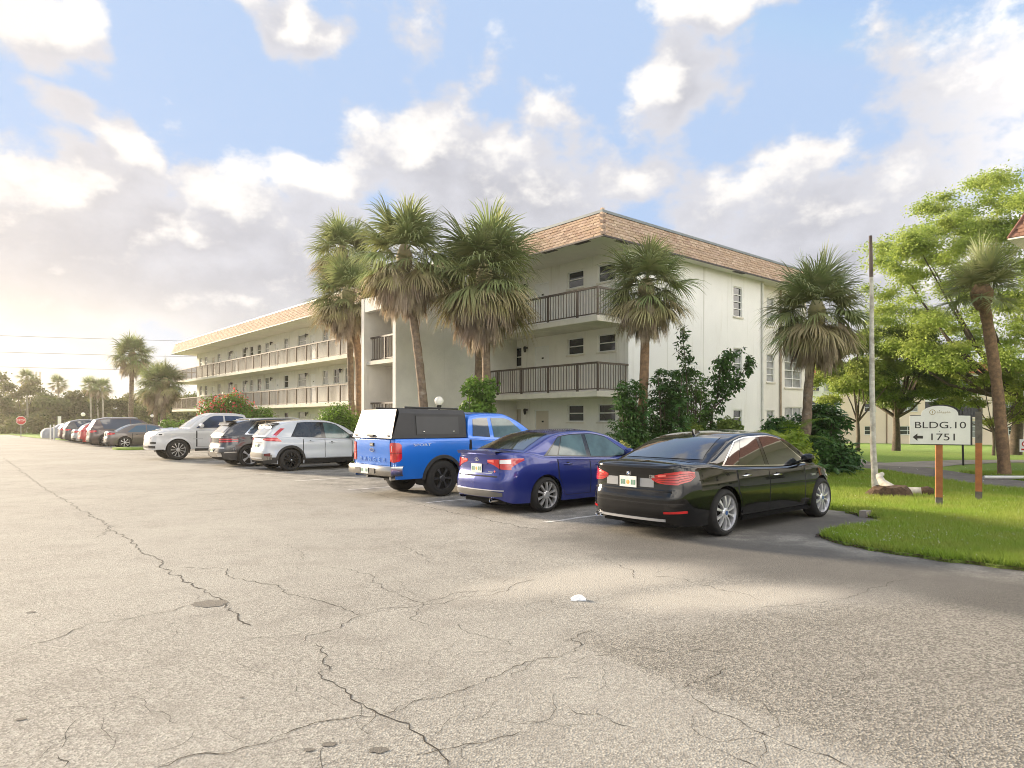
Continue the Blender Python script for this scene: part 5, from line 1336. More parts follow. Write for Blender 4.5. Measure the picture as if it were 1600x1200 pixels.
# --- white full-size pickup, nose towards the aisle
def white_pickup():
    P = paint('bright_white', (0.58, 0.58, 0.575), 0.0, 0.25)
    c = Car('pickup_truck', 'large white pickup truck parked nose out with bright mesh wheels', 'pickup', 31.6, 6.85, nose_out=True, spec=
            dict(L=5.9, W=2.06, H=1.97, R=.43, arch=.49, axles=(1.2, 4.87), sill=.45, over_r=.10, over_f=-.02, archk=.96,
                 plan=[(0, 0), (.006, .40), (.015, .80), (.05, .93), (.14, .97), (.5, .985), (1.3, 1), (3, 1), (4.6, 1), (5.3, .975), (5.6, .92), (5.78, .78), (5.87, .45), (5.9, 0)],
                 side=[(.3, .05), (.5, .02), (.7, .0), (.9, .01), (1.1, .005), (1.3, .03), (1.5, .06)], rear=[(.3, .03), (.7, .02), (1.5, .03)], front=[(.2, .12), (.4, .03), (.6, 0), (.75, .01), (.95, .05), (1.12, .10), (1.25, .22), (1.5, .4)],
                 round=.06, crown=.05, zs=[(0, 1.40), (1.9, 1.40), (2.2, 1.33), (3.2, 1.29), (4.1, 1.28), (4.6, 1.29), (5.2, 1.24), (5.65, 1.16), (5.9, 1.04)]))
    c.body(P)
    c.greenhouse(P, [(1.92, 1.36), (1.97, 1.62), (2.08, 1.90), (2.6, 1.96), (3.3, 1.96), (3.7, 1.84), (4.1, 1.57), (4.42, 1.28)], tum=.26, bow=(.02, .16), rc=.10)
    c.wheels('single', 11, mat('bright_alloy', (.74, .72, .68), .25, metal=.6), .29, .285); c.screen(4.32, 3.68, .92, .86, 'windscreen', mat('rear_glass_pale', ()))
    for sd in (-1, 1):
        c.door_(sd, 2.0, 2.95, P, P); c.door_(sd, 2.97, 4.12, P, P)
        c.sidewin(sd, 2.06, 2.92, 2.14, 2.94, 'window', mat('blue_tint', (.02, .04, .10), .03, spec=.9, var=.4), lo=.05, hi=.11); c.sidewin(sd, 3.0, 4.16, 3.0, 3.56, 'window', mat('blue_tint', ()), lo=.05, hi=.11)
        c.mirror_(sd, 3.98, P, .15, 1.3)
        c.arch_trim(P, .05, .02) if sd > 0 else None
        # headlamp, grille end, fog lamp, tow hook
        f = lambda y: c.s_y(sd * y, False)
        hl = c.patch([(f(.58), 1.00, 1.10), (f(.76), .99, 1.12), (sd * c.s_x(5.62), 1.00, 1.13), (sd * c.s_x(5.40), 1.03, 1.12)], 'headlamp', WHITEL, .012, rows=4, n=14)
        c.patch([(f(.62), 1.02, 1.08), (f(.80), 1.02, 1.09)], 'projector', GLOSSB, .018, parent=hl, rows=3); c.patch([(sd * c.s_x(5.60), 1.04, 1.09), (sd * c.s_x(5.48), 1.05, 1.09)], 'marker', GLOSSB, .018, parent=hl, rows=2)
        c.patch([(f(.60), .68, .76), (f(.78), .68, .77), (f(.90), .69, .76)], 'fog_lamp', TRIM, .014, rows=3)
        c.patch([(f(.40), .56, .61), (f(.52), .56, .61)], 'tow_hook', GLOSSB, .02, rows=2)
        c.patch([(sd * c.s_x(4.30), .86, .89), (sd * c.s_x(3.9), .86, .89)], 'fender_badge', mat('badge_grey', (.35, .35, .36), .4), .008, rows=2)
        # bonnet scoops
        MB().grid([[(x, sd * y, c.zs(x) + .03 + h) for y, h in ((.24, .0), (.32, .035), (.50, .035), (.60, 0))] for x in (4.75, 5.05, 5.35)] + [[(5.40, sd * y, c.zs(5.4) + .02) for y in (.24, .30, .52, .60)]]).build('bonnet_scoop', P, c.root, smooth=35)
        MB().tube([(2.2, sd * 1.0, .42), (4.2, sd * 1.0, .42)], .06, 10).build('side_step', TRIM, c.root, smooth=60)
    g = [(c.s_y(y, False), .90 - .02 * abs(y), 1.12) for y in np.linspace(-.54, .54, 9)]
    # grille: crosses the front centre, so it is laid in two halves
    for sd in (-1, 1):
        gr = c.patch([(sd * (1.0 if k == 0 else abs(c.s_y(.54 * k / 4, False))), .89, 1.11) for k in range(5)], 'grille', mat('grille_chrome', (.30, .28, .25), .3, metal=.9), .012, rows=4)
        for zz in (.93, .98, 1.03, 1.08): c.patch([(sd * (1.0 if k == 0 else abs(c.s_y(.50 * k / 4, False))), zz, zz + .018) for k in range(5)], 'grille_slot', GLOSSB, .018, parent=gr, rows=2)
        c.patch([(sd * (1.0 if k == 0 else abs(c.s_y(.98 * k / 5 * .9, False))), .50, .60) for k in range(6)], 'bumper_lip', TRIM, .008, rows=3)
    for y in (-.55, .55): MB().box(.0, .02, y - .1, y + .1, .9, 1.2).build('tail_lamp', REDL, c.root)
white_pickup()

# --- far row: smaller in view, same builder
def simple_car(name, label, u, v, P, kind, L=4.6, Wd=1.8, H=1.45, rim=ALLOY, style='single', n=7, lamp=REDL, glass=None, detail=True):
    h = H
    if kind == 'sedan':
        zs = [(0, .98), (.3, 1.0), (.9, .95), (L * .55, .90), (L * .72, .90), (L * .9, .74), (L, .60)]
        roof = [(.55, .98), (1.0, h - .20), (1.45, h - .04), (L * .48, h), (L * .60, h - .07), (L * .70, h - .30), (L * .79, .89)]
    elif kind == 'suv':
        zs = [(0, 1.08), (.5, 1.10), (L * .5, 1.05), (L * .70, 1.02), (L * .9, .92), (L, .78)]
        roof = [(.10, 1.07), (.26, 1.35), (.50, h - .10), (1.0, h - .01), (L * .50, h), (L * .58, h - .08), (L * .67, h - .36), (L * .75, 1.02)]
    else:
        zs = [(0, 1.02), (.4, 1.04), (L * .5, .98), (L * .70, .95), (L * .9, .82), (L, .68)]
        roof = [(.12, 1.02), (.36, h - .20), (.75, h - .03), (L * .45, h), (L * .57, h - .10), (L * .67, h - .35), (L * .76, .95)]
    c = Car(name, label, 'car', u, v, dict(L=L, W=Wd, H=H, R=.34 if kind != 'suv' else .37, arch=.385 if kind != 'suv' else .42, axles=(.95, .95 + L * .59), sill=.2, over_r=.1, side=SIDE, rear=REAR if kind == 'sedan' else [(.1, .14), (.35, .04), (.5, 0), (.66, .04), (.85, .06), (1.2, .12)], front=FRONT, round=.06, crown=.03, zs=zs))
    c.body(P); c.greenhouse(P, roof, tum=.34, bow=(.09, .14)); c.wheels(style, n, rim, .22, .24)
    x0, x1 = roof[0][0], roof[-1][0]; glass = glass or TINT
    c.screen(x0 + .08, roof[2][0] - .02, .86, .82, 'rear_window', mat('rear_glass_pale', ()) if kind != 'sedan' else glass); c.screen(x1 - .1, roof[-3][0], .92, .84, 'windscreen', TINT)
    mid = L * .47
    for sd in (-1, 1):
        c.door_(sd, 1.35, mid - .01, P, P); c.door_(sd, mid + .01, x1 - .45, P, P)
        a = roof[2][0]
        c.sidewin(sd, x0 + (.55 if kind == 'sedan' else .75), mid - .03, a + .15, mid - .02, 'window', glass, lo=.03, hi=.07); c.sidewin(sd, mid + .05, x1 - .22, mid + .05, roof[-3][0] - .06, 'window', glass, lo=.03, hi=.07)
        c.mirror_(sd, x1 - .5, P)
        z = .78 if kind == 'sedan' else .88
        t = c.patch([(c.s_y(sd * Wd * .27), z + .02, z + .12), (c.s_y(sd * Wd * .40), z, z + .15), (sd * c.s_x(.22), z + .01, z + .15), (sd * c.s_x(.42), z + .06, z + .13)], 'tail_lamp', lamp, .012, rows=4, n=14)
        c.patch([(c.s_y(sd * Wd * .30), z + .04, z + .08), (c.s_y(sd * Wd * .38), z + .03, z + .08)], 'lamp_highlight', REDH, .017, parent=t, rows=2)
        c.patch([(sd * c.s_x(L * .9), .66, .72), (sd * c.s_x(L * .95), .60, .70)], 'headlamp', WHITEL, .01)
    c.rear_patch(-Wd * .36, Wd * .36, .68, .94, 'boot_lid' if kind == 'sedan' else 'tailgate', P, .004, n=9, rows=5); c.plate(.80)
    c.rear_patch(-Wd * .40, Wd * .40, .28, .40, 'bumper_trim', TRIM, .010, n=9)
    if kind == 'suv':
        c.arch_trim(TRIM, .05, .012)
        for sd in (-1, 1): MB().tube([(.9, sd * .66, h + .0), (1.1, sd * .66, h + .045), (L * .5, sd * .66, h + .05), (L * .56, sd * .66, h)], .016, 8).build('roof_rail', ALLOY, c.root, smooth=60)
    return c
simple_car('sedan', 'taupe grey sedan with silver wheels beside the small grass island', 46.6, 7.9, paint('taupe', (.135, .115, .105), .4), 'sedan', 4.5, 1.75, 1.435, n=7, glass=mat('blue_glass', (.07, .12, .17), .05, spec=.8))
simple_car('suv', 'dark brown suv with pale rear window and roof rails behind the taupe sedan', 50.6, 7.6, paint('brown', (.075, .050, .042), .4), 'suv', 5.0, 1.92, 1.80, glass=mat('slate_glass', (.06, .07, .09), .05, spec=.8))
simple_car('hatchback', 'red car mostly hidden behind the dark brown suv', 53.9, 7.6, paint('red', (.42, .03, .025), .3), 'hatch', 4.3, 1.75, 1.50, glass=TINT)
simple_car('sedan', 'light silver sedan with red tail lamps in the far row', 57.4, 7.7, paint('silver', (.36, .37, .38), .5), 'sedan', 4.8, 1.82, 1.45)
simple_car('suv', 'black suv with pale tailgate glass beyond the silver sedan', 60.8, 7.6, paint('suv_black', (.02, .02, .022), .2), 'suv', 4.6, 1.85, 1.68)
simple_car('hatchback', 'dark maroon crossover beside the car under a grey cover', 64.2, 7.7, paint('maroon', (.10, .022, .022), .3), 'hatch', 4.3, 1.8, 1.55)
simple_car('hatchback', 'white car at the far left end of the road', 82.0, -9.3, paint('far_white', (.58, .59, .60)), 'hatch', 4.3, 1.8, 1.55).root.pop('group', None)

def covered_car():
    r = empty('covered_car', W(73.4, 7.6), CAR_ROT, 'parked car wrapped in a silver grey fabric cover in the far row', 'car')
    prof = [(0, .72), (.25, .95), (.8, 1.02), (1.25, 1.30), (1.9, 1.46), (2.6, 1.45), (3.2, 1.20), (3.7, 1.02), (4.3, .90), (4.65, .62)]
    q = random.Random(2); rows = []
    for x in np.linspace(0, 4.65, 48):
        h = float(smooth_interp(x, prof)); e = min(1, (min(x, 4.65 - x) / .35 + .02)) ** .5; hw = .98 * (.72 + .28 * e); row = []
        for k in range(33):
            t = -1 + 2 * k / 32; a = abs(t)
            if a < .55: y = hw * .86 * a / .55; z = h - .10 * (a / .55) ** 3
            else: s = (a - .55) / .45; y = hw * (.86 + .14 * min(1, s * 2.2)); z = (h - .10) * (1 - s) + .10 * s
            f = .02 * math.sin(x * 9 + a * 5) * a + .016 * math.sin(x * 23 + t * 3) * a
            row.append((x + .02 * math.sin(t * 7), math.copysign(y + f, t), z + .01 * math.sin(x * 14 + t * 6)))
        rows.append(row)
    mb = MB(); mb.grid(rows)
    n = len(rows[0]); b = len(mb.v); mb.f.append(tuple(range(n))); mb.f.append(tuple(b - n + k for k in range(n)))
    mb.build('fabric_cover', mat('cover_cloth', (.33, .34, .36), .8, var=.2, vscale=4, bump=.4, bscale=14), r, smooth=60)
    for x in (1.0, 3.7):
        for y in (-.80, .80): 
            w_ = make_wheel(r, .31, .2, .2, (x, y * .95, .31), -1 if y < 0 else 1, 'single', 7, ALLOY)
    for x in (.75, 3.4): MB().grid([[(x + d, s * .99 * 1.02, z) for d in (0, .05)] for s, z in ((-1, .15), (-1, .85))]).build('cover_strap', mat('strap_white', (.7, .7, .68), .7), r)
covered_car()

# ---------------------------------------------------------------- vegetation
def leaf_mat(name, col, col2, trans=.35, rough=.55, var=.9, vscale=.9, objvar=.14): return mat('leaf_' + name, col, rough, var=var, vscale=vscale, col2=col2, trans=trans, objvar=objvar, detail=3, spec=.35)
PALM_G = leaf_mat('palm', (.205, .255, .095), (.32, .33, .15), .35, .5, vscale=2.0, objvar=.22)
PALM_D = leaf_mat('palm_dead', (.52, .42, .31), (.33, .26, .19), .25, .85, vscale=3.0, objvar=.25)
PALM_O = leaf_mat('palm_olive', (.32, .29, .14), (.44, .36, .21), .25, .7, vscale=2.5, objvar=.2)
TRUNK = mat('palm_trunk', (.26, .19, .13), .95, var=.6, vscale=7, bump=1.0, bscale=16, col2=(.13, .095, .07), stain=((.34, .30, .25), 3, 6, .5, .8))
TRUNK_R = mat('palm_trunk_red', (.30, .185, .10), .95, var=.55, vscale=9, bump=1.0, bscale=22, col2=(.15, .095, .06))
BARK = mat('bark', (.13, .10, .075), .95, var=.5, vscale=6, bump=.8, bscale=18)

def frond_mesh(name, m, seed, el, nseg=52, pet=.62, rad=.86, droop=.6, spread=230, width=.017, hang=0.0):
    """a fan frond leaving the trunk along +x at elevation el (degrees): stalk, then narrow blades radiating from a
    short midrib, their tips falling under their own weight; hang > 0 gives the limp strands of a dead frond"""
    q = random.Random(seed); V = []; F = []; el = R(el)
    ax = Vector((math.cos(el), 0, math.sin(el))); up = Vector((-math.sin(el), 0, math.cos(el))); lat = Vector((0, 1, 0)); DOWN = Vector((0, 0, -1))
    def strip(pts, ws, side):
        n = len(V)
        for p, w in zip(pts, ws): V.extend([tuple(p - side * w), tuple(p + side * w)])
        for k in range(len(pts) - 1): a = n + 2 * k; F.append((a, a + 1, a + 3, a + 2))
    N = 5; path = [ax * (pet * k / N) + DOWN * (droop * .16 * (k / N) ** 2) for k in range(N + 1)]
    strip(path, [.022 * (1 - .55 * k / N) for k in range(N + 1)], lat)
    c = path[-1]; d0 = (path[-1] - path[-2]).normalized()
    for k in range(nseg):
        t = -1 + 2 * (k + .5) / nseg; a = R(spread / 2) * t + q.uniform(-.05, .05)
        L = rad * (1.0 - .30 * abs(t) ** 1.6) * q.uniform(.78, 1.10)
        d = (d0 * math.cos(a) + lat * math.sin(a) + up * (.18 * math.cos(3 * a) + q.uniform(-.10, .10) - .10 * abs(math.sin(a)))).normalized()
        d = (d + DOWN * hang * q.uniform(.7, 1.2)).normalized()
        o = c + d0 * (.22 * (1 - abs(t))); side = d.cross(up); side = side.normalized() if side.length > .05 else lat
        w = width * q.uniform(.75, 1.2); g_ = droop * q.uniform(.6, 1.4)
        pts = [o]; v = d.copy()
        for s_ in range(4): pts.append(pts[-1] + v * L / 4); v = (v + DOWN * g_ * (.10, .34, .75, .9)[s_]).normalized()
        strip(pts, [w * .45, w, w * .95, w * .6, .002], side)
    return np_mesh(name, np.array(V), np.array(F), m)
FR_G = [(e, frond_mesh('frond', PALM_G, 3 * i, e, droop=d)) for i, (e, d) in enumerate(((82, .35), (66, .5), (66, .7), (48, .6), (48, .8), (30, .7), (30, .9), (12, .8), (12, 1.0), (-6, .9)))]
FR_O = [(e, frond_mesh('frond', PALM_O, 100 + i, e, 46, droop=1.0, spread=200)) for i, e in enumerate((0, -14, -28))]
FR_D = [(e, frond_mesh('dead_frond', PALM_D, 200 + i, e, 40, .60, .84, 1.0, 130, .014, h)) for i, (e, h) in enumerate(((-12, .9), (-12, 1.5), (-30, 1.2), (-30, 2.0), (-48, 1.6), (-62, 2.0)))]
FR_STAR = [(e, frond_mesh('frond', PALM_G, 300 + i, e, 60, .55, .80, .35, 300, .014)) for i, e in enumerate((78, 50, 28, 8, -14))]

def trunk_tube(path, r0, r1, name, m, parent, n=12, rough=.012, seed=0):
    q = random.Random(seed); P = [Vector(p) for p in path]; pts = []; rad = []
    K = 26
    for k in range(K + 1):
        t = k / K * (len(P) - 1); i = min(int(t), len(P) - 2); f = t - i
        p0, p1, p2, p3 = P[max(i - 1, 0)], P[i], P[i + 1], P[min(i + 2, len(P) - 1)]
        pts.append(.5 * (2 * p1 + (p2 - p0) * f + (2 * p0 - 5 * p1 + 4 * p2 - p3) * f * f + (3 * p1 - p0 - 3 * p2 + p3) * f**3))
        rad.append((r0 + (r1 - r0) * k / K) * (1.25 if k == 0 else 1) + q.uniform(-rough, rough))
    return MB().tube(pts, rad, n).build(name, m, parent, smooth=70)

def palm(label, x, y, zc, r, path, lean=(0, 0), seed=1, ng=34, no=12, nd=34, skirt=1.0, trunk_r=.13, trunk_m=None, scale=1.08, cat='palm tree', name='palm_tree', group='palms round the building', star=False, dead_drop=1.0):
    """cabbage palm: trunk along path (offsets from the foot), green fan crown, skirt of dead fronds"""
    z0 = gz(x, y) - .03
    o = empty(name, (x, y, z0), 0, label, cat, group); q = random.Random(seed)
    top = Vector(path[-1]); trunk_tube(path, trunk_r * 1.08, trunk_r * .92, 'trunk', trunk_m or TRUNK, o, seed=seed)
    k = r / 1.45 * scale
    MB().lathe([(trunk_r * .9, -.5 * k), (trunk_r * 1.7, -.25 * k), (trunk_r * 1.9, .05 * k), (trunk_r * 1.0, .3 * k), (0, .4 * k)], 12, 'Z', tuple(top)).build('crown_shaft', PALM_O if not star else TRUNK_R, o, smooth=60)
    def put(pool, el, az, sc, dz):
        e, me = min(pool, key=lambda p: abs(p[0] - el) + q.random() * 6)
        f = link(me.name.split('.')[0], me, o, top + Vector((0, 0, dz)))
        f.rotation_euler = (Matrix.Rotation(az, 3, 'Z') @ Matrix.Rotation(-R(el - e) + q.uniform(-.08, .08), 3, 'Y') @ Matrix.Rotation(q.uniform(-.28, .28), 3, 'X')).to_euler(); f.scale = (sc,) * 3
    ga = 2.399963
    for i in range(ng):
        t = (i + .5) / ng; put(FR_STAR if star else FR_G, (86 if star else 76) - (104 if star else 84) * t ** 1.05 + q.uniform(-7, 7), i * ga + q.uniform(-.3, .3), k * q.uniform(.86, 1.12), .18 * k * (1 - t))
    for i in range(no): put(FR_O, -2 - 30 * (i / max(1, no)) + q.uniform(-6, 6), i * ga + 1, k * q.uniform(.85, 1.08), -.08 * k)
    for i in range(nd):
        t = (i + .5) / nd; put(FR_D, -8 - 54 * t + q.uniform(-8, 8), i * ga + 2, k * q.uniform(.72, 1.0) * skirt * (1 - .22 * t), -.10 * k - t * .42 * k * dead_drop)
    return o
def at(px, d): return ((px - 800) / 1062.0 * d, d)
def zz(py, d): return 1.65 + (657 - py) * d / 1062.0
def P3(px, py, d, base): x, y = at(px, d); return (x - base[0], y - base[1], zz(py, d) - gz(*base) + .03)

b = at(1004, 21.0)
palm('fan palm in front of the building corner with a brown skirt beside the end wall', *b, 0, 1.44, [(0, 0, 0), (-.02, 0, 1.6), (.05, 0, 3.2), P3(1010, 452, 21.0, b)], seed=3, ng=38, no=20, nd=70, trunk_r=.14, trunk_m=TRUNK_R, skirt=.92)
b = at(1258, 22.6)
palm('dark fan palm at the far end of the white end wall beside the dead trunk', *b, 0, 1.74, [(0, 0, 0), (.05, 0, 1.8), (.15, 0, 3.4), P3(1276, 487, 22.6, b)], seed=5, ng=34, no=18, nd=80, trunk_r=.15, skirt=.98)
b = at(766, 23.6)
palm('largest fan palm with a shaggy brown skirt before the right hand balconies', *b, 0, 2.00, [(0, 0, 0), (-.1, 0, 2.2), (-.15, 0, 4.2), P3(757, 432, 23.6, b)], seed=8, ng=42, no=30, nd=120, trunk_r=.155, skirt=1.05, dead_drop=1.0)
b = at(744, 25.6)
palm('fan palm with darker trunk half hidden behind the largest palm', *b, 0, 1.55, [(0, 0, 0), (.05, 0, 2.5), (.1, 0, 4.4), P3(741, 440, 25.6, b)], seed=9, ng=26, no=10, nd=40, trunk_r=.15)
b = at(668, 23.4)
palm('leaning fan palm with grey skirt in front of the stair tower', *b, 0, 1.82, [(0, 0, 0), (-.12, 0, 2.0), (-.35, 0, 4.2), P3(632, 402, 23.4, b)], seed=12, ng=36, no=20, nd=84, trunk_r=.15)
b = at(562, 31.2)
palm('fan palm with orange brown trunk just left of the stair tower', *b, 0, 1.75, [(0, 0, 0), (0, 0, 2.5), (-.1, 0, 5), P3(543, 462, 31.2, b)], seed=15, ng=40, no=20, nd=76, trunk_r=.17, trunk_m=TRUNK_R)
b = at(552, 33.2)
palm('tallest left fan palm standing behind the orange trunked palm', *b, 0, 1.6, [(0, 0, 0), (-.1, 0, 3.0), (-.2, 0, 6), P3(535, 396, 33.2, b)], seed=16, ng=36, no=14, nd=40, trunk_r=.15)
b = at(205, 64)
palm('tall lone fan palm at the far left end of the building', *b, 0, 1.95, [(0, 0, 0), (0, 0, 3), P3(207, 556, 64, b)], seed=18, ng=40, nd=26, trunk_r=.2)
b = at(243, 58)
palm('shorter bushy fan palm near the left end of the building', *b, 0, 1.8, [(0, 0, 0), (0, 0, 2), P3(246, 603, 58, b)], seed=19, ng=30, nd=60, trunk_r=.2, dead_drop=1.6)
b = at(255, 57)
palm('second bushy fan palm almost touching the left end railing', *b, 0, 1.7, [(0, 0, 0), (0, 0, 2), P3(258, 598, 57, b)], seed=20, ng=30, nd=50, trunk_r=.2, dead_drop=1.5)
b = at(1570, 21.9)
palm('slender curving palm with a bare trunk and trimmed crown at the right edge', *b, 0, 1.45, [(0, 0, 0), (-.12, 0, 1.6), P3(1556, 590, 21.9, b), P3(1542, 500, 21.9, b), P3(1534, 458, 21.9, b)], seed=23, ng=24, no=0, nd=0, trunk_r=.17, trunk_m=TRUNK_R, star=True)

# broadleaf foliage: many small leaves placed through a crown of clumps
def leaves(name, m, parent, centres, n, size, flat=.5, seed=0, aspect=.5, droop=0.0, kind=None, shell=.55):
    """centres: list of (x, y, z, r[, rz])"""
    g_ = np.random.default_rng(seed); w = np.array([c[3] ** 2 for c in centres]); w = w / w.sum()
    idx = g_.choice(len(centres), n, p=w); C = np.array([c[:3] for c in centres])[idx]; Rr = np.array([c[3] for c in centres])[idx]; Rz = np.array([c[4] if len(c) > 4 else c[3] for c in centres])[idx]
    d = g_.normal(size=(n, 3)); d /= np.linalg.norm(d, axis=1)[:, None]; rad = (shell + (1 - shell) * g_.random(n)) * (1 + .12 * g_.normal(size=n))
    pos = C + d * (rad * 1.0)[:, None] * np.stack([Rr, Rr, Rz], 1)
    nrm = d * (1 - flat) + np.array([0, 0, 1.0]) * flat + g_.normal(size=(n, 3)) * .45; nrm /= np.linalg.norm(nrm, axis=1)[:, None]
    a = g_.normal(size=(n, 3)); a[:, 2] -= droop * 2; a -= nrm * (a * nrm).sum(1)[:, None]; a /= np.linalg.norm(a, axis=1)[:, None]; b_ = np.cross(nrm, a)
    s = size * (.6 + .8 * g_.random(n))[:, None]
    V = np.stack([pos, pos + a * s * .5 + b_ * s * aspect * .5, pos + a * s, pos + a * s * .5 - b_ * s * aspect * .5], 1).reshape(-1, 3)
    F = np.arange(4 * n).reshape(n, 4)
    o = link(name, np_mesh(name, V, F, m), parent); return tag(o, kind=kind)

def clumps(q, n, rx, ry, rz, cz, r0, r1, bottom=-.6, zf=.6):
    out = []
    while len(out) < n:
        p = Vector((q.uniform(-1, 1), q.uniform(-1, 1), q.uniform(bottom, 1)))
        if p.length > 1 or p.length < .35: continue
        out.append((p.x * rx, p.y * ry, cz + p.z * rz, q.uniform(r0, r1), q.uniform(r0, r1) * zf))
    return out
def tree(label, x, y, crown, nleaf, size, m, trunk_h, trunk_r, seed, name='broadleaf_tree', n=26, group=None, r0=.6, r1=1.2, bottom=-.5, aspect=.5, flat=.5, limbs=9, bark=None, lean=(0, 0), shell=.3, zf=.6):
    """crown = (rx, ry, rz, cz) above the foot"""
    q = random.Random(seed); o = empty(name, (x, y, gz(x, y) - .03), 0, label, 'tree', group); rx, ry, rz, cz = crown
    cl = clumps(q, n, rx, ry, rz, cz, r0, r1, bottom, zf)
    fork = Vector((lean[0], lean[1], trunk_h)); mb = MB()
    mb.tube([(0, 0, 0), fork * .5 + Vector((.05, 0, 0)), fork], [trunk_r * 1.3, trunk_r, trunk_r * .85], 10)
    for c_ in sorted(cl, key=lambda c: -c[3])[:limbs]:
        e = Vector(c_[:3]); m1 = fork.lerp(e, .5) + Vector((q.uniform(-.3, .3), q.uniform(-.3, .3), -.10 * (e - fork).length)); mb.tube([fork - Vector((0, 0, .1)), m1, e], [trunk_r * .6, trunk_r * .32, .03], 7)
    mb.build('trunk', bark or BARK, o, smooth=60)
    leaves('crown', m, o, cl, nleaf, size, flat, seed, aspect, shell=shell)
    return o
LG_BRIGHT = leaf_mat('bright', (.40, .45, .115), (.26, .345, .06), .55, .5, vscale=.7)
LG_MID = leaf_mat('mid', (.25, .34, .065), (.12, .20, .035), .4, .5, vscale=.8)
LG_DARK = leaf_mat('dark', (.075, .155, .034), (.038, .095, .022), .3, .4, vscale=1.2)
LG_YEL = leaf_mat('yellow', (.34, .40, .05), (.20, .30, .03), .45, .5, vscale=2)
LG_WOOD = leaf_mat('wood', (.10, .125, .035), (.17, .17, .06), .4, .7, vscale=.35)
LG_WOOD2 = leaf_mat('wood2', (.13, .16, .04), (.21, .19, .07), .4, .7, vscale=.35)
LG_RED = leaf_mat('bract', (.55, .05, .07), (.62, .14, .12), .4, .6, vscale=3)
LG_HEDGE = leaf_mat('hedge', (.17, .28, .03), (.08, .16, .02), .35, .5, vscale=2.5)
# right-hand trees
x, y = at(1585, 44)
tree('tall feathery bright green tree spreading over the right edge', x, y, (9.4, 6.5, 8.0, 10.6), 215000, .17, LG_BRIGHT, 3.6, .32, 31, n=250, r0=.8, r1=1.7, bottom=-.75, flat=.7, limbs=16, zf=.45, shell=.1, lean=(.3, 0))
x, y = at(1400, 50)
tree('dense rounded green tree in front of the peach building', x, y, (4.9, 4.2, 3.5, 5.9), 100000, .17, LG_MID, 2.6, .24, 33, n=60, r0=.8, r1=1.5, zf=.42, bottom=-.85, limbs=14, shell=.3)
x, y = at(1340, 47)
tree('bright low tree left of the dense tree near the far building', x, y, (2.9, 2.4, 2.8, 5.2), 42000, .16, LG_BRIGHT, 2.2, .12, 34, n=30, r0=.6, r1=1.0, bottom=-.6, limbs=8)
x, y = at(1552, 42)
tree('thin young tree with sparse layered foliage behind the orange topped post', x, y, (2.9, 2.4, 2.3, 3.9), 16000, .15, LG_BRIGHT, 1.6, .08, 36, n=22, r0=.4, r1=.9, bottom=-.8, flat=.85, limbs=16)

# woodland edge at the far left: individual trees, then the mass behind them
for i, (px, d, top, rad, mm) in enumerate(((-30, 92, 585, 4.5, 0), (35, 96, 590, 4.4, 1), (85, 90, 612, 3.6, 0), (120, 97, 606, 4.0, 1), (150, 92, 600, 3.8, 0), (178, 98, 612, 3.6, 1), (222, 94, 606, 4.0, 0), (258, 90, 618, 3.5, 1), (285, 96, 610, 4.2, 0))):
    x, y = at(px, d); h = zz(top, d)
    nm = ['leafy tree at the left end of the far woodland edge', 'woodland tree standing behind the stop sign', 'low woodland tree right of the stop sign', 'woodland tree behind the grey covered car', 'woodland tree behind the slim bare palms', 'woodland tree left of the lone tall fan palm', 'woodland tree right of the lone tall fan palm', 'woodland tree between the bushy fan palms and the building', 'woodland tree at the left corner of the apartment building'][i]
    tree(nm, x, y, (rad, rad * .9, h * .48, h * .52), 5200, .42, (LG_WOOD, LG_WOOD2)[mm], h * .25, .16, 50 + i, n=20, r0=.8, r1=1.5, bottom=-.9, limbs=8, group='trees along the far woodland edge', name='woodland_tree')
q = random.Random(4); cl = []
for k in range(110): x, y = at(q.uniform(-120, 300), q.uniform(99, 108)); cl.append((x, y, q.uniform(.4, 4.2), q.uniform(1.2, 2.0)))
for k in range(40): x, y = at(q.uniform(-40, 270), q.uniform(84, 89)); cl.append((x, y, q.uniform(.3, 1.5), q.uniform(.7, 1.2)))
tag(leaves('woodland_thicket', LG_WOOD2, None, cl, 26000, .45, .4, 77, kind='stuff'), 'tangled green thicket filling the far woodland edge at left', 'woodland')
for i, (px, d, top) in enumerate(((141, 88, 596), (152, 90, 600), (160, 88, 598), (42, 95, 583), (91, 96, 592))):   # slim palms against the wood
    b = at(px, d)
    palm(['slim pale palm in front of the far woodland, leftmost of three', 'slim pale palm in front of the far woodland, middle of three', 'slim pale palm in front of the far woodland, rightmost of three', 'round headed palm rising above the woodland behind the stop sign', 'thin palm rising above the woodland beside the far tower'][i], *b, 0, 1.3, [(0, 0, 0), (.1, 0, 2), P3(px, top + 8, d, b)], seed=80 + i, ng=20, no=4, nd=8, trunk_r=.11, trunk_m=mat('pale_trunk', (.42, .38, .30), .9, var=.3), group='slim palms by the far woodland')

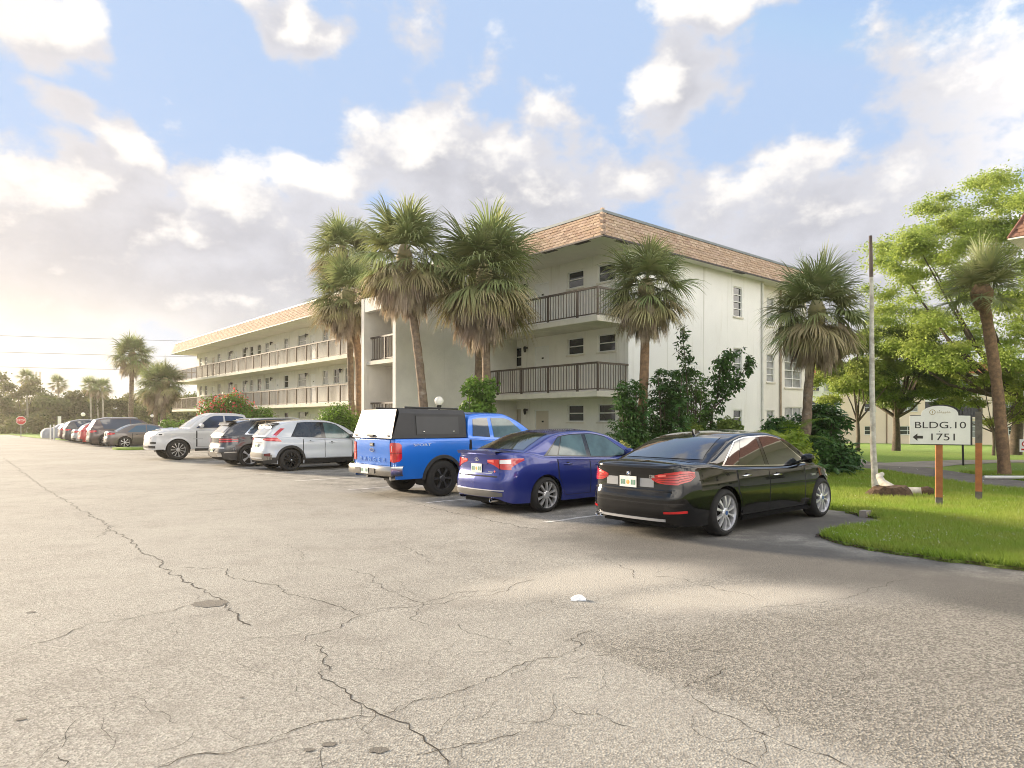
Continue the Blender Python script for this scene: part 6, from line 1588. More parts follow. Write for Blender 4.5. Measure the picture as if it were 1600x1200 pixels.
# shrubs beside the building
def whorl_shrub(label, x, y, h, rad, n, m, seed, leaf=.20, per=8, name='umbrella_shrub', stems=7, cat='shrub', zmin=.06, group=None, top=1.0):
    """large-leaved shrub: drooping whorls of leaflets on upright stems; each whorl its own part"""
    q = random.Random(seed); o = empty(name, (x, y, gz(x, y) - .03), 0, label, cat, group)
    whs = []
    for v in range(3):
        qq = random.Random(seed * 7 + v); V = []; F = []
        for k in range(per):
            a = 2 * math.pi * k / per + qq.uniform(-.15, .15); L = leaf * qq.uniform(.8, 1.15); d = Vector((math.cos(a), math.sin(a), 0)); s = Vector((-d.y, d.x, 0)); w = L * .30; b = len(V)
            V += [tuple(p) for p in (d * .03, d * L * .42 + s * w * .5 + Vector((0, 0, -.02)), d * L * .42 - s * w * .5 + Vector((0, 0, -.02)), d * L * .78 + s * w * .42 + Vector((0, 0, -L * .24)), d * L * .78 - s * w * .42 + Vector((0, 0, -L * .24)), d * L + Vector((0, 0, -L * .48)))]
            F += [(b, b + 1, b + 2), (b + 1, b + 3, b + 4), (b + 1, b + 4, b + 2), (b + 3, b + 5, b + 4)]
        whs.append(np_mesh('leaf_whorl', np.array(V), np.array(F), m))
    st = MB(); pts = []
    for k in range(stems):
        a = q.uniform(0, 6.28); r = rad * q.uniform(.1, .7); e = Vector((math.cos(a) * r, math.sin(a) * r, h * q.uniform(.65, .98))); st.tube([(e.x * .3, e.y * .3, 0), (e.x * .7, e.y * .7, e.z * .5), e], [.03, .022, .012], 6)
    st.build('stem', BARK, o)
    for k in range(n):
        t = q.uniform(zmin, 1) ; a = q.uniform(0, 6.28); r = rad * (1 - .55 * t ** 2.2) * q.uniform(.45, 1.08)
        w = link('leaf_whorl', q.choice(whs), o, (math.cos(a) * r, math.sin(a) * r, h * t)); w.rotation_euler = (q.uniform(-.6, .6) - .35 * math.sin(a), q.uniform(-.6, .6) + .35 * math.cos(a), q.uniform(0, 6.28)); w.scale = (q.uniform(.8, 1.25),) * 3
    cl = [(q.uniform(-.45, .45) * rad, q.uniform(-.45, .45) * rad, h * (.12 + .72 * k / 11), rad * .55 * (1.1 - .5 * k / 11)) for k in range(12)]
    leaves('inner_foliage', m, o, cl, 4200, leaf * .8, .3, seed + 5, .42, .6, shell=.2)
    return o
whorl_shrub('dark umbrella plant with drooping leaf whorls left of the corner palm', *at(985, 20.4), 2.95, .72, 290, LG_DARK, 3, leaf=.165)
whorl_shrub('broad glossy umbrella plant right of the corner palm trunk', *at(1042, 20.9), 3.3, .85, 298, LG_DARK, 5, leaf=.18)
whorl_shrub('taller lighter umbrella plant against the white end wall', *at(1082, 22.6), 3.4, .95, 298, leaf_mat('midglossy', (.13, .225, .045), (.065, .135, .027), .35, .4), 6, leaf=.16)
def twig_tree(label, x, y, path, n, m, seed, leaf=.11, rad=.35, name='slender_shrub', t0=.35):
    q = random.Random(seed); o = empty(name, (x, y, gz(x, y) - .03), 0, label, 'shrub'); mb = MB(); cl = []
    for pts in path:
        P = [Vector(p) for p in pts]; mb.tube(P, [.03 - .02 * k / (len(P) - 1) for k in range(len(P))], 6)
        for k in range(n):
            t = q.uniform(t0, 1.02) * (len(P) - 1); i = min(int(t), len(P) - 2); p = P[i].lerp(P[i + 1], t - i); w = rad * (1.15 - .75 * t / (len(P) - 1))
            e = p + Vector((q.uniform(-w, w), q.uniform(-w, w), q.uniform(-.1, .12))); mb.tube([p, e], [.006, .003], 4, caps=False); cl.append((e.x, e.y, e.z, .10))
    mb.build('stem', BARK, o); leaves('foliage', m, o, cl, len(cl) * 9, leaf, .4, seed, .42, .5); return o
b = at(1075, 22.0); twig_tree('thin upright shrub reaching above the umbrella plants on the end wall', *b, [[(0, 0, 0), (.0, 0, 2), P3(1072, 580, 22, b), P3(1066, 515, 22, b)]], 46, LG_DARK, 8, .15, .42, t0=.62)
b = at(1105, 22.6); twig_tree('airy dark leaved shrub leaning right across the end wall windows', *b, [[(0, 0, 0), P3(1112, 640, 22.6, b), P3(1135, 595, 22.6, b), P3(1152, 545, 22.6, b)], [(0, 0, 0), P3(1114, 640, 22.6, b), P3(1150, 600, 22.6, b), P3(1172, 562, 22.6, b)], [P3(1120, 625, 22.6, b), P3(1125, 580, 22.6, b), P3(1142, 552, 22.6, b)]], 60, LG_DARK, 9, .17, .42, t0=.2)
def bush(label, x, y, rx, ry, h, n, size, m, seed, name='bush', nc=14, r0=.25, r1=.45, extra=None, group=None):
    q = random.Random(seed); o = empty(name, (x, y, gz(x, y) - .03), 0, label, 'shrub', group)
    cl = [(q.uniform(-1, 1) * rx * .75, q.uniform(-1, 1) * ry * .75, h * q.uniform(.2, .8), q.uniform(r0, r1)) for k in range(nc)]
    mb = MB()
    for c_ in cl[:6]: mb.tube([(c_[0] * .3, c_[1] * .3, 0), c_[:3]], [.025, .01], 5)
    mb.build('stem', BARK, o); leaves('foliage', m, o, cl, n, size, .35, seed, .5, shell=.6)
    if extra: leaves('flowers', extra[0], o, [c_ for c_ in cl if extra[3](c_)] or cl, extra[1], extra[2], .3, seed + 1, .8, shell=.85)
    return o
bush('light green bush at the foot of the white end wall', *at(1050, 20.0), 1.1, .5, 1.5, 7500, .13, leaf_mat('fresh', (.15, .25, .03), (.07, .15, .02), .4), 41)
bush('grey green low bush below the airy shrub on the end wall', *at(1112, 21.5), 1.2, .5, 2.1, 7500, .11, LG_MID, 42)
bush('small variegated yellow plant at the building corner', *at(972, 18.2), .28, .25, 1.45, 1500, .10, leaf_mat('varieg', (.50, .48, .20), (.28, .34, .08), .3), 43, nc=6, r0=.12, r1=.2)
bush('low green plants at the wall behind the violet sedan', *at(950, 17.6), .9, .4, .85, 3500, .12, LG_MID, 44, nc=9, r0=.15, r1=.3)
bush('yellow green croton bush right of the black sedan roof', *at(1225, 18.8), 1.0, .6, 1.5, 7500, .13, LG_YEL, 45, nc=16)
bush('dark dense shrub behind the dark fan palm trunk', *at(1240, 24.0), 1.3, .8, 2.4, 8000, .15, LG_DARK, 46, nc=18, r0=.35, r1=.6)
whorl_shrub('large dark green shrub with rosette leaves right of the dark palm', *at(1292, 22.9), 2.35, .85, 170, LG_DARK, 14, leaf=.24, name='rosette_shrub')
bush('leafy base of the rosette shrub spilling onto the lawn', *at(1284, 22.0), 1.0, .6, 1.3, 6000, .14, LG_DARK, 47, nc=14)
bush('clipped bright green hedge left of the stair tower', *at(535, 30.0), 1.15, .9, 2.5, 12000, .11, LG_HEDGE, 48, name='hedge', nc=26, r0=.45, r1=.65)
bush('sprawling bougainvillea with crimson bracts before the left wing', *at(368, 39.0), 2.3, 1.2, 3.3, 14000, .16, LG_HEDGE, 49, name='bougainvillea', nc=24, r0=.5, r1=.85, extra=(LG_RED, 2600, .13, lambda c_: c_[0] < .6))
bush('low ferny plants below the left end balcony', *at(292, 50), 3.2, 1.0, 1.5, 5000, .2, LG_HEDGE, 60, nc=16, r0=.4, r1=.7)
b = at(738, 22.6)
bush('loose light green climbing shrub round the largest palm trunk', b[0], b[1], .85, .5, 4.2, 4600, .15, leaf_mat('vine', (.19, .30, .05), (.09, .17, .03), .4), 61, nc=20, r0=.2, r1=.36)
# feathery garden palms and spiky plants by the end wall
def feather(label, x, y, n, L, m, seed, h=.3, name='garden_palm', up=60):
    q = random.Random(seed); o = empty(name, (x, y, gz(x, y) - .03), 0, label, 'plant')
    for i in range(n):
        az = i * 2.4 + q.uniform(-.3, .3); e0 = R(up + q.uniform(-22, 18)); l = L * q.uniform(.75, 1.1); V = []; F = []
        p = Vector((0, 0, h)); pts = [p]
        for k in range(12): e = e0 - R(8.2) * k * 1.0; p = p + Vector((math.cos(az) * math.cos(e), math.sin(az) * math.cos(e), math.sin(e))) * l / 12; pts.append(p)
        for k in range(2, 12):
            d = (pts[k + 1] - pts[k]).normalized(); s = d.cross(Vector((0, 0, 1))).normalized()
            for sg in (-1, 1):
                for hh in (0, .5):
                    a = pts[k].lerp(pts[k + 1], hh); ll = l * .26 * (1 - abs(k - 6) / 9); t = a + (s * sg * .9 + d * .5 + Vector((0, 0, -.25))).normalized() * ll; w = d * .018; b = len(V)
                    V += [tuple(a - w), tuple(a + w), tuple(t)]; F.append((b, b + 1, b + 2))
        mb = MB(); mb.tube(pts, [.014 - .001 * k for k in range(13)], 5, caps=False); mb.add(V, F); mb.build('frond', m, o, fix=False)
    return o
FEA = leaf_mat('feather', (.11, .21, .025), (.06, .13, .018), .35, .45)
feather('arching feathery palm against the end wall left of the dark palm', *at(1184, 22.0), 9, 1.5, FEA, 3, .6)
feather('upright feathery palm beside the dark fan palm trunk', *at(1232, 21.6), 10, 1.7, leaf_mat('feather2', (.20, .30, .03), (.10, .18, .02), .4), 4, .9, up=72)
feather('spiky lime green plant behind the black sedan', *at(1218, 18.0), 8, .8, LG_YEL, 5, .95, 'spiky_plant', 80)
feather('small spiky yellow plant above the black sedan roof', *at(1184, 18.4), 7, .55, LG_YEL, 6, .95, 'spiky_plant', 80)
feather('low fan of dark leaves at the edge of the path', *at(1300, 20.6), 9, .95, LG_DARK, 7, .25, 'garden_fern', 45)
feather('arching green fern in front of the end wall window', *at(1160, 21.8), 8, 1.1, FEA, 8, .4, 'garden_fern', 55)

# grass on the near lawn, clover flowers, leaf litter along the edge
def grass():
    g_ = np.random.default_rng(5); ed = np.array(edge); n = 150000
    d = 6.6 + (24 - 6.6) * g_.random(n) ** 1.9; px = 1225 + g_.random(n) * (1640 - 1225); X = (px - 800) / 1062 * d; Y = d
    # inside the lawn: right of the lot edge, off the path
    def inside(X, Y, poly):
        r = np.zeros(len(X), bool); j = len(poly) - 1
        for i in range(len(poly)):
            xi, yi, xj, yj = *poly[i], *poly[j]; c_ = ((yi > Y) != (yj > Y)) & (X < (xj - xi) * (Y - yi) / (yj - yi + 1e-12) + xi); r ^= c_; j = i
        return r
    lotp = [tuple(W(u, v)[:2]) for u, v in lot]
    keep = ~inside(X, Y, lotp)
    pth = np.array([(19.5, 12.0), (15.5, 15.6), (13.6, 17.8), (14.0, 21.5), (14.9, 26.0)]); hw = 1.27
    for a, b in zip(pth, pth[1:]):
        ab = b - a; t = np.clip(((X - a[0]) * ab[0] + (Y - a[1]) * ab[1]) / (ab @ ab), 0, 1); keep &= np.hypot(X - a[0] - t * ab[0], Y - a[1] - t * ab[1]) > hw
    X, Y = X[keep], Y[keep]; n = len(X); v = .7595 * X + .6505 * Y; Z = -np.maximum(0, v - SLOPE_V) * SLOPE_K + .03
    h = (.045 + .05 * g_.random(n)) * (1 + .5 * (Y / 20)); w = .004 + .006 * (Y / 12); a = g_.random(n) * 6.28; l = h * .6
    bx, by = np.cos(a), np.sin(a); c_ = g_.random(n) * 6.28
    A = np.stack([X - bx * w, Y - by * w, Z], 1); B_ = np.stack([X + bx * w, Y + by * w, Z], 1); T = np.stack([X + np.cos(c_) * l, Y + np.sin(c_) * l, Z + h], 1)
    V = np.stack([A, B_, T], 1).reshape(-1, 3)
    o = link('grass_blades', np_mesh('grass_blades', V, np.arange(3 * n).reshape(n, 3), leaf_mat('grass', (.27, .42, .05), (.36, .43, .085), .45, .6, vscale=.9)))
    tag(o, 'bright green grass blades covering the lawn beside the parking bays', 'grass', kind='stuff')
    # small pale clover flowers in drifts
    q = random.Random(12); V = []; F = []
    for px, py, sx, sy, k in ((1380, 838, 55, 16, 260), (1330, 780, 60, 14, 90), (1560, 790, 45, 14, 120), (1470, 850, 90, 20, 150), (1430, 760, 90, 16, 120), (1560, 735, 30, 8, 60), (1550, 830, 40, 14, 100), (1340, 745, 30, 6, 50)):
        for _ in range(int(k * .6)):
            x_, y_ = G(q.gauss(px, sx), max(706, q.gauss(py, sy)))
            if not (~inside(np.array([x_]), np.array([y_]), lotp))[0]: continue
            z_ = gz(x_, y_) + .03 + q.uniform(.05, .085); r = q.uniform(.004, .008) * (1 + y_ / 25); b = len(V)
            V += [(x_ - r, y_, z_), (x_, y_ - r, z_), (x_ + r, y_, z_), (x_, y_ + r, z_), (x_, y_, z_ + r)]; F += [(b, b + 1, b + 4), (b + 1, b + 2, b + 4), (b + 2, b + 3, b + 4), (b + 3, b, b + 4)]
    o = link('clover_flowers', np_mesh('clover_flowers', np.array(V), np.array(F), mat('clover_white', (.72, .70, .60), .8))); tag(o, 'tiny white clover flowers scattered over the near lawn', 'flowers', kind='stuff')
    # dry leaf litter along the kerbless edge
    V = []; F = []
    for a, b in zip(edge[1:], edge[2:]):
        a, b = Vector(a), Vector(b)
        for _ in range(int((b - a).length * 260)):
            p = a.lerp(b, q.random()) + Vector((q.gauss(0, .035), q.gauss(0, .035))); s = q.uniform(.008, .022); t = q.uniform(0, 6.28); z_ = .006 + q.random() * .03; k = len(V)
            V += [(p.x + s * math.cos(t), p.y + s * math.sin(t), z_), (p.x + s * .5 * math.cos(t + 1.6), p.y + s * .5 * math.sin(t + 1.6), z_ + .008), (p.x - s * math.cos(t), p.y - s * math.sin(t), z_), (p.x + s * .5 * math.cos(t - 1.6), p.y + s * .5 * math.sin(t - 1.6), z_ + .004)]; F.append((k, k + 1, k + 2, k + 3))
    o = link('leaf_litter', np_mesh('leaf_litter', np.array(V), np.array(F), SOIL)); tag(o, 'brown leaf litter along the edge of the lawn', 'leaves', kind='stuff')
grass()

# ---------------------------------------------------------------- signs, lamps, posts, far buildings
WOODO = mat('post_orange', (.46, .17, .055), .85, var=.5, vscale=6, col2=(.30, .11, .045), bump=.4, bscale=30)
WOODG = mat('post_grey', (.17, .15, .125), .95, var=.4, vscale=9, bump=.5, bscale=30)
SIGNW = mat('sign_board', (.86, .83, .74), .6, var=.12, vscale=3, stain=((.55, .50, .40), 4, 2, .6, .9))
INK = mat('sign_ink', (.035, .028, .022), .6)
GOLD = mat('sign_gold', (.42, .30, .10), .5, var=.3, vscale=30)
def facing(x, y): return math.atan2(x, -y) * 0 + math.atan2(-x, y)      # turn about z so that local -y looks at the camera
def sign():
    x, y = 8.09, 12.88; z0 = gz(x, y)
    rz = facing(x, y) + R(7)
    o = empty('direction_sign', (x, y, z0), rz, 'cream building direction sign on an orange brown wooden post', 'sign')
    MB().box(-.055, .055, -.045, .045, 0, .22).build('post_foot', WOODG, o); MB().box(-.054, .054, -.044, .044, .22, 1.62).build('post', WOODO, o)
    def outline(hw, z0_, z1, rw, rise, n=16):
        p = [(-hw, z0_), (hw, z0_), (hw, z1)]
        for k in range(n + 1):
            t = math.pi * k / n; p.append((rw * math.cos(t), z1 + .006 + rise * math.sin(t) ** .8))
        return p + [(-hw, z1)]
    def board(pl, y0, y1): n = len(pl); return MB().add([(a, y0, b) for a, b in pl] + [(a, y1, b) for a, b in pl], [tuple(range(n)), tuple(reversed(range(n, 2 * n)))] + [(i, n + i, n + (i + 1) % n, (i + 1) % n) for i in range(n)])
    zb = 1.225
    bk = board([(a + .022, b + .012) for a, b in outline(.50, zb - .025, zb + .535, .31, .195)], -.058, -.045).build('backing', IRON, o)
    f = board(outline(.488, zb, zb + .535, .30, .185), -.075, -.0585).build('face', SIGNW, o)
    for body, s, cx, cz, w in (('BLDG.10', .175, .005, zb + .355, 1.28), ('1751', .185, .055, zb + .13, 1.28)):
        me = text_mesh(body, s, INK, 'lettering', .001); t = link('lettering', me, f, (cx, -.0765, cz), (R(90), 0, 0)); t.scale = (w, 1, 1)
    a = [(-.44, 0), (-.36, .07), (-.36, .026), (-.27, .026), (-.27, -.026), (-.36, -.026), (-.36, -.07)]
    MB().add([(p, -.0768, zb + .13 + q_) for p, q_ in a], [tuple(range(7))]).build('arrow', INK, f)
    # worn gold emblem: a ringed initial and faded script
    e = MB()
    for k in range(24): t, t2 = 2 * math.pi * k / 24, 2 * math.pi * (k + 1) / 24; e.add([(-.115 + .05 * math.cos(t), -.0768, zb + .605 + .05 * math.sin(t)), (-.115 + .05 * math.cos(t2), -.0768, zb + .605 + .05 * math.sin(t2)), (-.115 + .041 * math.cos(t2), -.0768, zb + .605 + .041 * math.sin(t2)), (-.115 + .041 * math.cos(t), -.0768, zb + .605 + .041 * math.sin(t))], [(0, 1, 2, 3)])
    e.add([(-.12, -.0768, zb + .58), (-.11, -.0768, zb + .58), (-.11, -.0768, zb + .63), (-.12, -.0768, zb + .63)], [(0, 1, 2, 3)])
    for k in range(7): # faded script strokes
        xx = -.045 + k * .032; hh = (.032, .026, .040, .026, .026, .040, .030)[k]; dn = (.0, .0, .0, .02, .02, .0, .0)[k]
        e.add([(xx, -.0768, zb + .588 - dn), (xx + .007, -.0768, zb + .588 - dn), (xx + .011, -.0768, zb + .588 + hh), (xx + .004, -.0768, zb + .588 + hh)], [(0, 1, 2, 3)])
        e.add([(xx + .007, -.0768, zb + .588), (xx + .030, -.0768, zb + .592), (xx + .030, -.0768, zb + .597), (xx + .007, -.0768, zb + .594)], [(0, 1, 2, 3)])
    e.build('emblem', GOLD, f)
    b = link('bolt', MB().lathe([(0, -.004), (.008, 0)], 10, 'Y').mesh('bolt', INK), f, (.0, -.0775, zb + .63)); link('bolt', b.data, f, (0, -.0775, zb + .245))
sign()
x, y = 9.55, 13.91; o = empty('wooden_post', (x, y, gz(x, y)), facing(x, y), 'bare wooden post with grey top and orange lower half right of the sign', 'post')
MB().box(-.06, .06, -.05, .05, 0, .25).build('post_foot', WOODG, o); MB().box(-.059, .059, -.049, .049, .25, 1.24).build('post_middle', WOODO, o); MB().box(-.06, .06, -.05, .05, 1.24, 1.88).build('post_top', WOODG, o)
x, y = at(1505, 29); o = empty('sign_post', (x, y, gz(x, y)), facing(x, y), 'thin black metal post on the lawn behind the cream sign', 'post'); MB().tube([(0, 0, 0), (-.03, 0, 1.3)], .04, 8).build('pole', IRON, o); MB().box(-.28, .28, -.02, .02, 1.2, 1.6).build('plate_back', IRON, o)
x, y = at(1602, 20.5); o = empty('notice_sign', (x, y, gz(x, y)), facing(x, y), 'small white and red notice at the right edge of the lawn', 'sign'); MB().tube([(.1, .03, 0), (.1, .03, 1.3)], .025, 8).build('post', IRON, o); MB().box(-.14, .16, 0, .015, .88, 1.26).build('board', SIGNW, o)
MB().lathe([(.06, -.004), (.09, -.004)], 16, 'Y', (0, 0, 1.12)).build('red_ring', REDL, o); MB().box(-.10, .12, -.005, -.001, .93, .98).build('print_bar', REDL, o)
# dead slender palm trunk with torn root plate, and a fallen length of trunk beside it
DEADW = mat('dead_trunk', (.66, .63, .56), .95, var=.6, vscale=5, col2=(.36, .32, .27), bump=.8, bscale=25)
b = (8.68, 16.22); o = empty('dead_palm_trunk', (*b, gz(*b)), 0, 'tall thin dead pale trunk without a crown standing on the lawn', 'tree trunk')
tp = P3(1360, 371, 16.22, b); MB().tube([(0, 0, .0), (-.06, 0, 1.0), (-.09, 0, 2.6), tuple(Vector(tp) * .78), tp], [.085, .066, .058, .044, .034], 10).build('trunk', DEADW, o, smooth=60)
tq = Vector(tp); MB().tube([tq * .84 + Vector((0, 0, 0)), tq + Vector((.0, 0, .01))], [.0455, .0365], 10).build('trunk_tip', mat('trunk_tip', (.16, .12, .11), .9, var=.4), o, smooth=60)
ROOT = mat('root_plate', (.060, .036, .020), 1.0, var=.7, vscale=14, bump=1, bscale=30, col2=(.13, .08, .045))
q = random.Random(6); rows = []
for k, (h, r) in enumerate(((0, .50), (.10, .47), (.20, .40), (.27, .33), (.24, .12), (.25, 0))): rows.append([(r * math.cos(t) * q.uniform(.85, 1.1) + .06, r * .7 * math.sin(t) * q.uniform(.85, 1.1) - .1, h + q.uniform(-.02, .03)) for t in [2 * math.pi * j / 18 for j in range(18)]])
b = G(1382, 776); o2 = MB().grid(rows, closed=True).build('root_plate', ROOT, smooth=30, loc=(b[0], b[1], gz(*b))); tag(o2, 'dark brown torn root clump at the foot of the dead trunk', 'root clump')
LOGM = mat('log_bark', (.62, .58, .49), .9, var=.4, vscale=6, col2=(.38, .34, .28), bump=.5, bscale=25)
b = G(1412, 774); o = empty('fallen_log', (b[0], b[1], gz(*b) + .03), 0, 'curved pale fallen trunk piece with a broken brown end on the lawn', 'log')
MB().tube([(.02, .9, .42), (-.14, .75, .38), (-.20, .5, .26), (-.10, .22, .13), (.12, .0, .10), (.33, -.12, .10)], [.045, .07, .085, .095, .10, .105], 12).build('trunk', LOGM, o, smooth=60)
MB().tube([(.32, -.115, .10), (.42, -.17, .11), (.52, -.22, .10)], [.115, .13, .09], 9).build('broken_end', ROOT, o, smooth=40)
b = G(1340, 768); q = random.Random(8); pts = [(b[0] + (.75 * math.cos(t)) * q.uniform(.8, 1.1), b[1] + .35 * math.sin(t) * q.uniform(.8, 1.1)) for t in [2 * math.pi * j / 16 for j in range(16)]]
so = MB().add([(x_, y_, gz(x_, y_) + .045) for x_, y_ in pts], [tuple(range(16))]).build('bare_soil', mat('dry_soil', (.36, .25, .14), 1, var=.4, vscale=8)); so['kind'] = 'structure'
# litter on the asphalt: a crushed white wrapper; a white sachet on the far lawn
def wrapper(name, label, x, y, s, z):
    q = random.Random(int(x * 100)); rows = [[(x + s * (i - 2) * .25 + q.uniform(-.01, .01), y + s * .7 * (j - 2) * .25 + q.uniform(-.01, .01), z + max(0, .04 - .012 * ((i - 2) ** 2 + (j - 2) ** 2) ** .8 + q.uniform(-.008, .012)) * s / .13) for j in range(5)] for i in range(5)]
    tag(MB().grid(rows).build(name, mat('paper_white', (.80, .80, .78), .6)), label, 'litter')
wrapper('wrapper', 'crumpled white wrapper lying on the asphalt', *G(903, 937), .14, .004)
b = G(1347, 712); wrapper('plastic_bag', 'small white scrap on the lawn near the path', *b, .35, gz(*b) + .04)
b = at(1597, 20.2); t = b; MB()
o = MB().tube([(b[0] - 1.0, b[1] + .2, gz(*b) + .12), (b[0] + 1.2, b[1] + .1, gz(*b) + .12)], .05, 8).build('white_pipe', PIPEW, smooth=60); tag(o, 'white pipe lying on the grass behind the curving palm', 'pipe')
# globe lamps
def globe(label, px, py, d, r=.15):
    x, y = at(px, d); z = zz(py, d) - gz(x, y); o = empty('globe_lamp', (x, y, gz(x, y)), 0, label, 'lamp', 'white globe lamps on posts')
    MB().tube([(0, 0, 0), (0, 0, z - r - .05)], .035, 10).build('post', IRON, o, smooth=60); MB().lathe([(.035, z - r - .08), (.075, z - r - .05), (.08, z - r + .01), (0, z - r + .02)], 14).build('collar', IRON, o, smooth=50)
    MB().lathe([(r * math.sin(math.pi * k / 12), z - r * math.cos(math.pi * k / 12)) for k in range(13)], 20).build('globe', LAMPG, o, smooth=179)
globe('white globe lamp above the pickup canopy before the stair tower', 686, 626.5, 21.8, .145)
globe('small far globe lamp above the dark brown suv', 130, 647.5, 68, .2); globe('far globe lamp between the bushy palm trunks and the white pickup', 238, 650, 50, .12)
# stop sign
x, y = at(33, 66); o = empty('stop_sign', (x, y, 0), facing(x, y) + R(6), 'red octagonal stop sign at the far end of the road', 'sign')
oc = [(.40 * math.cos(R(22.5 + 45 * k)), .40 * math.sin(R(22.5 + 45 * k))) for k in range(8)]; zc = zz(657, 66)
MB().tube([(0, .03, 0), (0, .03, zc + .3)], .035, 8).build('post', mat('galvanised', (.30, .29, .27), .5, metal=.6), o)
MB().add([(a * 1.08, 0, zc + b_ * 1.08) for a, b_ in oc] + [(a * 1.08, .01, zc + b_ * 1.08) for a, b_ in oc], [tuple(range(8)), tuple(reversed(range(8, 16)))] + [(i, 8 + i, 8 + (i + 1) % 8, (i + 1) % 8) for i in range(8)]).build('border', SIGNW, o)
MB().add([(a, -.004, zc + b_) for a, b_ in oc], [tuple(range(8))]).build('face', mat('stop_red', (.48, .035, .03), .5), o)
link('lettering', text_mesh('STOP', .27, SIGNW, 'lettering'), o, (0, -.008, zc), (R(90), 0, 0))
# bollards and marker by the covered car
for i, (px, d) in enumerate(((79, 57), (84.5, 57))):
    x, y = at(px, d); o = MB().tube([(0, 0, -.02), (0, 0, 1.25), (0, 0, 1.3)], [.05, .05, .03], 10).build('bollard', PIPEW, smooth=60, loc=(x, y, 0)); tag(o, ('slim white post before the covered car, left of the pair', 'slim white post before the covered car, right of the pair')[i], 'post', 'white posts before the covered car')
x, y = at(93, 74); o = MB().box(-.16, .16, -.06, .06, -.02, 2.1).build('marker_post', PIPEW, loc=(x, y, 0)); o.rotation_euler.z = facing(x, y); tag(o, 'wide white marker post behind the covered car', 'post')
# far tower above the wood, power lines
x, y = at(57, 112); o = empty('far_tower', (x, y, 0), facing(x, y), 'pale distant tower with a notched top above the woodland', 'tower'); HZ = mat('far_render', (.62, .56, .48), .9)
MB().box(-.65, .65, -.65, .65, 0, zz(592, 112)).build('shaft', HZ, o)
for k in (-1, 0, 1): MB().box(k * .5 - .14, k * .5 + .14, -.68, .68, zz(592, 112), zz(581, 112)).build('merlon', HZ, o)
CABLE = mat('cable', (.12, .11, .10), .7)
for i, (za, zb_) in enumerate(((12.2, 12.6), (10.2, 10.5), (8.4, 8.6))):
    pts = []
    for k in range(17): t = k / 16; pts.append((-75 + 62 * t, 80 + 18 * t, za + (zb_ - za) * t - .9 * 4 * t * (1 - t) * .35))
    tag(MB().tube(pts, .022, 5).build('power_line', CABLE), ('highest overhead cable crossing the pale sky at left', 'middle overhead cable crossing the pale sky at left', 'lowest overhead cable crossing the pale sky at left')[i], 'cable', 'overhead cables')
for i, (x, y) in enumerate(((-75, 80), (-13, 98))):
    o = empty('utility_pole', (x, y, 0), 0, ('utility pole at the left end of the overhead cables', 'utility pole behind the building carrying the overhead cables')[i], 'pole'); MB().tube([(0, 0, 0), (0, 0, 13)], [.16, .11], 10).build('pole', WOODG, o); MB().box(-.05, .05, -1.0, 1.0, 12.1, 12.25).build('crossarm', WOODG, o)
# kerb stop at the black sedan's front wheel
x, y = W(4.9, 12.15)[:2]; o = MB().box(-.10, .10, -.06, .06, 0, .11).build('kerb_stone', PATHL, loc=(x, y, 0)); o.rotation_euler.z = CAR_ROT; tag(o, 'pale stone against the front wheel of the black sedan', 'stone')

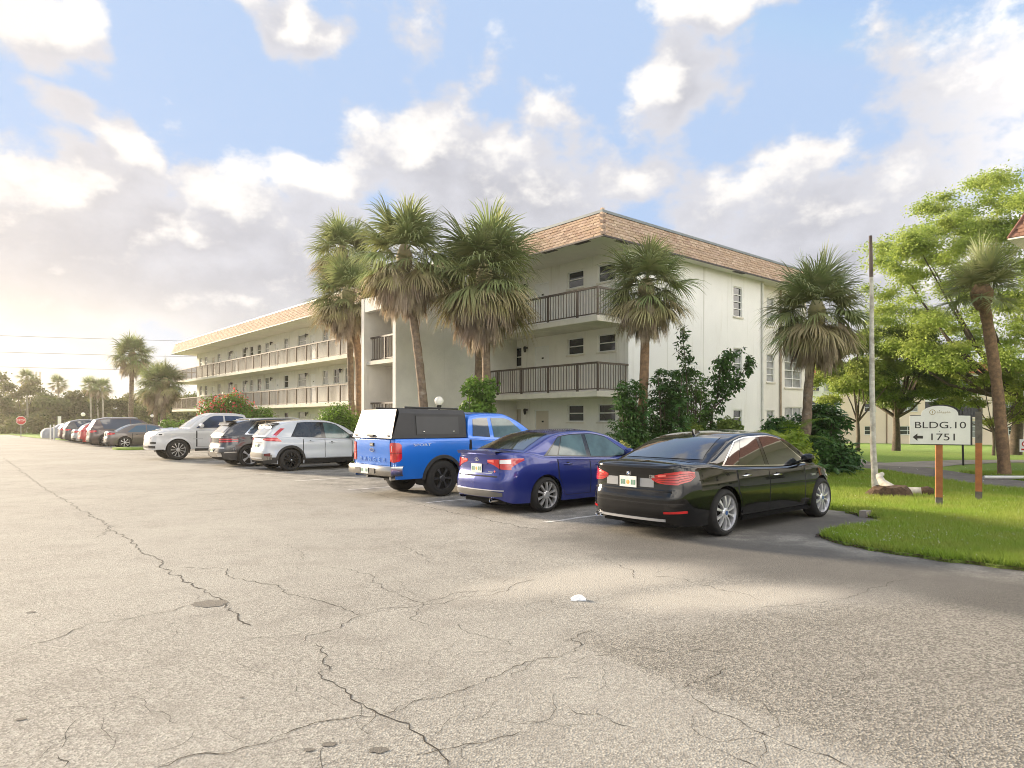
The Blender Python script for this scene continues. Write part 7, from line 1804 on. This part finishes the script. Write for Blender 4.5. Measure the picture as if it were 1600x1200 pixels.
# --- far peach building on the right
PEACH = mat('peach_stucco', (.78, .64, .50), .9, var=.08, vscale=.5); PEACHT = mat('roof_tile_orange', (.50, .19, .085), .85, var=.3, vscale=3)
def far_building():
    d0 = 80; xl, yl = at(1252, d0); rz = R(-4); zb = gz(xl, yl) - .3
    o = empty('apartment_building', (xl, yl, zb), rz, 'peach stucco apartment building beyond the lawn behind the green trees', 'building')
    L, H = 34.0, 8.4
    put = lambda a, z, d: (a, d, z)
    Hs = []
    for f in range(3):
        z = .5 + f * 2.7
        for a0, a1, nr, nc in ((7.2, 8.5, 2, 1), (10.9, 13.2, 2, 2), (22.0, 24.6, 2, 2), (30.0, 33.0, 2, 2)): Hs.append((a0, a1, z + .75, z + 1.75, nr, nc, 'w'))
        Hs.append((14.0, 20.4, z + (.45 if f == 0 else .1), z + 2.35, 3, 3, 'b' if f else 'w'))
    mb = MB(); wall_grid(mb, 4.0, L, 0, H, [h[:4] for h in Hs], put, .5); mb.box(4.0, L, .52, 10, 0, H); mb.build('front_wall', PEACH, o)
    for h in Hs:
        if h[6] == 'w': window(o, *h[:4], put, h[4], h[5], WGLASS2 if h[1] - h[0] > 4 or h[0] in (10.9,) and h[2] > 2 else WGLASS)
        else:
            MB().quad((h[0], .48, h[2]), (h[1], .48, h[2]), (h[1], .48, h[3]), (h[0], .48, h[3])).build('screen', WGLASS, o)
            r = MB(); r.box(h[0], h[1], .02, .06, h[2] + .95, h[2] + 1.02); r.box(h[0], h[1], .03, .05, h[2] + .05, h[2] + .10)
            for k in range(40): xx = h[0] + (h[1] - h[0]) * k / 39; r.box(xx - .012, xx + .012, .03, .05, h[2] + .1, h[2] + .95)
            r.build('railing', IRON, o)
            for k in range(1, 3): xx = h[0] + (h[1] - h[0]) * k / 3; MB().box(xx - .05, xx + .05, .1, .2, h[2], h[3]).build('mullion', WFRAME if h[2] > 4 else IRON, o)
            MB().box(h[0], h[1], .06, .12, h[3] - .45, h[3] - .02).build('shutter', WFRAME, o)
            MB().box(h[0] - .2, h[1] + .2, -.12, .0, h[2] - .25, h[2] - .06).build('slab_band', SLAB, o)
    MB().tube([(9.7, -.05, 0), (9.7, -.05, H)], .06, 8).build('downpipe', mat('pipe_brown', (.30, .19, .12), .7), o)
    # projecting bay with orange tiled mansard at the left end
    bx = MB(); bx.box(-1.2, 3.98, -1.2, 8, 0, H - .5); by = bx.build('bay', STUCCO, o)
    for f in range(3): window(o, .2, 1.6, .9 + f * 2.7, 2.5 + f * 2.7, lambda a, z, d: (a, -1.2 + d - .14, z), 4, 1, WGLASS); window(o, 2.2, 3.6, .9 + f * 2.7, 2.5 + f * 2.7, lambda a, z, d: (a, -1.2 + d - .14, z), 1, 1, WGLASS2)
    def mans(a0, a1, y0, y1, z0, z1, ins): return MB().add([(a0, y0, z0), (a1, y0, z0), (a1, y1, z0), (a0, y1, z0), (a0 + ins, y0 + ins, z1), (a1 - ins, y0 + ins, z1), (a1 - ins, y1 - ins, z1), (a0 + ins, y1 - ins, z1)], [(0, 1, 5, 4), (1, 2, 6, 5), (2, 3, 7, 6), (3, 0, 4, 7), (4, 5, 6, 7), (0, 3, 2, 1)])
    mans(-1.8, 4.6, -1.8, 9, H - .6, H + .75, .35).build('mansard_roof', PEACHT, o); mans(4.3, L + .5, -.5, 10.5, H + .01, H + 1.25, .4).build('mansard_roof', PEACHT, o)
far_building()
# --- corner of a neighbouring roof at the right edge
def near_roof():
    c = Vector((17.85, 24.5)); zs = 8.15; n = 9; ins = .46; hgt = .97; ov = 1.7
    o = empty('neighbour_building', (c.x, c.y, 0), LOT_ROT, 'corner of a neighbouring building with red brown tiled roof at the right edge', 'building')
    RT = mat('roof_tile_red', (.30, .145, .10), .85, var=.35, vscale=8, bump=.4, bscale=60, objvar=.2)
    MB().box(ov, 30, ov, 14, -.9, zs + .02).build('wall', STUCCO, o)
    for f in (1, 2): MB().box(.4, 30, .35, ov - .004, FL[f] - .23, FL[f] - .03).build('gallery_slab', SLAB, o)
    for f in range(3):
        for k in range(5):
            a = 3.2 + k * 4.6; window(o, a, a + 1.0, FL[f] + 1.2, FL[f] + 2.2, lambda a_, z, d: (a_, ov - .15 + d, z), 2, 1, WGLASS)
    MB().add([(0, 0, zs), (31, 0, zs), (31, 15, zs), (0, 15, zs), (0.02, 0.02, zs + .06), (31, .02, zs + .06), (31, 15, zs + .06), (.02, 15, zs + .06)], [(0, 3, 2, 1), (0, 1, 5, 4), (3, 0, 4, 7), (4, 5, 6, 7)]).build('soffit', SOFFIT, o)
    MB().add([(.04, .04, zs + .06), (31, .04, zs + .06), (31, 15, zs + .06), (.04, 15, zs + .06), (ins, ins, zs + hgt), (31, ins, zs + hgt), (31, 15, zs + hgt), (ins, 15, zs + hgt)], [(0, 1, 5, 4), (3, 0, 4, 7), (4, 5, 6, 7)]).build('roof_deck', RT, o)
    ty = (ins - .04) / (hgt - .06); t = MB().add([(0, 0, 0), (.29, 0, 0), (.29, .15 * ty, .15), (0, .15 * ty, .15), (0, -.03, .01), (.29, -.03, .01), (.29, .15 * ty - .012, .155), (0, .15 * ty - .012, .155)], [(0, 3, 2, 1), (4, 5, 6, 7), (0, 1, 5, 4), (1, 2, 6, 5), (2, 3, 7, 6), (3, 0, 4, 7)]).mesh('tile', RT)
    for k in range(6):
        z = zs + .07 + k * .148; d = .04 + (ins - .04) * (z - zs - .06) / (hgt - .06)
        for j in range(14): link('tile', t, o, (d + .02 + j * .30 + (.15 if k % 2 else 0), d - .006, z))
    MB().tube([(.02, .02, zs + .07), (ins, ins, zs + hgt + .03)], .05, 8).build('hip_ridge', RT, o)
near_roof()

# ---------------------------------------------------------------- warm evening haze
hm = bpy.data.materials.new('haze'); hm.use_nodes = True; t = hm.node_tree; t.nodes.clear(); N = NT(t)
out = N.new('ShaderNodeOutputMaterial'); pv = N.new('ShaderNodeVolumePrincipled')
pv.inputs['Color'].default_value = (1.0, 0.95, 0.86, 1); pv.inputs['Density'].default_value = HAZE; pv.inputs['Anisotropy'].default_value = 0.6
N.link(pv.outputs[0], out.inputs['Volume'])
hz = MB().box(-130, 90, -40, 125, -4, 21).build('haze', hm); tag(hz, 'warm thin evening haze over the whole place', 'haze', kind='stuff')
